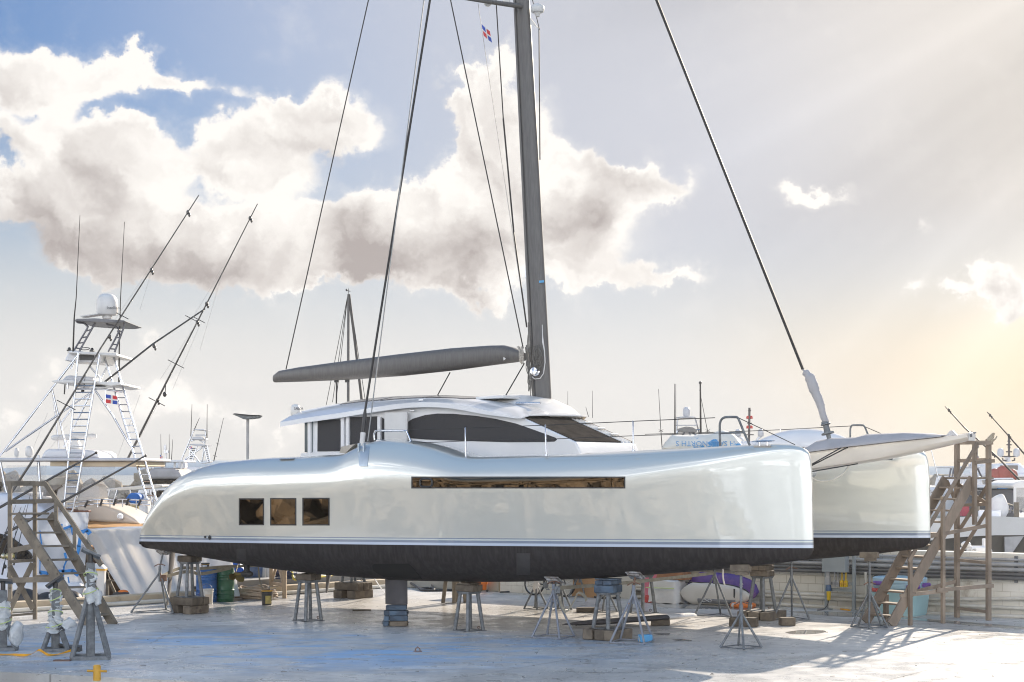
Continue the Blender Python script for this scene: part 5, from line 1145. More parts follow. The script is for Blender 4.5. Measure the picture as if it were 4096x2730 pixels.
c = on_quay(1014, 2309); bt_ = thing('barrel', c, 'dusty blue plastic barrel on the quay behind the saildrive', 'barrel'); mb = MB(); mb.lathe([(.24, 0), (.27, .05), (.28, .3), (.27, .6), (.2, .68), (.001, .69)], c, 20); mb.build('body', M('barrel_blue', (.05, .10, .24), (.22, .28, .38), scale=2, rough=.6), bt_, smooth=50); mb = MB(); mb.lathe([(.05, 0), (.05, .04), (.001, .05)], c + V((.08, -.05, .68)), 10); mb.build('cap', BLACK, bt_)
for px, tx in ((1053, 'left'), (1071, 'right')):
    c = on_quay(px, 2309); t_ = thing('gas_cylinder', c, 'white upright cylinder on the quay, the ' + tx + ' one of two', 'cylinder', 'white cylinders on the quay'); mb = MB(); mb.lathe([(.055, 0), (.062, .02), (.062, .25), (.05, .30), (.02, .33), (.02, .37), (.001, .38)], c, 14); mb.build('body', WHITE2, t_, smooth=50); mb = MB(); mb.box(c + V((0, 0, .385)), (.05, .02, .03)); mb.build('valve', GALV, t_)
mb = MB(); rg = random.Random(3)
for k in range(9):
    c0 = on_quay(1145, 2318) + V((rg.uniform(-.1, .1), rg.uniform(-.1, .1), 0)); r0 = rg.uniform(.14, .3)
    mb.tube([c0 + V((r0 * 1.2 * math.cos(a), r0 * math.sin(a), .03 + .03 * k * (1 + .4 * math.sin(a + k)))) for a in [2 * math.pi * j / 20 for j in range(20)]], .02, 6, close=True)
mb.build('hose_coil', M('navy_hose', (.03, .045, .11), (.04, .06, .14), scale=4, rough=.5), smooth=60, label='navy blue hose coil piled on the quay left of the sawhorse', cat='hose')
mb = MB(); mb.tube(smooth_path([on_quay(1128, 2322) + V((0, -.1, .12)), on_quay(1150, 2310) + V((0, 0, .28)), on_quay(1168, 2316) + V((0, 0, .2)), on_quay(1180, 2324) + V((0, 0, .03)), on_quay(1250, 2316) + V((0, 0, .03)), on_quay(1330, 2306) + V((0, 0, .03))], 5), .03, 6); mb.build('yellow_hose', M('yellow_hose', (.62, .50, .06), None, rough=.5), smooth=60, label='yellow hose lying over the navy coil and along the quay', cat='hose')
sw = thing('sawhorse', G(1110, 2385), 'bare timber sawhorse with braced legs astride the kerb', 'sawhorse'); PINE = M('pine_timber', (.42, .32, .22), (.36, .27, .18), scale=4, rough=.8, bump=.2)
s0_, s1_ = G(1138, 2394), G(1085, 2381)
for nm, a, b, w_ in (('leg', s0_, s0_ + V((0, 0, .93)), .11), ('leg', s1_, s1_ + V((0, 0, .95)), .10), ('rail', s0_ + V((0, 0, .35)), s1_ + V((0, 0, .33)), .04), ('brace', s0_ + V((-.04, 0, .45)), s0_.lerp(s1_, .45) + V((0, 0, .9)), .07), ('brace', s1_ + V((.02, 0, .38)), s0_.lerp(s1_, .55) + V((0, 0, .9)), .07), ('beam', s0_ + V((.15, 0, .97)), s1_ + V((-.15, 0, .98)), .12)):
    mb = MB(); mb.beam(a, b, w_, .09, up=(0, 1, 0) if abs((b - a).z) > .5 else (0, 0, 1)); mb.build(nm, PINE, sw, bevel=.005)
def ground_hose(pts, r_, mat, label, k=6):
    mb = MB(); mb.tube(smooth_path([G(x, y) + V((0, 0, r_ + z)) for x, y, z in pts], k), r_, 7); return mb.build('hose', mat, smooth=60, label=label, cat='hose')
ground_hose([(1640, 2350, .1), (1690, 2364, 0), (1735, 2366, 0), (1725, 2358, 0), (1680, 2360, 0), (1700, 2367, 0), (1790, 2366, 0), (1840, 2362, 0)], .035, BLACK, 'fat black hose looping on the ground behind the right daggerboard stand')
ground_hose([(1680, 2330, .35), (1720, 2352, .12), (1745, 2362, 0), (1800, 2364, 0), (1900, 2360, 0), (1990, 2365, 0), (2040, 2370, 0), (2000, 2372, 0)], .02, BLACK, 'thin black cable trailing along the back kerb')
ground_hose([(1960, 2340, .3), (2000, 2352, .15), (2030, 2366, 0), (2060, 2371, 0), (2090, 2369, 0)], .04, BLACK, 'thick black hose snaking from the vacuum to the wall')
# wet vacuum
c = G(1932, 2368); vc = thing('vacuum_cleaner', c, 'orange wheeled wet vacuum by the back kerb', 'vacuum cleaner'); VO = M('orange_plastic', (.80, .20, .025), (.75, .18, .02), scale=4, rough=.4)
mb = MB(); mb.lathe([(.09, .05), (.10, .08), (.105, .20), (.13, .21), (.135, .30), (.15, .31), (.155, .42), (.001, .43)], c, 20); mb.build('drum', VO, vc, smooth=40)
mb = MB(); mb.lathe([(.15, .43), (.15, .47), (.1, .53), (.001, .54)], c, 20); mb.build('motor_head', BLACK, vc, smooth=40)
for sx in (-.1, .12):
    mb = MB(); mb.lathe([(.001, -.015), (.035, -.015), (.035, .015), (.001, .015)], (0, 0, 0), 12, Matrix.Rotation(R(90), 3, 'X')); mb.v = [p + c + V((sx, -.06, .035)) for p in mb.v]; mb.build('wheel', BLACK, vc, smooth=40)
mb = MB(); mb.tube(smooth_path([c + V((.12, -.02, .32)), c + V((.3, -.05, .36)), c + V((.45, 0, .32)), c + V((.6, .05, .36))], 5), .03, 8); mb.build('suction_hose', BLACK, vc, smooth=60)
mb = MB(); mb.box(G(1962, 2366) + V((0, 0, .13)), (.13, .14, .26)); mb.build('box', M('grey_box', (.30, .31, .31), (.36, .36, .35), scale=3, rough=.6), bevel=.015, label='small grey box beside the orange vacuum', cat='box')
# bicycle leaning at the wall
b0_, b1_ = V((.60, 48.0, 0)), V((1.43, 47.4, 0)); bd = (b1_ - b0_).normalized(); lean_ = V((0, 0, 1)) - WOUT * .12
bk = thing('bicycle', (b0_ + b1_) / 2, 'black bicycle leaning on the wall behind small jack stands', 'bicycle'); RUB = M('tyre_rubber', (.03, .03, .03), None, rough=.8)
def bp(f, z): return b0_ + (b1_ - b0_) * f + lean_ * z
for f in (0, 1):
    c = bp(f, .34); mb = MB(); mb.tube([c + bd * .32 * math.cos(a) + lean_ * .32 * math.sin(a) for a in [2 * math.pi * j / 32 for j in range(32)]], .026, 8, close=True); wh = mb.build('tyre', RUB, bk, smooth=60)
    mb = MB(); mb.tube([c + bd * .30 * math.cos(a) + lean_ * .30 * math.sin(a) for a in [2 * math.pi * j / 32 for j in range(32)]], .009, 5, close=True)
    for j in range(14): a = 2 * math.pi * j / 14; mb.tube([c, c + bd * .30 * math.cos(a) + lean_ * .30 * math.sin(a)], .0022, 4)
    mb.build('spokes', ALU, wh, smooth=60)
mb = MB(); hub0, hub1, bb_, seat, head = bp(0, .34), bp(1, .34), bp(.40, .29), bp(.28, .78), bp(.80, .82)
for a, b in ((hub0, bb_), (bb_, seat), (seat, head), (bb_, bp(.82, .72)), (hub0, bp(.30, .72)), (head, hub1)): mb.tube([a, b], .019, 7)
mb.build('frame', BLACK, bk, smooth=60)
mb = MB(); c = bp(.28, .88); mb.box(c, (.24, .12, .05), math.atan2(bd.y, bd.x)); mb.build('saddle', BLACK, bk, bevel=.02); mb = MB(); h = bp(.79, .98); mb.tube([h - WOUT * .25, h + bd * .04, h + WOUT * .25], .014, 6); mb.tube([head, h], .016, 6); mb.build('handlebar', BLACK, bk, smooth=60)
mb = MB(); mb.lathe([(.09, -.004), (.09, .004)], (0, 0, 0), 18, facing((0, 0, 0), WOUT).to_3x3()); mb.v = [p + bb_ + WOUT * .05 for p in mb.v]; mb.tube([bb_ + WOUT * .06, bb_ + WOUT * .06 + bd * .12 - lean_ * .10], .012, 5); mb.box(bb_ + WOUT * .1 + bd * .12 - lean_ * .11, (.09, .06, .02)); mb.build('crank', GALV, bk)
# plywood, pink board, wrapped box, blanket, board bags
def wallpt(px, off=.0, z=0.0):
    k = (px - CX) / FPX; w0 = W0 + WOUT * off; s_ = (k * w0.y - w0.x) / (WDIR.x - k * WDIR.y); p = w0 + WDIR * s_; p.z = z; return p
def leaning(name, px0, px1, h, off, mat, label, cat, th=.02, skew=0.0):
    a, b = wallpt(px0, off), wallpt(px1, off); a2, b2 = wallpt(px0 + skew, .06, h), wallpt(px1, .06, h); mb = MB(); mb.prism([a, b, b2, a2], WOUT * th); return mb.build(name, mat, bevel=.004, label=label, cat=cat)
leaning('plywood_sheet', 2289, 2402, 1.15, .35, M('plywood', (.48, .27, .13), (.40, .22, .10), scale=2, rough=.8, c3=(.30, .16, .08), s3=2, lo3=.6, hi3=.7), 'brown plywood sheet leaning on the wall behind the small jack', 'board', skew=12)
leaning('pale_board', 2405, 2545, .75, .2, M('pale_board', (.62, .58, .50), (.55, .51, .44), scale=2, rough=.8), 'pale board leaning on the wall right of the white pail', 'board')
leaning('pink_board', 2580, 2642, 1.0, .45, M('pink_foam', (.70, .20, .25), (.66, .17, .22), scale=2, rough=.7), 'pink foam board leaning behind the white draped box', 'board')
bx = wallpt(2668, .75); rzw = math.atan2(WDIR.y, WDIR.x)
wb = MB(); rows = []
for z, s_ in ((.60, .88), (.58, 1.0), (.35, 1.02), (.18, 1.08), (.02, 1.16)):
    rows.append([bx + Matrix.Rotation(rzw, 3, 'Z') @ V((u * .40 * s_, v * .28 * s_, 0)) + V((0, 0, z + (.10 * mnoise.noise(V((u * 3 + v, v * 3, 7))) if z < .2 else 0))) for u, v in [(math.copysign(min(abs(math.cos(a)) * 1.35, 1), math.cos(a)), math.copysign(min(abs(math.sin(a)) * 1.35, 1), math.sin(a))) for a in [2 * math.pi * j / 28 for j in range(28)]]])
wb.loft(list(reversed(rows))); wb.jitter(.035, 5); wb.build('covered_box', CLOTHW, smooth=50, label='box draped in white cloth next to the white board bag', cat='box')
mb = MB(); c = bx + V((.0, 0, .40)); mb.tube([c + Matrix.Rotation(rzw, 3, 'Z') @ V((x, -.33, .0)) for x in (-.44, -.2, .1, .4)], .012, 5); mb.build('cord', TAPEG, smooth=60, label='lime green cord around the white draped box', cat='cord')
draped('blanket', M('blanket_brown', (.36, .17, .085), (.30, .14, .07), scale=4, rough=.95), wallpt(2700, .5, .60), .9, .55, .28, 'crumpled brown blanket on top of the white draped box', 'blanket', rz=rzw, seed=2, amp=.5)
draped('red_bag', REDM, wallpt(2592, 1.0, 0), .22, .2, .17, 'small red bag on the ground left of the draped box', 'bag', seed=6)
def board_bag(px0, px1, h, off, th, mat, label, nose=1.0, lean=.18, tail=.22):
    a, b = wallpt(px0, off), wallpt(px1, off); L = (b - a).length; d_ = (b - a).normalized(); up = (V((0, 0, 1)) - WOUT * lean).normalized(); n = d_.cross(up).normalized(); n = n if n.dot(WOUT) > 0 else -n
    rings = []
    for i in range(25):
        f = i / 24; s_ = f * L; hh = h * min(1, math.sqrt(max(1 - max(0, (f - .45) / .55) ** 2.2, 0.0004))) * min(1, tail + (1 - tail) * min(f / .16, 1) ** .6); zc = h / 2 + (0 if f < .6 else -.06 * (f - .6))
        tt = th * (.35 + .65 * min(1, hh / h * 1.1))
        rings.append([a + d_ * s_ + up * (zc + hh / 2 * math.copysign(abs(math.cos(q)) ** .75, math.cos(q))) + n * (tt / 2 * math.copysign(abs(math.sin(q)) ** .8, math.sin(q))) for q in [2 * math.pi * j / 20 for j in range(20)]])
    mb = MB(); mb.loft(rings); mb.jitter(.018, 4); return mb, a, d_, up, n, L
mb, a, d_, up, n, L = board_bag(2745, 3030, .82, .45, .20, None, '')
pb = thing('board_bag', a + d_ * L / 2, 'purple padded board bag standing on edge behind the white one', 'board bag')
mb.build('body', M('purple_nylon', (.085, .055, .27), (.12, .06, .26), scale=1.3, rough=.6, bump=.3, c3=(.34, .16, .34), s3=.7, lo3=.54, hi3=.7), pb, smooth=60)
text_part('SIC', .15, WHITE2, pb, facing(a + d_ * L * .78 + up * .46 + n * .115, n, up=d_), 'lettering')
mb, a, d_, up, n, L = board_bag(2722, 2998, .56, .78, .24, None, '')
wbg = thing('board_bag', a + d_ * L / 2, 'white and grey padded board bag leaning before the purple one', 'board bag')
mb.build('body', M('bag_white', (.70, .66, .60), (.64, .60, .54), scale=2, rough=.8, bump=.3), wbg, smooth=60)
GREYB = M('bag_grey', (.20, .20, .215), (.25, .25, .26), scale=3, rough=.85)
mb = MB(); rows = []
for j in range(5):
    rows.append([a + d_ * L * f + up * (.035 + .11 * j / 4 * (1 if f < .8 else 1)) + n * (.085 + .045 * math.sin(math.pi * j / 6)) for f in (.28, .4, .55, .7, .82)])
mb.slab(rows, n * -.02); mb.build('grey_panel', GREYB, wbg, smooth=60)
mb = MB(); c = a + d_ * L * .42 + up * .10 + n * .135
mb.tube([c + d_ * .13 * math.sin(q) + up * .035 * math.sin(2 * q) for q in [2 * math.pi * j / 30 for j in range(30)]], .008, 5, close=True); mb.build('loop_mark', WHITE2, wbg, smooth=60)
mb = MB(); mb.tube([a + d_ * L * f + up * (.28 + .28 * math.sqrt(max(1 - max(0, (f - .45) / .55) ** 2.2, 0))) * 1.0 + n * .03 for f in [.05 + .93 * j / 20 for j in range(21)]], .016, 6); mb.build('zip', BLACK, wbg, smooth=60)
mb = MB(); q = a + d_ * L * .80; mb.box(q + up * .30 + n * .115, (.035, .02, .26), rzw); mb.build('carry_strap', BLACK, wbg)
c = G(2972, 2431); lb = thing('lifebuoy', c, 'orange lifebuoy with pale bands lying by the puddle', 'lifebuoy'); mb = MB(); mb.tube([c + V((.27 * math.cos(q), .27 * math.sin(q), .06)) for q in [2 * math.pi * j / 32 for j in range(32)]], .062, 10, close=True); mb.build('ring', VO, lb, smooth=60)
for k in range(4):
    q0 = .5 + k * math.pi / 2; mb = MB(); mb.tube([c + V((.27 * math.cos(q), .27 * math.sin(q), .06)) for q in [q0 - .14 + .07 * j for j in range(5)]], .066, 10); mb.build('band', CLOTHW, lb, smooth=60)
mb = MB(); c = G(2434, 2393); mb.tube([c + V((.37 * math.cos(q), .37 * math.sin(q), .028)) for q in [2 * math.pi * j / 30 for j in range(30)]], .028, 7, close=True); mb.build('spare_ring', RUB, smooth=60, label='loose black bicycle tyre lying flat behind the paint spotted stand', cat='tyre')
mb = MB(); c = G(1447, 2443); mb.box(c + V((0, 0, .012)), (.45, .16, .02), .15); mb.build('board_offcut', TIMBER, label='thin board offcut on the sunlit strip left of the daggerboard', cat='board')
mb = MB(); mb.tube([P(1497, 2314, 45.6), G(1541, 2378)], .018, 8); mb.build('metal_tube', STEEL, smooth=60, label='bright metal tube leaning between far hull and ground behind daggerboard', cat='tube')
# electric cabinet ------------------------------------------------------------------------------------
EG = M('cabinet_grey', (.34, .37, .38), (.30, .33, .34), scale=3, rough=.45); cb0 = wallpt(3306, .35); cb1 = wallpt(3416, .35); ce = thing('electric_cabinet', (cb0 + cb1) / 2, 'grey electric cabinet on steel posts with yellow sockets by the wall', 'electric cabinet')
for c in (cb0, cb1): mb = MB(); mb.box(c + V((0, 0, .9)), (.075, .075, 1.8), rzw); mb.box(c + V((0, 0, .012)), (.26, .18, .024), rzw); mb.build('post', EG, ce, bevel=.005)
cx = (cb0 + cb1) / 2 - WDIR * .05
mb = MB(); mb.box(cx + WOUT * .16 + V((0, 0, 1.42)), (.62, .24, .95), rzw); mb.build('box', EG, ce, bevel=.01)
for z in (.66, .50): mb = MB(); mb.box((cb0 + cb1) / 2 + WOUT * .03 + V((0, 0, z)), (.66, .05, .07), rzw); mb.build('rail', EG, ce)
for k, (f, m) in enumerate(((.36, WHITE2), (.48, WHITE2), (.63, YELLOW), (.77, YELLOW))):
    p = cb0.lerp(cb1, f) + WOUT * .1 + V((0, 0, .66)); mb = MB(); mb.box(p, (.085, .08, .16), rzw); mb.tube([p + V((0, 0, .08)), p + V((0, 0, .3))], .02, 6); so_ = mb.build('socket', M('socket_grey', (.45, .45, .45), None, rough=.5) if m is WHITE2 else M('socket_yellow', (.85, .55, .02), None, rough=.4), ce, bevel=.01)
    mb = MB(); mb.lathe([(.032, 0), (.032, .02), (.001, .022)], (0, 0, 0), 12, facing((0, 0, 0), WOUT).to_3x3()); mb.v = [q + p + WOUT * .04 for q in mb.v]; mb.build('cover', M('socket_face', (.30, .30, .31), None, rough=.5) if m is WHITE2 else YELLOW, so_)
p = cb0 + WDIR * .11 + WOUT * .14
mb = MB(); mb.box(p + V((0, 0, .72)), (.12, .12, .2), rzw); mb.tube([p + V((0, 0, .8)), p + V((0, 0, .95))], .05, 10); mb.build('inlet', M('socket_grey', (.45, .45, .45), None), ce, bevel=.015)
mb = MB(); mb.lathe([(.07, 0), (.075, .06), (.06, .14), (.05, .15)], p + V((.01, -.02, .47)), 14); mb.build('plug_collar', M('plug_blue', (.06, .12, .22), None, rough=.5), ce, smooth=45)
mb = MB(); mb.lathe([(.03, .0), (.045, .02), (.055, .2), (.05, .24)], p + V((.01, -.03, .24)), 14); mb.build('plug', M('plug_yellow', (.85, .55, .02), None), ce, smooth=45)
mb = MB(); mb.tube(smooth_path([p + V((.01, -.03, .25)), p + V((-.03, -.05, .12)), p + V((-.14, -.1, .02)), p + V((-.3, -.2, .015))], 5), .012, 6); mb.build('cable', BLACK, ce, smooth=60)
grib([(3342, 2412, .05), (3350, 2434, 0), (3385, 2444, 0), (3420, 2442, 0), (3450, 2426, .08), (3478, 2416, .12)], .13, YSTR, 'orange webbing strap lying between the cabinet and the jack stand')
mb = MB(); c = G(3450, 2446); mb.box(c + V((0, 0, .05)), (.26, .2, .10)); mb.jitter(.05, 5); mb.build('concrete_lump', KERB, bevel=.03, label='small concrete lump by the wall under the orange strap', cat='stone')
mb = MB(); c = wallpt(3467, .25); mb.tube([c, c + V((-.03, 0, .95))], .035, 8); mb.build('pvc_pipe', PVC, smooth=60, label='upright white plastic pipe behind the jack stand near the cabinet', cat='pipe')
# fish tub
ct = wallpt(3600, .75); tb_ = thing('tub', ct, 'pale turquoise insulated tub with a round lid behind the right stairs', 'tub'); TUB = M('tub_turquoise', (.42, .64, .68), (.38, .60, .64), scale=2, rough=.5, c3=(.20, .32, .36), s3=18, lo3=.70, hi3=.72)
mR = Matrix.Rotation(rzw, 3, 'Z')
def rrect(hx, hy, z, r_=.12, n=5):
    out = []
    for sx, sy, a0_ in ((1, 1, 0), (-1, 1, 90), (-1, -1, 180), (1, -1, 270)):
        for j in range(n): a = R(a0_ + 90 * j / (n - 1)); out.append(ct + mR @ V((sx * (hx - r_) + r_ * math.cos(a), sy * (hy - r_) + r_ * math.sin(a), z)))
    return out
mb = MB(); mb.loft([rrect(.52, .40, .0), rrect(.54, .42, .04), rrect(.60, .46, .56), rrect(.64, .50, .57), rrect(.64, .50, .63)]); mb.build('body', TUB, tb_, smooth=45)
mb = MB(); mb.lathe([(.60, .64), (.62, .66), (.62, .76), (.60, .77), (.63, .78), (.64, .88), (.60, .90), (.56, .88), (.001, .86)], ct, 32); mb.build('lid', M('lid_blue', (.45, .64, .74), (.41, .60, .70), scale=2, rough=.5), tb_, smooth=45)
PURP = M('foam_purple', (.22, .10, .42), None, rough=.8)
for a0_, m, dz in ((-75, PURP, 0), (-35, PURP, .03), (-165, REDM, -.1), (-150, PURP, .07)):
    a = rzw * 0 + R(a0_); c = ct + V((.66 * math.cos(a), .66 * math.sin(a), .70 + dz)); t__ = V((-math.sin(a), math.cos(a), 0)); mb = MB(); mb.tube([c - t__ * .16, c + t__ * .16], .05, 10); mb.build('foam_roll', m, tb_, smooth=50)
# sail bag and dinghy on the foredeck, flags -------------------------------------------------------------
p0, p1 = BL(2651, 1795, y=1.5), BL(2965, 1795, y=2.2); w0, w1 = B2W(p0), B2W(p1)
sb = thing('sail_bag', (w0 + w1) / 2, 'white folded sail bundle with blue upside down lettering on the foredeck', 'sail')
dd_ = (w1 - w0); n_ = V((0, -1, 0)); rings = []
for i in range(25):
    f = i / 24; hgt = .30 * (min(f / .12, 1) ** .5) * (1 if f < .72 else 1.0) * (1.0 - .0 * f) * (1 if f < .85 else max(1 - ((f - .85) / .15) ** 2, .02) ** .5) + (.10 * math.exp(-((f - .75) / .12) ** 2)); hgt = max(hgt, .03)
    c = w0 + dd_ * f; rings.append([c + V((0, .42 * math.cos(a), max(hgt * 1.0 * math.sin(a) + .0, -.06))) + V((0, 0, -.02)) for a in [2 * math.pi * j / 18 for j in range(18)]])
mb = MB(); mb.loft(rings); mb.jitter(.05, 3.5); mb.build('cloth', M('sail_cloth', (.72, .70, .64), (.66, .64, .58), scale=2, rough=.8, bump=.4, bscale=4, c3=(.10, .30, .55), s3=1.3, lo3=.57, hi3=.60), sb, smooth=70)
tm = facing((w0 + w1) / 2 + V((.02, -.47, .10)), V((0, -1, .25)), up=(0, 0, -1)); text_part('H SAILS NORTH S', .155, M('sail_lettering', (.16, .34, .58), None, rough=.7), sb, tm, 'lettering', .006)
q0, q1 = BL(3000, 1775, y=4.2), BL(3420, 1760, y=4.4); a, b = B2W(q0), B2W(q1); dn = thing('dinghy', (a + b) / 2, 'white glossy upturned dinghy on the foredeck behind the forestay', 'dinghy')
rings = []
for i in range(29):
    f = i / 28; s_ = math.sin(math.pi * min(max(f, .004), .996)) ** .62; h = .40 * s_ * (1 if f > .0 else 1); c = a.lerp(b, f) + V((0, 0, -.12)); rings.append([c + V((.0, .55 * s_ * math.cos(q), h * math.sin(q) * (1 if math.sin(q) > 0 else .1))) for q in [2 * math.pi * j / 24 for j in range(24)]])
mb = MB(); mb.loft(rings); mb.build('hull', WHITE, dn, smooth=60)
mb = MB(); mb.tube(smooth_path([a.lerp(b, f) + V((0, -.40 * math.sin(math.pi * f) ** .62 - .02, .17 * math.sin(math.pi * f) ** .62 - .11)) for f in (.05, .2, .4, .6, .8, .95)], 5), .02, 6); mb.build('rubbing_strake', WHITE2, dn, smooth=60)
def quarter_flag(name, tl, right, down, label, mats, seed=0, wave=.05, tear=False):
    t_ = thing(name, tl, label, 'flag'); tl, right, down = V(tl), V(right), V(down); nrm = right.cross(down).normalized()
    def pt(u, v): return tl + right * u + down * v + nrm * wave * math.sin(u * 5 + seed) * u
    def patch(nm, m, u0, u1, v0, v1):
        mb = MB(); mb.slab([[pt(lerp(u0, u1, i / 5), lerp(v0, v1, j / 3)) for i in range(6)] for j in range(4)], nrm * .004); mb.build(nm, m, t_, smooth=60)
    A, B_, C_ = mats; patch('blue_quarter', A, 0, .42, 0, .42); patch('red_quarter', B_, .58, 1, 0, .42); patch('red_quarter', B_, 0, .42, .58, 1); patch('blue_quarter', A, .58, 1, .58, 1); patch('white_cross', C_, .42, .58, 0, 1); patch('white_cross', C_, 0, .42, .42, .58); patch('white_cross', C_, .58, 1, .42, .58)
    return t_
FL = (BLUEF, REDF, CLOTHW)
Yf = B2W(BL(1940, 120, y=ym - 1.2)).y
quarter_flag('flag', P(1926, 97, Yf), (.19, 0, -.18), (.05, 0, -.26), 'blue, white and red flag fluttering high under the mast spreader', FL, wave=.06)

# grit, paint flakes and twigs scattered over the yard
rg = random.Random(77); mb = MB()
for k in range(230):
    px, py = rg.uniform(60, 4060), rg.uniform(2430, 2725); q = G(px, py)
    if (q - KA).dot(KOUT) > -.4: continue
    L_ = rg.choice((.012, .02, .02, .03, .03, .07)) * rg.uniform(.6, 1.5); a = rg.uniform(0, 3.14); mb.box(q + V((0, 0, .005)), (L_, rg.uniform(.006, .02), rg.uniform(.003, .007)), a)
mb.build('grit', M('grit_dark', (.08, .075, .07), (.20, .17, .13), scale=3, rough=.9), origin=(0, 35, 0), kind='stuff')
# ------------------------------------------------------------------ boats and shore things beyond the yard
WT = -1.7
TEAK = M('teak_deck', (.62, .36, .16), (.52, .29, .12), scale=6, rough=.6)
CLEAR = M('clear_vinyl', (.60, .62, .63), (.66, .67, .68), scale=2, rough=.15, alpha=.16)
HULLW = M('boat_white', (.80, .80, .82), (.75, .75, .77), scale=1, rough=.25, coat=.3)
HARDT = M('hardtop_grey', (.60, .60, .62), (.55, .55, .57), scale=2, rough=.4)
BEIGE = M('headliner_beige', (.66, .56, .42), (.62, .52, .38), scale=2, rough=.7)
NAVY = M('navy_hull', (.035, .04, .055), (.05, .055, .07), scale=2, rough=.2)
def tubeP(mb, pts, r_, n=7, k=0):
    q = [P(*p) for p in pts]; mb.tube(smooth_path(q, k) if k else q, r_, n); return mb
def boat_hull(parent, c, L, B, heading, top, draft_z=WT - .3, mat=HULLW, flare=.75, sheer=.5, name='hull', transom=.8):
    """bow toward heading (radians); c = midship at the waterline"""
    c = V(c); fx = V((math.cos(heading), math.sin(heading), 0)); fy = V((-fx.y, fx.x, 0)); rings = []
    for i in range(17):
        f = i / 16; s_ = f * 2 - 1; hb = B / 2 * (transom + (1 - transom) * min(1, f / .3)) * math.sqrt(max(1 - max(0, (f - .45) / .55) ** 2.2, .0006)); zt = top + sheer * max(0, f - .3) ** 1.6; rake = .10 * L * max(0, f - .75) / .25
        wl = hb * (flare * (1 - .55 * max(0, f - .5)))
        p = c + fx * (s_ * L / 2)
        rings.append([p + fx * rake * .55 + V((0, 0, zt)) - fy * hb, p + fx * rake * .2 + V((0, 0, lerp(draft_z, zt, .55))) - fy * lerp(wl, hb, .45), p - fy * wl + V((0, 0, draft_z)), p + V((0, 0, draft_z - .1)), p + fy * wl + V((0, 0, draft_z)), p + fx * rake * .2 + V((0, 0, lerp(draft_z, zt, .55))) + fy * lerp(wl, hb, .45), p + fx * rake * .55 + V((0, 0, zt)) + fy * hb, p + fx * rake * .55 + V((0, 0, zt + .06))])
    mb = MB(); mb.loft(rings); return mb.build(name, mat, parent, smooth=40)
def block(parent, name, mat, px0, py0, px1, py1, Y, depth, bevel=.08, tl=0, tr=0):
    """house block: front outline from survey pixels at distance Y, extruded away by depth; tl / tr slope its top corners"""
    q = [P(px0, py1, Y), P(px1, py1, Y), P(px1 - tr, py0, Y), P(px0 + tl, py0, Y)]; mb = MB(); mb.prism(q, (0, depth, 0)); return mb.build(name, mat, parent, bevel=bevel, seg=3)
def outline(parent, name, mat, pts, Y, depth, bevel=.04):
    mb = MB(); mb.prism([P(x, y, Y) for x, y in pts], (0, depth, 0)); return mb.build(name, mat, parent, bevel=bevel, seg=2)
def aerial(parent, pts, r0=.02, r1=.008, mat=WIRE, name='aerial'):
    mb = MB(); q = [P(*p) for p in pts]; mb.tube(q, [lerp(r0, r1, i / max(len(q) - 1, 1)) for i in range(len(q))], 6); return mb.build(name, mat, parent, smooth=60)

# --- big sport fishing boat with its tower, bow to the right ------------------------------------------
YS = 50.0
sf = thing('fishing_boat', (-17, 50.5, WT), 'big white sport fishing boat with tall ladder tower behind the left stairs', 'fishing boat')
boat_hull(sf, (-18.2, 50.6, WT), 18, 5.0, 0, .62, sheer=.95)
mb = MB(); mb.prism([P(280, 2111, 47.95), P(420, 2108, 47.95), P(600, 2107, 47.95), P(640, 2107, 48.3), P(566, 2098, 49.5), P(420, 2088, 49.5), P(280, 2080, 49.5)], (0, 0, -.04)); mb.prism([V((-14.8, 48.9, .98)), V((-11.4, 49.1, 1.25)), V((-9.6, 50.6, 1.42)), V((-11.4, 52.1, 1.25)), V((-14.8, 52.4, .98))], (0, 0, .05)); mb.build('teak_deck', TEAK, sf)
outline(sf, 'trunk_cabin', CREAM, [(180, 2085), (190, 2012), (330, 2010), (420, 2022), (480, 2042), (535, 2072), (566, 2100), (480, 2095), (330, 2086)], 49.3, 2.4, .10)
mb = MB(); mb.lathe([(.09, 0), (.09, .012), (.06, .014), (.055, .006), (.001, .006)], (0, 0, 0), 16, facing((0, 0, 0), (0, -1, 0)).to_3x3()); mb.v = [p + P(481, 2067, 49.19) for p in mb.v]; mb.build('porthole', STEEL, sf, smooth=40)
mb = MB()
for a, b in (((270, 2017), (380, 2000)), ((380, 2000), (490, 1998)), ((490, 1998), (600, 2002)), ((270, 2032), (380, 2017)), ((380, 2017), (490, 2014)), ((490, 2014), (600, 2020))): tubeP(mb, [(*a, 48.6), (*b, 48.6)], .022)
for x, y0, y1 in ((300, 2010, 2035), (390, 1999, 2030), (440, 1997, 2030), (490, 1997, 2030), (545, 1998, 2040)): tubeP(mb, [(x, y0, 48.6), (x, y1, 48.6)], .018)
mb.build_each('rail', STEEL, sf, smooth=60)
for x0, y0, x1, y1 in ((338, 2030, 352, 2003), (401, 2026, 409, 1998), (454, 2023, 463, 1996), (505, 2022, 515, 1995), (553, 2025, 563, 1999)):
    mb = MB(); tubeP(mb, [(x0, y0, 48.5), (x1, y1, 48.5)], .032); mb.build('rod_holder', BLACK, sf, smooth=60)
mb = MB(); tubeP(mb, [(338, 2083, 48.7), (338, 2040, 48.7)], .06, 10); mb.box(P(338, 2080, 48.7), (.30, .3, .04)); mb.build('fighting_chair_post', STEEL, sf, smooth=50)
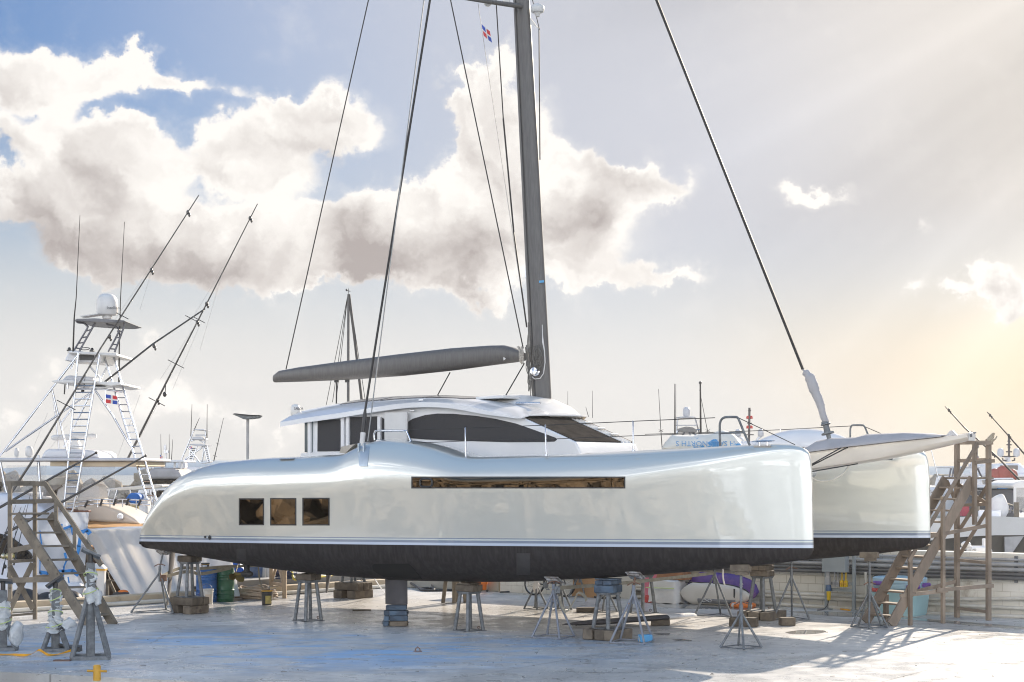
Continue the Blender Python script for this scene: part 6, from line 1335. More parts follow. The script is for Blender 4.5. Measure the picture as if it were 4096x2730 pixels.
mb = MB(); mb.box(P(330, 2046, 48.7), (.42, .3, .06)); mb.box(P(275, 2038, 48.9), (.45, .3, .05)); mb.build_each('foot_rest', M('varnished_wood', (.16, .06, .03), (.12, .045, .025), scale=4, rough=.3, coat=.5), sf, bevel=.015)
for x0, x1, y0, nm in ((215, 318, 1932, 0), (310, 408, 1930, 1)):
    mb = MB(); rows = []
    q = [P(x0, 2008, 49.6), P(x1, 2008, 49.6), P(x1 - 8, y0 + 10, 49.6), P(x1 - 40, y0, 49.6), P(x0 + 18, y0 + 16, 49.6)]; mb.prism(q, (0, .8, 0)); mb.jitter(.06, 2.5, nm); mb.build('seat_cover', CLOTHW, sf, bevel=.06)
mb = MB(); q = [P(x, y, 49.5) for x, y in ((170, 1985), (178, 1942), (240, 1940), (248, 1946), (212, 1965), (206, 1985))]; mb.prism(q, (0, 1.2, 0)); mb.build('console', M('console_grey', (.34, .31, .28), None, rough=.6), sf, bevel=.02)
# house below with its enclosure
outline(sf, 'deckhouse', HULLW, [(-300, 2140), (-300, 1975), (60, 1975), (170, 2000), (250, 2100), (262, 2140)], 49.0, 3.6, .2)
block(sf, 'hardtop', HARDT, -300, 1832, 562, 1846, 48.4, 4.4, .05, 0, 0)
block(sf, 'headliner', BEIGE, 200, 1847, 545, 1866, 48.6, 4.0, .02)
for x0, x1 in ((25, 185), (280, 460)):
    block(sf, 'enclosure', CLEAR, x0, 1862, x1, 1990, 48.7, .02, 0)
outline(sf, 'fairing', HULLW, [(158, 1834), (178, 1804), (190, 1798), (300, 1797), (370, 1801), (388, 1812), (400, 1834)], 49.0, 2.4, .10)
mb = MB(); a, b = P(206, 1752, 50), P(386, 1746, 50); mb.tube([a, a + V((.08, 0, 0)), b - V((.08, 0, 0)), b], [.05, .085, .085, .05], 10); mb.build('radar_array', WHITE2, sf, smooth=50)
outline(sf, 'radar_pedestal', WHITE2, [(270, 1796), (276, 1775), (288, 1766), (286, 1757), (310, 1756), (308, 1766), (316, 1775), (318, 1796)], 49.85, .3)
def ydome(parent, px, py, r_, h, Y, mat=WHITE2): return dome('satellite_dome', P(px, py, Y), r_ * Y / FPX, h * Y / FPX, parent, mat)
ydome(sf, 66, 1810, 9, 34, 49.5); ydome(sf, 117, 1806, 16, 42, 49.8)
d0 = ydome(sf, 429, 1219, 43, 88, YS)
text_part('Intellian', .115, TEXTD, d0, facing(P(452, 1232, YS - .318) + V((0, .02, 0)), (.25, -1, 0)))
mb = MB(); mb.box(P(365, 1264, 50), (.5, .5, .03), Euler((0, -.15, 0)).to_matrix()); mb.tube([P(429, 1258, 50), P(429, 1276, 50)], .12, 10); mb.build('dome_mount', WHITE2, sf)
outline(sf, 'canopy', M('canopy_dark', (.16, .16, .17), (.20, .20, .21), scale=2, rough=.5), [(297, 1283), (305, 1276), (380, 1274), (495, 1282), (504, 1287), (470, 1292), (390, 1290)], 48.9, 2.2, .015)
GUNM = M('tower_dark_pipe', (.12, .12, .14), (.16, .16, .18), scale=3, rough=.35, metal=.5)
mb = MB()
for pts in ([(304, 1284), (312, 1291), (335, 1294), (347, 1304), (348, 1316), (296, 1402)], [(384, 1287), (318, 1405)], [(424, 1290), (432, 1300), (455, 1304), (470, 1314), (474, 1330), (433, 1408)], [(498, 1288), (495, 1310), (488, 1330), (458, 1410)]): tubeP(mb, [(x, y, 49.2) for x, y in pts], .028, 7, 3)
for a, b in (((342, 1326), (368, 1318)), ((328, 1352), (352, 1347)), ((314, 1374), (338, 1370)), ((300, 1392), (322, 1396)), ((468, 1325), (488, 1327)), ((460, 1350), (480, 1352)), ((449, 1378), (470, 1380)), ((440, 1396), (462, 1398))): tubeP(mb, [(*a, 49.2), (*b, 49.2)], .02)
mb.build_each('canopy_pipe', GUNM, sf, smooth=60)
outline(sf, 'helm_box', HULLW, [(257, 1443), (276, 1404), (300, 1402), (408, 1420), (404, 1452), (300, 1445)], 49.2, 1.6, .03)
block(sf, 'screen', M('radio_panel', (.10, .10, .10), None, rough=.5), 317, 1420, 376, 1442, 49.18, .05, .005)
outline(sf, 'tower_platform', WHITE2, [(268, 1412), (275, 1406), (466, 1414), (468, 1425), (330, 1418)], 48.9, 2.2, .02)
mb = MB()
for px, py in ((277, 1398), (368, 1400)): mb.ell(P(px, py, 49.3), (.05, .05, .06), 8, 5); mb.box(P(px, py + 5, 49.3), (.12, .1, .04))
mb.tube(arc(P(340, 1396, 49.4), .13, 0, 6.28, 14, (1, 0, 0), (0, .8, .3)), .012, 5); mb.build_each('helm_fitting', BLACK, sf, smooth=50)
outline(sf, 'middle_platform', WHITE2, [(203, 1524), (260, 1520), (480, 1530), (486, 1540), (440, 1545), (390, 1536), (220, 1532)], 48.7, 2.6, .02)
outline(sf, 'seat', HARDT, [(245, 1524), (262, 1506), (275, 1502), (370, 1508), (378, 1526)], 49.4, 1.0, .05)
outline(sf, 'seat_back', HARDT, [(290, 1536), (300, 1548), (330, 1548), (338, 1536)], 49.4, .8, .03); outline(sf, 'speaker_box', BLACK, [(362, 1536), (368, 1546), (408, 1546), (416, 1535)], 49.4, .5, .03)
mb = MB()
LEGS = [[(318, 1412, 48.8), (0, 1826, 48.6)], [(285, 1478, 48.8), (302, 1430, 48.8)], [(206, 1552, 48.8), (272, 1820, 48.7)], [(209, 1548, 51), (241, 1838, 51)], [(22, 1806, 49), (216, 1672, 48.8), (368, 1570, 48.8)], [(372, 1556, 51), (255, 1790, 51)], [(380, 1562, 48.9), (450, 1662, 48.9), (520, 1784, 48.9)],
        [(450, 1428, 50.5), (388, 1545, 50.5)], [(360, 1466, 49.2), (398, 1510, 49.4), (398, 1530, 49.4)], [(428, 1560, 49), (490, 1568, 49)], [(305, 1557, 48.9), (375, 1557, 48.9), (430, 1558, 49)], [(270, 1530, 48.8), (270, 1556, 48.8)]]
for q in LEGS: tubeP(mb, q, .029, 8)
for x, y in ((600 * .2551, 1815),): tubeP(mb, [(152, 1822, 48.6), (160, 1960, 48.5), (175, 2110, 48.3)], .04, 8)
tubeP(mb, [(0, 1850, 48.4), (20, 1950, 48.4), (35, 2000, 48.4)], .045, 8); tubeP(mb, [(240, 1700, 50.8), (300, 1620, 50.8)], .03)
mb.build_each('tower_pipe', ALU, sf, smooth=60)
def ladder(p00, p01, p10, p11, n, r_=.032, lo=.04, hi=.97, extra=()):
    mb = MB(); a0_, a1_, b0, b1 = P(*p00), P(*p01), P(*p10), P(*p11); mb.tube([a0_, a1_], r_, 8); mb.tube([b0, b1], r_, 8)
    zt_, zb_ = min(a0_.z, b0.z), max(a1_.z, b1.z)
    for i in range(n):
        z = lerp(zt_, zb_, lerp(lo, hi, i / (n - 1))); mb.tube([a0_.lerp(a1_, (a0_.z - z) / (a0_.z - a1_.z)), b0.lerp(b1, (b0.z - z) / (b0.z - b1.z))], r_ * .62, 6)
    for e in extra: tubeP(mb, e, r_, 8, 4)
    return mb.build('ladder', ALU, sf, smooth=60)
ladder((313, 1412, 48.75), (250, 2098, 48.3), (398, 1420, 48.75), (305, 1985, 48.3), 17, lo=.22, hi=.985, extra=([(305, 1985, 48.3), (296, 2020, 48.3), (290, 2045, 48.3), (272, 2062, 48.3)],))
ladder((416, 1422, 49.6), (590, 2000, 49.0), (455, 1428, 49.6), (628, 2010, 49.0), 16, lo=.24, hi=.97)
OUTR = M('outrigger_pole', (.075, .07, .065), (.10, .095, .09), scale=4, rough=.35, metal=.4)
def outrigger(parent, pts, r0, r1, knots=(), crosses=(), mat=OUTR, name='outrigger'):
    mb = MB(); q = [P(*p) for p in pts]; n = len(q); mb.tube(q, [lerp(r0, r1, i / (n - 1)) for i in range(n)], 8)
    for f in knots: p = q[0].lerp(q[-1], f); mb.ell(p, (.05, .05, .07), 8, 5); mb.ell(p + V((.05, -.05, -.08)), (.035, .035, .06), 8, 5)
    for f, s_ in crosses:
        p = q[0].lerp(q[-1], f); mb.tube([p + V((-s_, 0, s_ * .52)), p + V((s_, 0, -s_ * .52))], .013, 6)
    return mb.build(name, mat, parent, smooth=60)
outrigger(sf, [(-8, 2052, 48.2), (126, 1850, 48.4), (400, 1398, 48.7), (795, 782, 49.2)], .04, .014, (.55, .945, .76), ((.335, .26), (.615, .17)))
outrigger(sf, [(498, 1862, 51.6), (640, 1580, 51.4), (790, 1287, 51.2), (1030, 816, 51)], .04, .014, (.55, .62, .945, .25), ((.245, .24), (.56, .18), (.39, .24)))
outrigger(sf, [(420, 1528, 49.2), (610, 1378, 50.4), (820, 1236, 51.2)], .032, .022, (.48,), ((.86, .18),), name='brace_pole')
aerial(sf, [(292, 1412, 49), (297, 1270, 49), (305, 1190, 49), (320, 862, 49)], .026, .008); aerial(sf, [(476, 1530, 50), (477, 1400, 50), (482, 1200, 50), (498, 888, 50)], .026, .008)
mb = MB(); tubeP(mb, [(333, 1505, 49), (341, 1500, 49), (335, 1560, 49)], .012); mb.ell(P(331, 1564, 49), (.05, .05, .07), 8, 5); tubeP(mb, [(664, 1525, 51), (661, 1570, 51)], .012); mb.ell(P(659, 1578, 51), (.06, .06, .08), 8, 5); tubeP(mb, [(260, 1538, 49), (257, 1578, 49)], .02); mb.build_each('hanging_tackle', BLACK, sf, smooth=60)
mb = MB()
for a, b in (((620, 1040), (560, 1240)), ((620, 1045), (452, 1290)), ((890, 1075), (760, 1290)), ((893, 1080), (800, 1400)), ((790, 1290), (640, 1520)), ((800, 1300), (690, 1560)), ((190, 1655), (130, 1800)), ((270, 1700), (190, 1810)), ((560, 1580), (470, 1830)), ((640, 1600), (540, 1790))): tubeP(mb, [(*a, 49.5), (*b, 49.5)], .0035, 4)
mb.build_each('rigging_line', M('thin_line', (.45, .42, .38), None), sf)
mb = MB(); tubeP(mb, [(422, 1561, 48.9), (421, 1615, 48.9)], .012); mb.build('flag_staff', STEEL, sf)
quarter_flag('flag', P(423, 1578, 48.9), (.33, 0, -.05), (.0, 0, -.24), 'blue, red and white quartered flag with cross on the fishing boat tower', FL, wave=.04)
for k, (a, b) in enumerate((((-10, 2036, 46.4), (385, 1812, 47.6)), ((20, 2136, 46.2), (582, 1824, 47.8)))):
    ob = thing('pole', P(*a), ('upper' if k == 0 else 'lower') + ' of two thick dark poles slanting up behind the left stairs', 'pole'); mb = MB(); p, q = P(*a), P(*b); mb.tube([p, p.lerp(q, .5), q], [.038, .032, .022], 8); mb.build('shaft', OUTR, ob, smooth=60); mb = MB(); mb.ell(q, (.04, .04, .04), 8, 5); mb.build('tip', BLACK, ob)
# --- nearer motor yacht at the left edge ---------------------------------------------------------------
my = thing('motor_yacht', (-16, 47, WT), 'white motor yacht with dark rounded window and rods behind the left stairs', 'motor yacht')
outline(my, 'house', M('house_white', (.70, .72, .78), (.66, .68, .74), scale=1, rough=.3), [(-400, 2420), (-400, 1960), (30, 1975), (130, 2010), (215, 2062), (262, 2130), (300, 2260), (330, 2330), (330, 2420)], 47.4, 2.2, .25)
outline(my, 'side_window', DARKG, [(-100, 2140), (0, 2135), (45, 2148), (95, 2185), (125, 2215), (131, 2232), (118, 2241), (70, 2240), (-100, 2225)], 47.36, .06, .03)
block(my, 'hull', HULLW, -400, 2330, 330, 2480, 46.6, 3.2, .2)
for x0, y0, x1, y1 in ((0, 2190, 64, 2020), (12, 2220, 85, 2028), (28, 2240, 103, 2022), (55, 2262, 122, 1975), (8, 2300, 40, 2150), (30, 2310, 70, 2090)):
    mb = MB(); a, b = P(x0, y0, 46.5), P(x1, y1, 46.8); mb.tube([a, a.lerp(b, .3), a.lerp(b, .31), b], [.025, .022, .012, .005], 6); mb.ell(a.lerp(b, .22) + V((.04, -.03, 0)), (.05, .05, .06), 8, 5); mb.build('fishing_rod', BLACK, my, smooth=60)
mb = MB(); c = P(28, 2226, 46.2)
for k in range(3): mb.ell(c + V((.12 * k - .1, 0, .0)), (.07, .08, .08), 10, 6)
mb.build('reel', M('reel_gold', (.55, .45, .12), (.6, .6, .6), scale=5, rough=.3, metal=.6), my, smooth=60)
for k, (px, py, r_) in enumerate(((95, 2402, .32), (275, 2400, .26), (190, 2402, .22))):
    mb = MB(); mb.ell(P(px, py, 46.0), (r_ * 1.4, .3, r_), 18, 10); mb.build('fender', BLACK, my, smooth=70)
# masking sheets with blue tape, white cover draped over the bow
sh = thing('masking_sheet', P(250, 2400, 46.9), 'translucent white masking sheet edged with blue tape behind the left stairs', 'plastic sheet'); TAPEB = M('masking_tape', (.03, .22, .60), (.04, .26, .66), scale=3, rough=.6)
rows = []
for j in range(12):
    rows.append([P(lerp(lerp(150, 170, j / 11), lerp(355, 330, j / 11), i / 14), lerp(2050, 2400, j / 11), 46.9 + .15 * mnoise.noise(V((i * .45, j * .4, 2)))) for i in range(15)])
mb = MB(); mb.slab(rows, (0, .02, 0)); mb.build('sheet', translucent(M('masking_film', (.72, .74, .78), (.62, .65, .70), scale=1.2, rough=.35, bump=.4, bscale=3), (.8, .82, .85), .4), sh, smooth=70)
rg = random.Random(11)
def tape(pts, w_): 
    q = [P(x + rg.uniform(-4, 4), y + rg.uniform(-4, 4), 46.72) for x, y in pts]; mb = MB(); 
    for a, b in zip(q, q[1:]): mb.beam(a, b + (b - a).normalized() * .03, .012, w_ * rg.uniform(.4, .8), up=(b - a).cross(V((0, 1, 0))))
    mb.build('tape', TAPEB, sh)
for pts, w_ in (([(160, 2122), (163, 2180), (160, 2240), (162, 2290), (166, 2300)], .07), ([(155, 2292), (185, 2290), (215, 2285), (250, 2288)], .14), ([(250, 2100), (246, 2120), (282, 2105), (290, 2135), (300, 2150)], .08), ([(320, 2150), (318, 2185), (310, 2215)], .16), ([(310, 2130), (345, 2126), (360, 2130)], .16),
                ([(260, 2215), (265, 2240), (258, 2270), (255, 2300)], .09), ([(250, 2290), (285, 2285), (310, 2300)], .16), ([(155, 2360), (172, 2365), (168, 2385)], .10), ([(245, 2350), (238, 2375)], .07), ([(180, 2262), (190, 2290)], .08), ([(270, 2310), (278, 2335)], .08)): tape(pts, w_)
cvr = thing('boat_cover', P(600, 2395, 46), 'big white sheet draped in diagonal folds over the moored boat side', 'cover')
rows = []
top = [(330, 2118), (400, 2120), (480, 2117), (560, 2114), (640, 2112), (720, 2112), (900, 2114)]; bot = [(505, 2398), (560, 2400), (620, 2400), (680, 2398), (740, 2395), (800, 2392), (960, 2386)]
for j in range(13):
    f = j / 12; rw = []
    for i in range(37):
        g_ = i / 36 * 6; k = min(int(g_), 5); u = g_ - k; x0 = lerp(top[k][0], top[k + 1][0], u); y0 = lerp(top[k][1], top[k + 1][1], u); x1 = lerp(bot[k][0], bot[k + 1][0], u); y1 = lerp(bot[k][1], bot[k + 1][1], u)
        fold = (.05 * math.sin(i * 1.15 + f * 1.2 + 2 * mnoise.noise(V((i * .2, f, 8)))) + .16 * mnoise.noise(V((i * .55, f * .7, 5))) + .2 * mnoise.noise(V((i * .2, f * 1.5, 3)))) * (.25 + .75 * math.sin(math.pi * min(f + .1, 1)))
        rw.append(P(lerp(x0, x1, f), lerp(y0, y1, f), lerp(47.7, 45.9, f ** 1.3) + fold * .8))
    rows.append(rw)
mb = MB(); mb.slab(rows, (0, .02, 0)); mb.build('sheet', translucent(M('cover_white', (.78, .77, .75), (.74, .73, .72), scale=1, rough=.75), (.85, .82, .78), .45), cvr, smooth=75)
outline(sf, 'bow_flare', HULLW, [(300, 2150), (330, 2118), (470, 2108), (640, 2106), (760, 2108), (760, 2140), (560, 2138), (420, 2150)], 47.9, .25, .05)
mb = MB(); tubeP(mb, [(330, 2131, 47.85), (470, 2122, 47.85), (620, 2119, 47.85), (760, 2119, 47.85)], .02); mb.build('rub_rail', M('rail_taupe', (.26, .22, .20), None), sf, smooth=60)
sc = thing('scaffold', P(420, 2400, 47.5), 'dark timber scaffold seen under the lifted white boat cover', 'scaffold'); mb = MB()
for a, b in (((345, 2200), (380, 2380)), ((395, 2230), (470, 2395)), ((430, 2290), (430, 2398))): mb.beam(P(*a, 47.3), P(*b, 47.3), .07, .07)
mb.build('upright', STAIRO, sc); mb = MB(); mb.prism([P(300, 2400, 48.2), P(520, 2400, 48.2), P(420, 2250, 48.2), P(340, 2180, 48.2)], (0, .1, 0)); mb.build('dark_backing', M('dark_brown', (.055, .035, .025), (.08, .05, .03), scale=3, rough=.8), sc)  # backing is a flat dark brown sheet behind the uprights
for y in (2260, 2320, 2385): mb = MB(); mb.beam(P(340, y, 47.2), P(460, y + 4, 47.2), .06, .04); mb.build('board', STAIRO, sc)
pc = thing('lantern_post', G(405, 2402), 'white peaked dock post with yellow band behind the largest wrapped stand', 'post'); mb = MB(); c = P(392, 2400, 44.6); mb.prism([P(385, 2400, 44.6), P(415, 2400, 44.6), P(418, 2275, 44.6), P(385, 2275, 44.6)], (0, .2, 0)); mb.build('body', WHITE2, pc, bevel=.01)
mb = MB(); mb.prism([P(352, 2275, 44.5), P(420, 2277, 44.5), P(400, 2258, 44.6), P(375, 2256, 44.6)], (0, .35, 0)); mb.build('cap', WHITE2, pc, bevel=.01); mb = MB(); mb.prism([P(355, 2282, 44.55), P(419, 2284, 44.55), P(419, 2276, 44.55), P(355, 2274, 44.55)], (0, .3, 0)); mb.build('band', YELLOW, pc)
tl = thing('power_tool', P(485, 2388, 45.8), 'black and orange power tool lying on the kerb beside the white cover', 'tool'); mb = MB(); c = P(485, 2386, 45.6); mb.tube([c + V((-.22, 0, .03)), c + V((-.1, 0, .05)), c + V((.1, 0, .06)), c + V((.2, 0, .04))], [.04, .07, .08, .06], 8); mb.build('body', BLACK, tl, smooth=40); mb = MB(); mb.ell(c + V((.05, 0, .12)), (.14, .06, .05), 10, 6); mb.build('handle', VO, tl, smooth=60)
# --- boats further off on the left -----------------------------------------------------------------------
YT = 62
tt = thing('centre_console_boat', P(540, 2000, YT), 'small open boat with a beige top and blue covered motor past the tower', 'boat'); boat_hull(tt, (-13.6, 62, WT), 8, 2.6, 0, -.2, sheer=.4)
outline(tt, 't_top', CREAM, [(418, 1958), (480, 1950), (560, 1944), (620, 1938), (648, 1942), (650, 1948), (610, 1956), (520, 1962), (430, 1966)], YT, 2.0, .03)
mb = MB()
for x0, x1 in ((440, 415), (470, 440), (600, 615), (625, 600), (520, 530)): tubeP(mb, [(x0, 1960, YT), (x1, 2060, YT)], .04)
mb.build_each('top_leg', ALU, tt, smooth=60); outline(tt, 'motor_cover', M('cover_blue', (.02, .14, .46), (.015, .11, .38), scale=2, rough=.7, bump=.4, bscale=3), [(500, 1998), (512, 1982), (522, 1972), (548, 1974), (560, 1985), (560, 1998), (545, 2016), (524, 2014)], YT - 1.2, .7, .06)
block(tt, 'console', HULLW, 530, 1975, 590, 2060, YT, 1.0, .1)
mb = MB(); c = P(537, 2080, 56); mb.tube([c - V((0, 0, 2)), P(537, 2022, 56)], .15, 10); mb.build('mooring_pile', M('pile_wood', (.40, .34, .17), (.32, .27, .14), scale=5, rough=.9), smooth=50, label='thick wooden mooring pile in front of the blue motor cover', cat='pile')
YB = 82
yb = thing('flybridge_yacht', P(680, 2050, YB), 'white flybridge yacht with grey canvas band behind the near hull stern', 'yacht'); boat_hull(yb, (-15.5, YB + 2.5, WT), 16, 5, 0, .6, sheer=.7)
outline(yb, 'canvas', CANVAS, [(583, 1920), (597, 1880), (620, 1872), (690, 1872), (712, 1882), (735, 1920)], YB, 3.5, .2); outline(yb, 'window_band', DARKG, [(560, 1935), (580, 1920), (740, 1920), (740, 1935)], YB - .05, 3.6, .02); outline(yb, 'house', HULLW, [(520, 2060), (560, 1936), (770, 1936), (790, 2060)], YB, 4, .15); outline(yb, 'lower_window', DARKG, [(595, 1990), (612, 1962), (700, 1962), (700, 1990)], YB - .04, .1, .02)
block(yb, 'hardtop', HULLW, 600, 1842, 735, 1850, YB, 3.2, .03); 
mb = MB()
for x in (603, 616, 660, 700, 728): tubeP(mb, [(x, 1848, YB + .4), (x - 3, 1876, YB + .4)], .05)
mb.build_each('hardtop_post', HULLW, yb, smooth=60)
for px, py, r_ in ((622, 1843, 7), (668, 1843, 6), (653, 1868, 9), (580, 1858, 7)): ydome(yb, px, py, r_, r_ * 1.6, YB + 1, HARDT)
mb = MB(); tubeP(mb, [(664, 1842, YB + 1), (664, 1812, YB + 1), (658, 1800, YB + 1), (658, 1782, YB + 1), (662, 1780, YB + 1), (664, 1800, YB + 1)], .04); mb.lathe([(.001, -.06), (.14, -.06), (.14, .06), (.001, .06)], P(666, 1808, YB + 1), 12); mb.build('mast', ALU, yb, smooth=50)
for p in ([(645, 1840, YB), (643, 1737, YB)], [(677, 1840, YB), (677, 1737, YB)], [(686, 1840, YB), (691, 1758, YB)]): aerial(yb, p, .02, .008)
quarter_flag('flag', P(640, 1820, YB - .2), (.12, 0, -.08), (0, 0, -.16), 'small dark and red flag on the flybridge yacht aerial', FL, wave=.02)
YD = 98
tw = thing('fishing_boat', P(790, 2000, YD), 'small distant fishing boat with a ladder tower left of the lamp post', 'fishing boat'); boat_hull(tw, (-17.2, YD + 1.5, WT), 13, 4.2, 0, .4, sheer=.8); outline(tw, 'house', HULLW, [(690, 1960), (700, 1880), (740, 1868), (860, 1870), (880, 1960)], YD, 3, .15); outline(tw, 'bridge_seat', HARDT, [(712, 1862), (712, 1850), (740, 1848), (740, 1880), (712, 1880)], YD - .2, .8, .05)
outline(tw, 'top_canopy', HARDT, [(770, 1720), (786, 1717), (812, 1718), (822, 1722), (800, 1723)], YD - .3, 1.8, .02); outline(tw, 'sun_shade', HARDT, [(764, 1760), (770, 1748), (800, 1747), (813, 1752), (814, 1761)], YD - .3, 1.6, .05); outline(tw, 'platform', HARDT, [(750, 1780), (770, 1776), (800, 1776), (828, 1782), (800, 1786), (775, 1783)], YD - .3, 2, .02)
mb = MB()
for q in ([(775, 1724), (764, 1750), (752, 1780), (725, 1842)], [(820, 1722), (823, 1738), (818, 1782), (808, 1850)], [(782, 1742), (820, 1742)], [(752, 1788), (800, 1851)], [(813, 1788), (738, 1840)], [(764, 1765), (778, 1760)], [(798, 1760), (815, 1772)], [(762, 1786), (755, 1845)], [(788, 1784), (770, 1845)], [(815, 1788), (830, 1850)], [(828, 1783), (841, 1846)]): tubeP(mb, [(x, y, YD) for x, y in q], .045, 6)
for i in range(7): y = 1795 + i * 8; tubeP(mb, [(761 - i * .9, y, YD), (785 - i * 2.4, y, YD)], .025, 5); tubeP(mb, [(817 + i * 2, y, YD), (830 + i * 1.7, y, YD)], .025, 5)
mb.build_each('tower_pipe', ALU, tw, smooth=60)
for p in ([(763, 1755, YD), (765, 1700, YD), (768, 1618, YD)], [(828, 1755, YD), (828, 1700, YD), (829, 1618, YD)], [(775, 1725, YD), (798, 1672, YD)], [(855, 1846, YD), (870, 1780, YD), (894, 1673, YD)]): aerial(tw, p, .03, .012)
mb = MB()
for x, y in ((870, 1775), (860, 1825)): a, b = P(x - 7, y - 3, YD), P(x + 7, y + 3, YD); mb.tube([a, b], .012, 4)
mb.build('spreader', WIRE, tw); outline(tw, 'radar', HARDT, [(800, 1856), (826, 1849), (842, 1846), (840, 1850), (815, 1856)], YD - .5, .8, .02)
quarter_flag('flag', P(758, 1785, YD - .3), (.15, 0, -.04), (0, 0, -.13), 'tiny red and blue flag on the distant fishing boat tower', FL, wave=.02)
quarter_flag('flag', P(743, 1838, YD - .8), (.14, 0, -.06), (.0, 0, -.17), 'tiny flag at the bow below the distant ladder tower', FL, wave=.02)
lp = thing('street_lamp', P(990, 1960, 72) * 1.0, 'solar street lamp with flat winged head behind the near hull', 'street lamp'); mb = MB(); mb.tube([P(991, 1960, 72), P(991, 1670, 72)], .062, 12); mb.build('pole', PIPEG, lp, smooth=60)
outline(lp, 'lamp_head', GALV, [(926, 1656), (945, 1658), (1000, 1664), (1040, 1664), (1028, 1672), (1000, 1676), (972, 1677), (966, 1674)], 71.6, .8, .01); outline(lp, 'solar_panel', SOLAR, [(930, 1653), (1000, 1660), (1038, 1661), (1000, 1663), (940, 1657)], 71.5, 1.0, .004)
mb = MB(); c = P(990, 1960, 72); mb.box((c.x, c.y, (c.z + WT) / 2), (1.4, 1.4, c.z - WT)); mb.build('dock_block', KERB, label='concrete dock block carrying the street lamp', cat='dock')
# --- sailing boat behind the catamaran: mast, stays ----------------------------------------------------------
YM = 70
sbt = thing('sailing_boat', P(1393, 2050, YM), 'sailing boat hidden behind the catamaran, its dark mast showing behind the boom', 'sailing boat'); boat_hull(sbt, (P(1393, 2000, YM).x + .5, YM, WT), 12, 3.8, 0, -.2, sheer=.4)
mb = MB(); mb.tube([P(1393, 2010, YM), P(1393, 1400, YM), P(1394, 1178, YM)], [.06, .055, .05], 10); mb.build('mast', M('dark_mast', (.13, .125, .12), None, rough=.5), sbt, smooth=60)
mb = MB(); tubeP(mb, [(1396, 1178, YM), (1415, 1330, YM), (1448, 1612, YM)], [.02, .06, .075] if 0 else .055); mb.build('furled_jib', M('jib_cover', (.10, .095, .09), None, rough=.8), sbt, smooth=60)
mb = MB()
for x1, y1 in ((1305, 1620), (1330, 1610), (1345, 1600), (1440, 1500), (1462, 1610)): tubeP(mb, [(1391 if x1 < 1393 else 1398, 1182, YM), (x1, y1, YM)], .012, 4)
mb.build_each('stay', WIRE, sbt); mb = MB(); tubeP(mb, [(1384, 1163, YM), (1402, 1166, YM)], .015, 5); mb.ell(P(1386, 1161, YM), (.04, .04, .05), 6, 4); tubeP(mb, [(1394, 1178, YM), (1394, 1155, YM)], .012, 5); mb.build_each('masthead_gear', BLACK, sbt)
# --- boats behind the bows -----------------------------------------------------------------------------
YJ = 112
tj = thing('fishing_boat', P(2740, 1960, YJ), 'distant tower fishing boat with grey dome behind the catamaran foredeck', 'fishing boat'); boat_hull(tj, (P(2740, 1960, YJ).x, YJ + 4, WT), 15, 5, R(80), .8, sheer=.6); block(tj, 'house', HULLW, 2690, 1790, 2790, 1980, YJ + 1, 4, .2)
ydome(tj, 2746, 1648, 15, 38, YJ, HARDT); outline(tj, 'canopy', HARDT, [(2708, 1670), (2722, 1667), (2772, 1667), (2787, 1669), (2770, 1672), (2724, 1672)], YJ - .5, 2, .02); outline(tj, 'sun_shade', M('shade_grey', (.28, .265, .25), None, rough=.7), [(2716, 1722), (2724, 1712), (2745, 1707), (2772, 1710), (2790, 1722), (2786, 1730), (2720, 1729)], YJ - .3, 1.6, .04); block(tj, 'padded_rail', HARDT, 2708, 1700, 2788, 1704, YJ - .3, .2, .02)
mb = MB()
for q in ([(2712, 1672), (2708, 1700), (2704, 1764)], [(2780, 1672), (2793, 1720), (2803, 1762)], [(2708, 1722), (2805, 1720)], [(2740, 1724), (2722, 1764)], [(2756, 1724), (2768, 1764)], [(2712, 1724), (2698, 1764)], [(2770, 1732), (2800, 1752)], [(2735, 1738), (2705, 1756)]): tubeP(mb, [(x, y, YJ) for x, y in q], .05, 6)
mb.build_each('tower_pipe', ALU, tj, smooth=60)
for p, r0, r1 in (([(2698, 1760, YJ), (2698, 1650, YJ), (2698, 1536, YJ)], .035, .016), ([(2703, 1760, YJ), (2703, 1650, YJ), (2703, 1536, YJ)], .035, .016), ([(2803, 1768, YJ), (2802, 1640, YJ), (2801, 1534, YJ)], .075, .05), ([(2649, 1800, YJ), (2643, 1715, YJ), (2634, 1557, YJ)], .035, .014), ([(2838, 1760, YJ), (2826, 1705, YJ), (2798, 1560, YJ)], .035, .014), ([(2271, 1660, YJ), (2271, 1566, YJ)], .02, .01), ([(2370, 1672, YJ), (2370, 1564, YJ)], .02, .01), ([(2354, 1668, YJ), (2343, 1628, YJ)], .025, .012)): aerial(tj, p, r0, r1)
mb = MB(); mb.ell(P(2801, 1532, YJ), (.10, .10, .10), 10, 6)
for x, y in ((2644, 1724), (2831, 1724)): mb.tube([P(x - 9, y + 5, YJ), P(x + 9, y - 5, YJ)], .014, 4); mb.tube([P(x - 9, y - 5, YJ), P(x + 9, y + 5, YJ)], .014, 4)
mb.build_each('masthead_gear', BLACK, tj)
YK = 150
kk = thing('ship', P(2998, 1960, YK), 'distant ship with radar mast and two pale domes behind the near bow', 'ship'); boat_hull(kk, (P(2998, 1960, YK).x, YK + 8, WT), 24, 8, R(90), 1.5); block(kk, 'house', HULLW, 2950, 1765, 3050, 1990, YK + 2, 6, .3)
mb = MB(); tubeP(mb, [(2996, 1768, YK), (2998, 1632, YK)], .10, 8)
for y, w_ in ((1643, 6), (1675, 9), (1694, 9), (1713, 9), (1740, 17)): tubeP(mb, [(2998 - w_, y, YK), (2998 + w_, y, YK)], .05, 6)
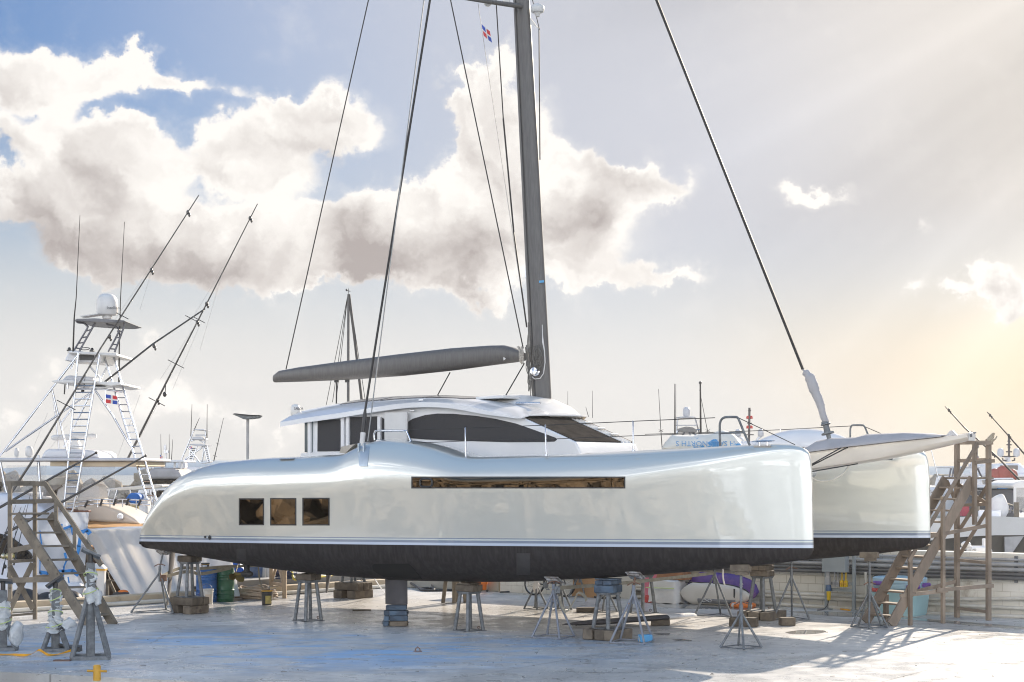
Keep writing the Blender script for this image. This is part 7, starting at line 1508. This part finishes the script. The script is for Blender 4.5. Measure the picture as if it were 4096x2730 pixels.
mb.build('mast', M('mast_dark', (.10, .09, .09), None, rough=.6), kk, smooth=50)
mb = MB()
for x in (2991, 3005):
    for y in (1670, 1709): mb.lathe([(.001, -.13), (.13, -.13), (.13, .02), (.09, .12), (.001, .14)], P(x, y, YK), 10)
mb.build('signal_lamp', REDM, kk, smooth=40); ydome(kk, 2952, 1732, 12, 30, YK, HARDT); ydome(kk, 3043, 1732, 12, 30, YK, HARDT)
mb = MB(); tubeP(mb, [(2952, 1748, YK), (2970, 1756, YK), (2975, 1770, YK)], .10, 8, 3); tubeP(mb, [(3043, 1748, YK), (3030, 1758, YK), (3028, 1772, YK)], .10, 8, 3); mb.build('dome_arm', HULLW, kk, smooth=60)
# --- right hand side: yachts beyond the wall -------------------------------------------------------------
YE = 120
ey = thing('large_yacht', P(4030, 2000, YE), 'large white yacht with twin domes and tall mast at the right edge', 'yacht'); boat_hull(ey, (P(4040, 2000, YE).x, YE + 12, WT), 34, 9, R(92), 2.0)
outline(ey, 'upper_house', HULLW, [(3966, 1900), (3980, 1855), (4082, 1853), (4096, 1870), (4130, 1870), (4130, 1900)], YE, 6, .2); block(ey, 'upper_window', M('yacht_window', (.20, .17, .15), None, rough=.2), 4002, 1862, 4072, 1880, YE - .06, .1, .02); block(ey, 'bridge_deck', HULLW, 3948, 1894, 4140, 1908, YE - .8, 8, .1); outline(ey, 'lower_house', M('house_shade', (.45, .42, .39), (.50, .47, .44), scale=.5, rough=.5), [(3960, 1990), (3960, 1908), (4100, 1908), (4100, 1990)], YE, 8, .1)  # lower house: shade on the white yacht put into a darker colour
outline(ey, 'mast_foot', HARDT, [(4028, 1848), (4032, 1836), (4025, 1828), (4046, 1828), (4040, 1836), (4046, 1848)], YE + 2, .8, .03); mb = MB(); tubeP(mb, [(4036, 1830, YE + 2), (4036, 1745, YE + 2)], .08, 8)
for y, w_ in ((1766, 6), (1780, 10), (1790, 5), (1808, 12), (1827, 35)): tubeP(mb, [(4036 - w_, y, YE + 2), (4036 + w_, y, YE + 2)], .05, 6)
for x0, x1 in ((4010, 4026), (4048, 4058)): tubeP(mb, [(x0 if x0 < 4036 else x1, 1833, YE + 2), (x0 + 2 if x0 < 4036 else x1, 1842, YE + 2), (x1 if x0 < 4036 else x0, 1844, YE + 2)], .06, 6)
mb.build('mast', M('mast_dark', (.10, .09, .09), None), ey, smooth=50); ydome(ey, 4002, 1810, 13, 32, YE + 2, HARDT); ydome(ey, 4066, 1810, 13, 32, YE + 2, HARDT)
YF = 84
ff = thing('sport_cruiser', P(4010, 2050, YF), 'dark hulled sport cruiser with three red fenders before the large yacht', 'motor boat'); 
outline(ff, 'hull', NAVY, [(3962, 2090), (3958, 1955), (3990, 1948), (4060, 1950), (4066, 2090)], YF, 7, .15); outline(ff, 'foredeck', HULLW, [(3950, 1956), (3956, 1940), (4060, 1940), (4070, 1955)], YF - .3, 3, .1); outline(ff, 'windscreen', M('cruiser_glass', (.13, .12, .11), None, rough=.15), [(3958, 1936), (3964, 1922), (4055, 1922), (4064, 1938)], YF + .4, 1.2, .05); outline(ff, 'roof', HULLW, [(3958, 1922), (3968, 1913), (4050, 1912), (4064, 1924), (4052, 1919), (3966, 1920)], YF + .3, 2.2, .04)
for x, r_ in ((3980, .30), (4013, .42), (4048, .28)): mb = MB(); mb.ell(P(x, 1902, YF + 2), (r_, r_, r_ * 1.15), 14, 10); mb.build('fender', M('fender_red', (.42, .12, .09), None, rough=.6), ff, smooth=70)
mb = MB(); mb.prism([P(3990, 1950, YF - .4), P(4032, 1950, YF - .4), P(4030, 1956, YF - .4), P(3992, 1956, YF - .4)], (0, .3, 0)); mb.build('blue_towel', M('towel_blue', (.10, .28, .55), None, rough=.9), ff)
mb = MB(); tubeP(mb, [(3890, 2010, YF - 20), (3950, 2016, YF - 8), (4060, 2045, YF - 1)], .03); tubeP(mb, [(3940, 1990, YF - 14), (4062, 2025, YF - 1)], .03); mb.build_each('mooring_line', ROPE, ff, smooth=60)
YG = 92
gg_ = thing('fishing_boat', P(3850, 2000, YG), 'white fishing boat seen from astern through the right stairs, hull letters GA', 'fishing boat'); outline(gg_, 'hull', HULLW, [(3712, 2075), (3716, 1952), (3790, 1944), (3905, 1946), (3915, 2075)], YG, 9, .2); block(gg_, 'hardtop', HARDT, 3800, 1867, 3922, 1874, YG, 3, .04); outline(gg_, 'house', HULLW, [(3790, 1948), (3800, 1905), (3925, 1905), (3935, 1948)], YG + 1, 3, .1); block(gg_, 'window_band', DARKG, 3828, 1952, 3905, 1968, YG - .05, .1, .02)
mb = MB()
for q in ([(3804, 1874), (3797, 1908)], [(3815, 1874), (3809, 1908)], [(3910, 1874), (3926, 1908)], [(3898, 1874), (3908, 1908)]): tubeP(mb, [(x, y, YG) for x, y in q], .05, 6)
tubeP(mb, [(3855, 1866, YG), (3855, 1850, YG), (3864, 1848, YG), (3864, 1866, YG)], .03, 6); mb.build_each('hardtop_post', GUNM, gg_, smooth=50)
for x, y, r_, h in ((3831, 1858, 6, 16), (3890, 1858, 9, 20), (3877, 1860, 4, 12)): ydome(gg_, x, y, r_, h, YG + .5, HARDT)
text_part('GA', .20, M('letter_bronze', (.30, .24, .16), None), gg_, facing(P(3727, 1969, YG - .012), (0, -1, 0)))
mb = MB(); mb.tube(arc(P(3852, 1928, YG - .1), .11, 0, 6.28, 14, (1, 0, 0), (0, 0, 1.4)), .02, 5); mb.build('towing_eye', HARDT, gg_)
YL = 190
lh = thing('lighthouse', P(3905, 1915, YL), 'small red and white striped lighthouse behind the stairs handrail', 'lighthouse'); c = P(3906, 1925, YL); mb = MB(); zt = [P(0, y, YL).z for y in (1925, 1893, 1880, 1868, 1850, 1832, 1826)]; rr_ = [12, 10.5, 10, 9.5, 8.5, 7.5, 7]
for nm, ks, m in (('white_band', ((0, 1), (2, 3)), HULLW), ('red_band', ((1, 2), (3, 5)), REDM)):
    for a, b in ks:
        mb = MB(); mb.lathe([(rr_[a] * YL / FPX, zt[a]), (rr_[b] * YL / FPX, zt[b])], (c.x, c.y, 0), 18); mb.build(nm, m, lh, smooth=50)
mb = MB(); mb.lathe([(10 * YL / FPX, zt[5]), (10 * YL / FPX, zt[5] + .15), (5 * YL / FPX, zt[5] + .15), (5 * YL / FPX, zt[5] + 1), (.3, zt[5] + 1.2), (.05, zt[5] + 1.9)], (c.x, c.y, 0), 16); mb.build('lantern', GUNM, lh, smooth=40)
mb = MB(); mb.box((c.x, c.y, (c.z + WT) / 2 + .1), (3, 3, c.z - WT + .3)); mb.build('base', rockm, lh)
YH = 56
hh_ = thing('moored_boat', P(3950, 2200, YH), 'long white boat moored just beyond the wall behind the right stairs', 'boat'); mb = MB(); rings = []
for px, yt, ym_, yb_ in ((3560, 2086, 2175, 2250), (3680, 2076, 2168, 2250), (3760, 2072, 2158, 2250), (3860, 2068, 2148, 2250), (3980, 2066, 2142, 2250), (4120, 2072, 2142, 2250), (4300, 2080, 2142, 2250)):
    rings.append([P(px, yt, YH), P(px, ym_, YH + .25), P(px, ym_, YH + 3), P(px, yt, YH + 3.2)])
mb.loft(rings); mb.build('topsides', HULLW, hh_, smooth=60)
mb = MB(); mb.loft([[P(px, ym_ - 3, YH + .4), P(px, 2260, YH + .8), P(px, 2260, YH + 2.6), P(px, ym_ - 3, YH + 2.9)] for px, ym_ in ((3560, 2175), (3760, 2158), (3980, 2142), (4300, 2142))]); mb.build('bottom', M('dark_bottom', (.10, .095, .09), (.14, .13, .12), scale=2, rough=.5), hh_, smooth=40)
block(hh_, 'deck_box', HULLW, 3915, 2043, 4005, 2070, YH + .8, 1, .04); block(hh_, 'red_box', M('box_red', (.38, .07, .09), None, rough=.6), 3848, 2024, 3878, 2066, YH + 1.4, .8, .03)
outline(hh_, 'grey_door', M('door_grey', (.40, .40, .42), None, rough=.5), [(4018, 2148), (4096, 2145), (4096, 2145), (4048, 2216), (4020, 2216)], YH + .3, .1, .01)
mb = MB(); tubeP(mb, [(3906, 2000, YH + 1), (3906, 2070, YH + 1)], .10, 8); tubeP(mb, [(4065, 2010, YH + 1), (4066, 2075, YH + 1)], .09, 8); mb.build_each('dock_post', STAIRO, hh_, smooth=50)
mb = MB(); mb.ell(P(3995, 2028, YH + 2), (.32, .3, .45), 12, 8); mb.jitter(.12, 3); mb.build('white_bundle', CLOTHW, hh_, smooth=70)
mb = MB(); rg = random.Random(31)
for k in range(16): x, y = rg.uniform(3990, 4090), rg.uniform(2005, 2060); mb.beam(P(x, y, YH + 2.5), P(x + rg.uniform(-18, 18), y + rg.uniform(-14, 22), YH + 2.5), .04, .05)
mb.build_each('spar', GUNM, hh_)
om = thing('outboard_motor', P(3925, 2212, 46.5), 'white outboard cowl lettered AD showing above the wall', 'outboard motor'); outline(om, 'cowl', HULLW, [(3886, 2212), (3888, 2192), (3900, 2187), (3965, 2187), (3974, 2212)], 46.4, .6, .05); text_part('AD', .075, TEXTD, om, facing(P(3897, 2200, 46.38), (0, -1, 0))); block(om, 'leg', HULLW, 3935, 2155, 3950, 2190, 46.5, .2, .03)
mb = MB(); mb.ell(P(3864, 2180, 46.6), (.14, .12, .10), 12, 8); mb.ell(P(3850, 2196, 46.6), (.10, .1, .04), 10, 6); mb.build('tiller_cover', WHITE2, om, smooth=70)
YI = 60
ci = thing('covered_boat', P(4080, 2060, YI), 'boat under a rounded white canvas hood at the right edge', 'boat'); outline(ci, 'hood', CLOTHW, [(4046, 1948), (4052, 1936), (4075, 1925), (4110, 1922), (4200, 1924), (4200, 1955), (4062, 1955)], YI, 3, .15); block(ci, 'clear_panel', CLEAR, 4066, 1955, 4200, 2055, YI + .1, .03, 0); block(ci, 'post', CLOTHW, 4056, 1950, 4066, 2055, YI, .1, .02); boat_hull(ci, (P(4260, 2060, YI).x, YI + 1.5, WT), 7, 3, R(180), .5)
rp = thing('fishing_boat', P(4230, 2050, 66), 'fishing boat off the right edge whose two outriggers slant into view', 'fishing boat'); boat_hull(rp, (P(4330, 2060, 66).x, 67.5, WT), 12, 4, 0, .6)
outrigger(rp, [(4165, 2010, 66), (3990, 1830, 66), (3858, 1712, 66), (3780, 1626, 66)], .045, .018, (.96, .72, .5)); outrigger(rp, [(4260, 1985, 67), (4096, 1815, 67), (4020, 1728, 67), (3948, 1648, 67)], .045, .018, (.96, .72, .5))
outrigger(rp, [(4090, 1960, 66), (3725, 1790, 66)], .012, .012, mat=WIRE, name='stay') if 0 else None
aerial(thing('mast_pole', P(3765, 1960, 80), 'slim pale whip pole leaning behind the far bow', 'pole'), [(3775, 1990, 80), (3750, 1900, 80), (3724, 1798, 80)], .03, .02, STEEL, 'shaft')
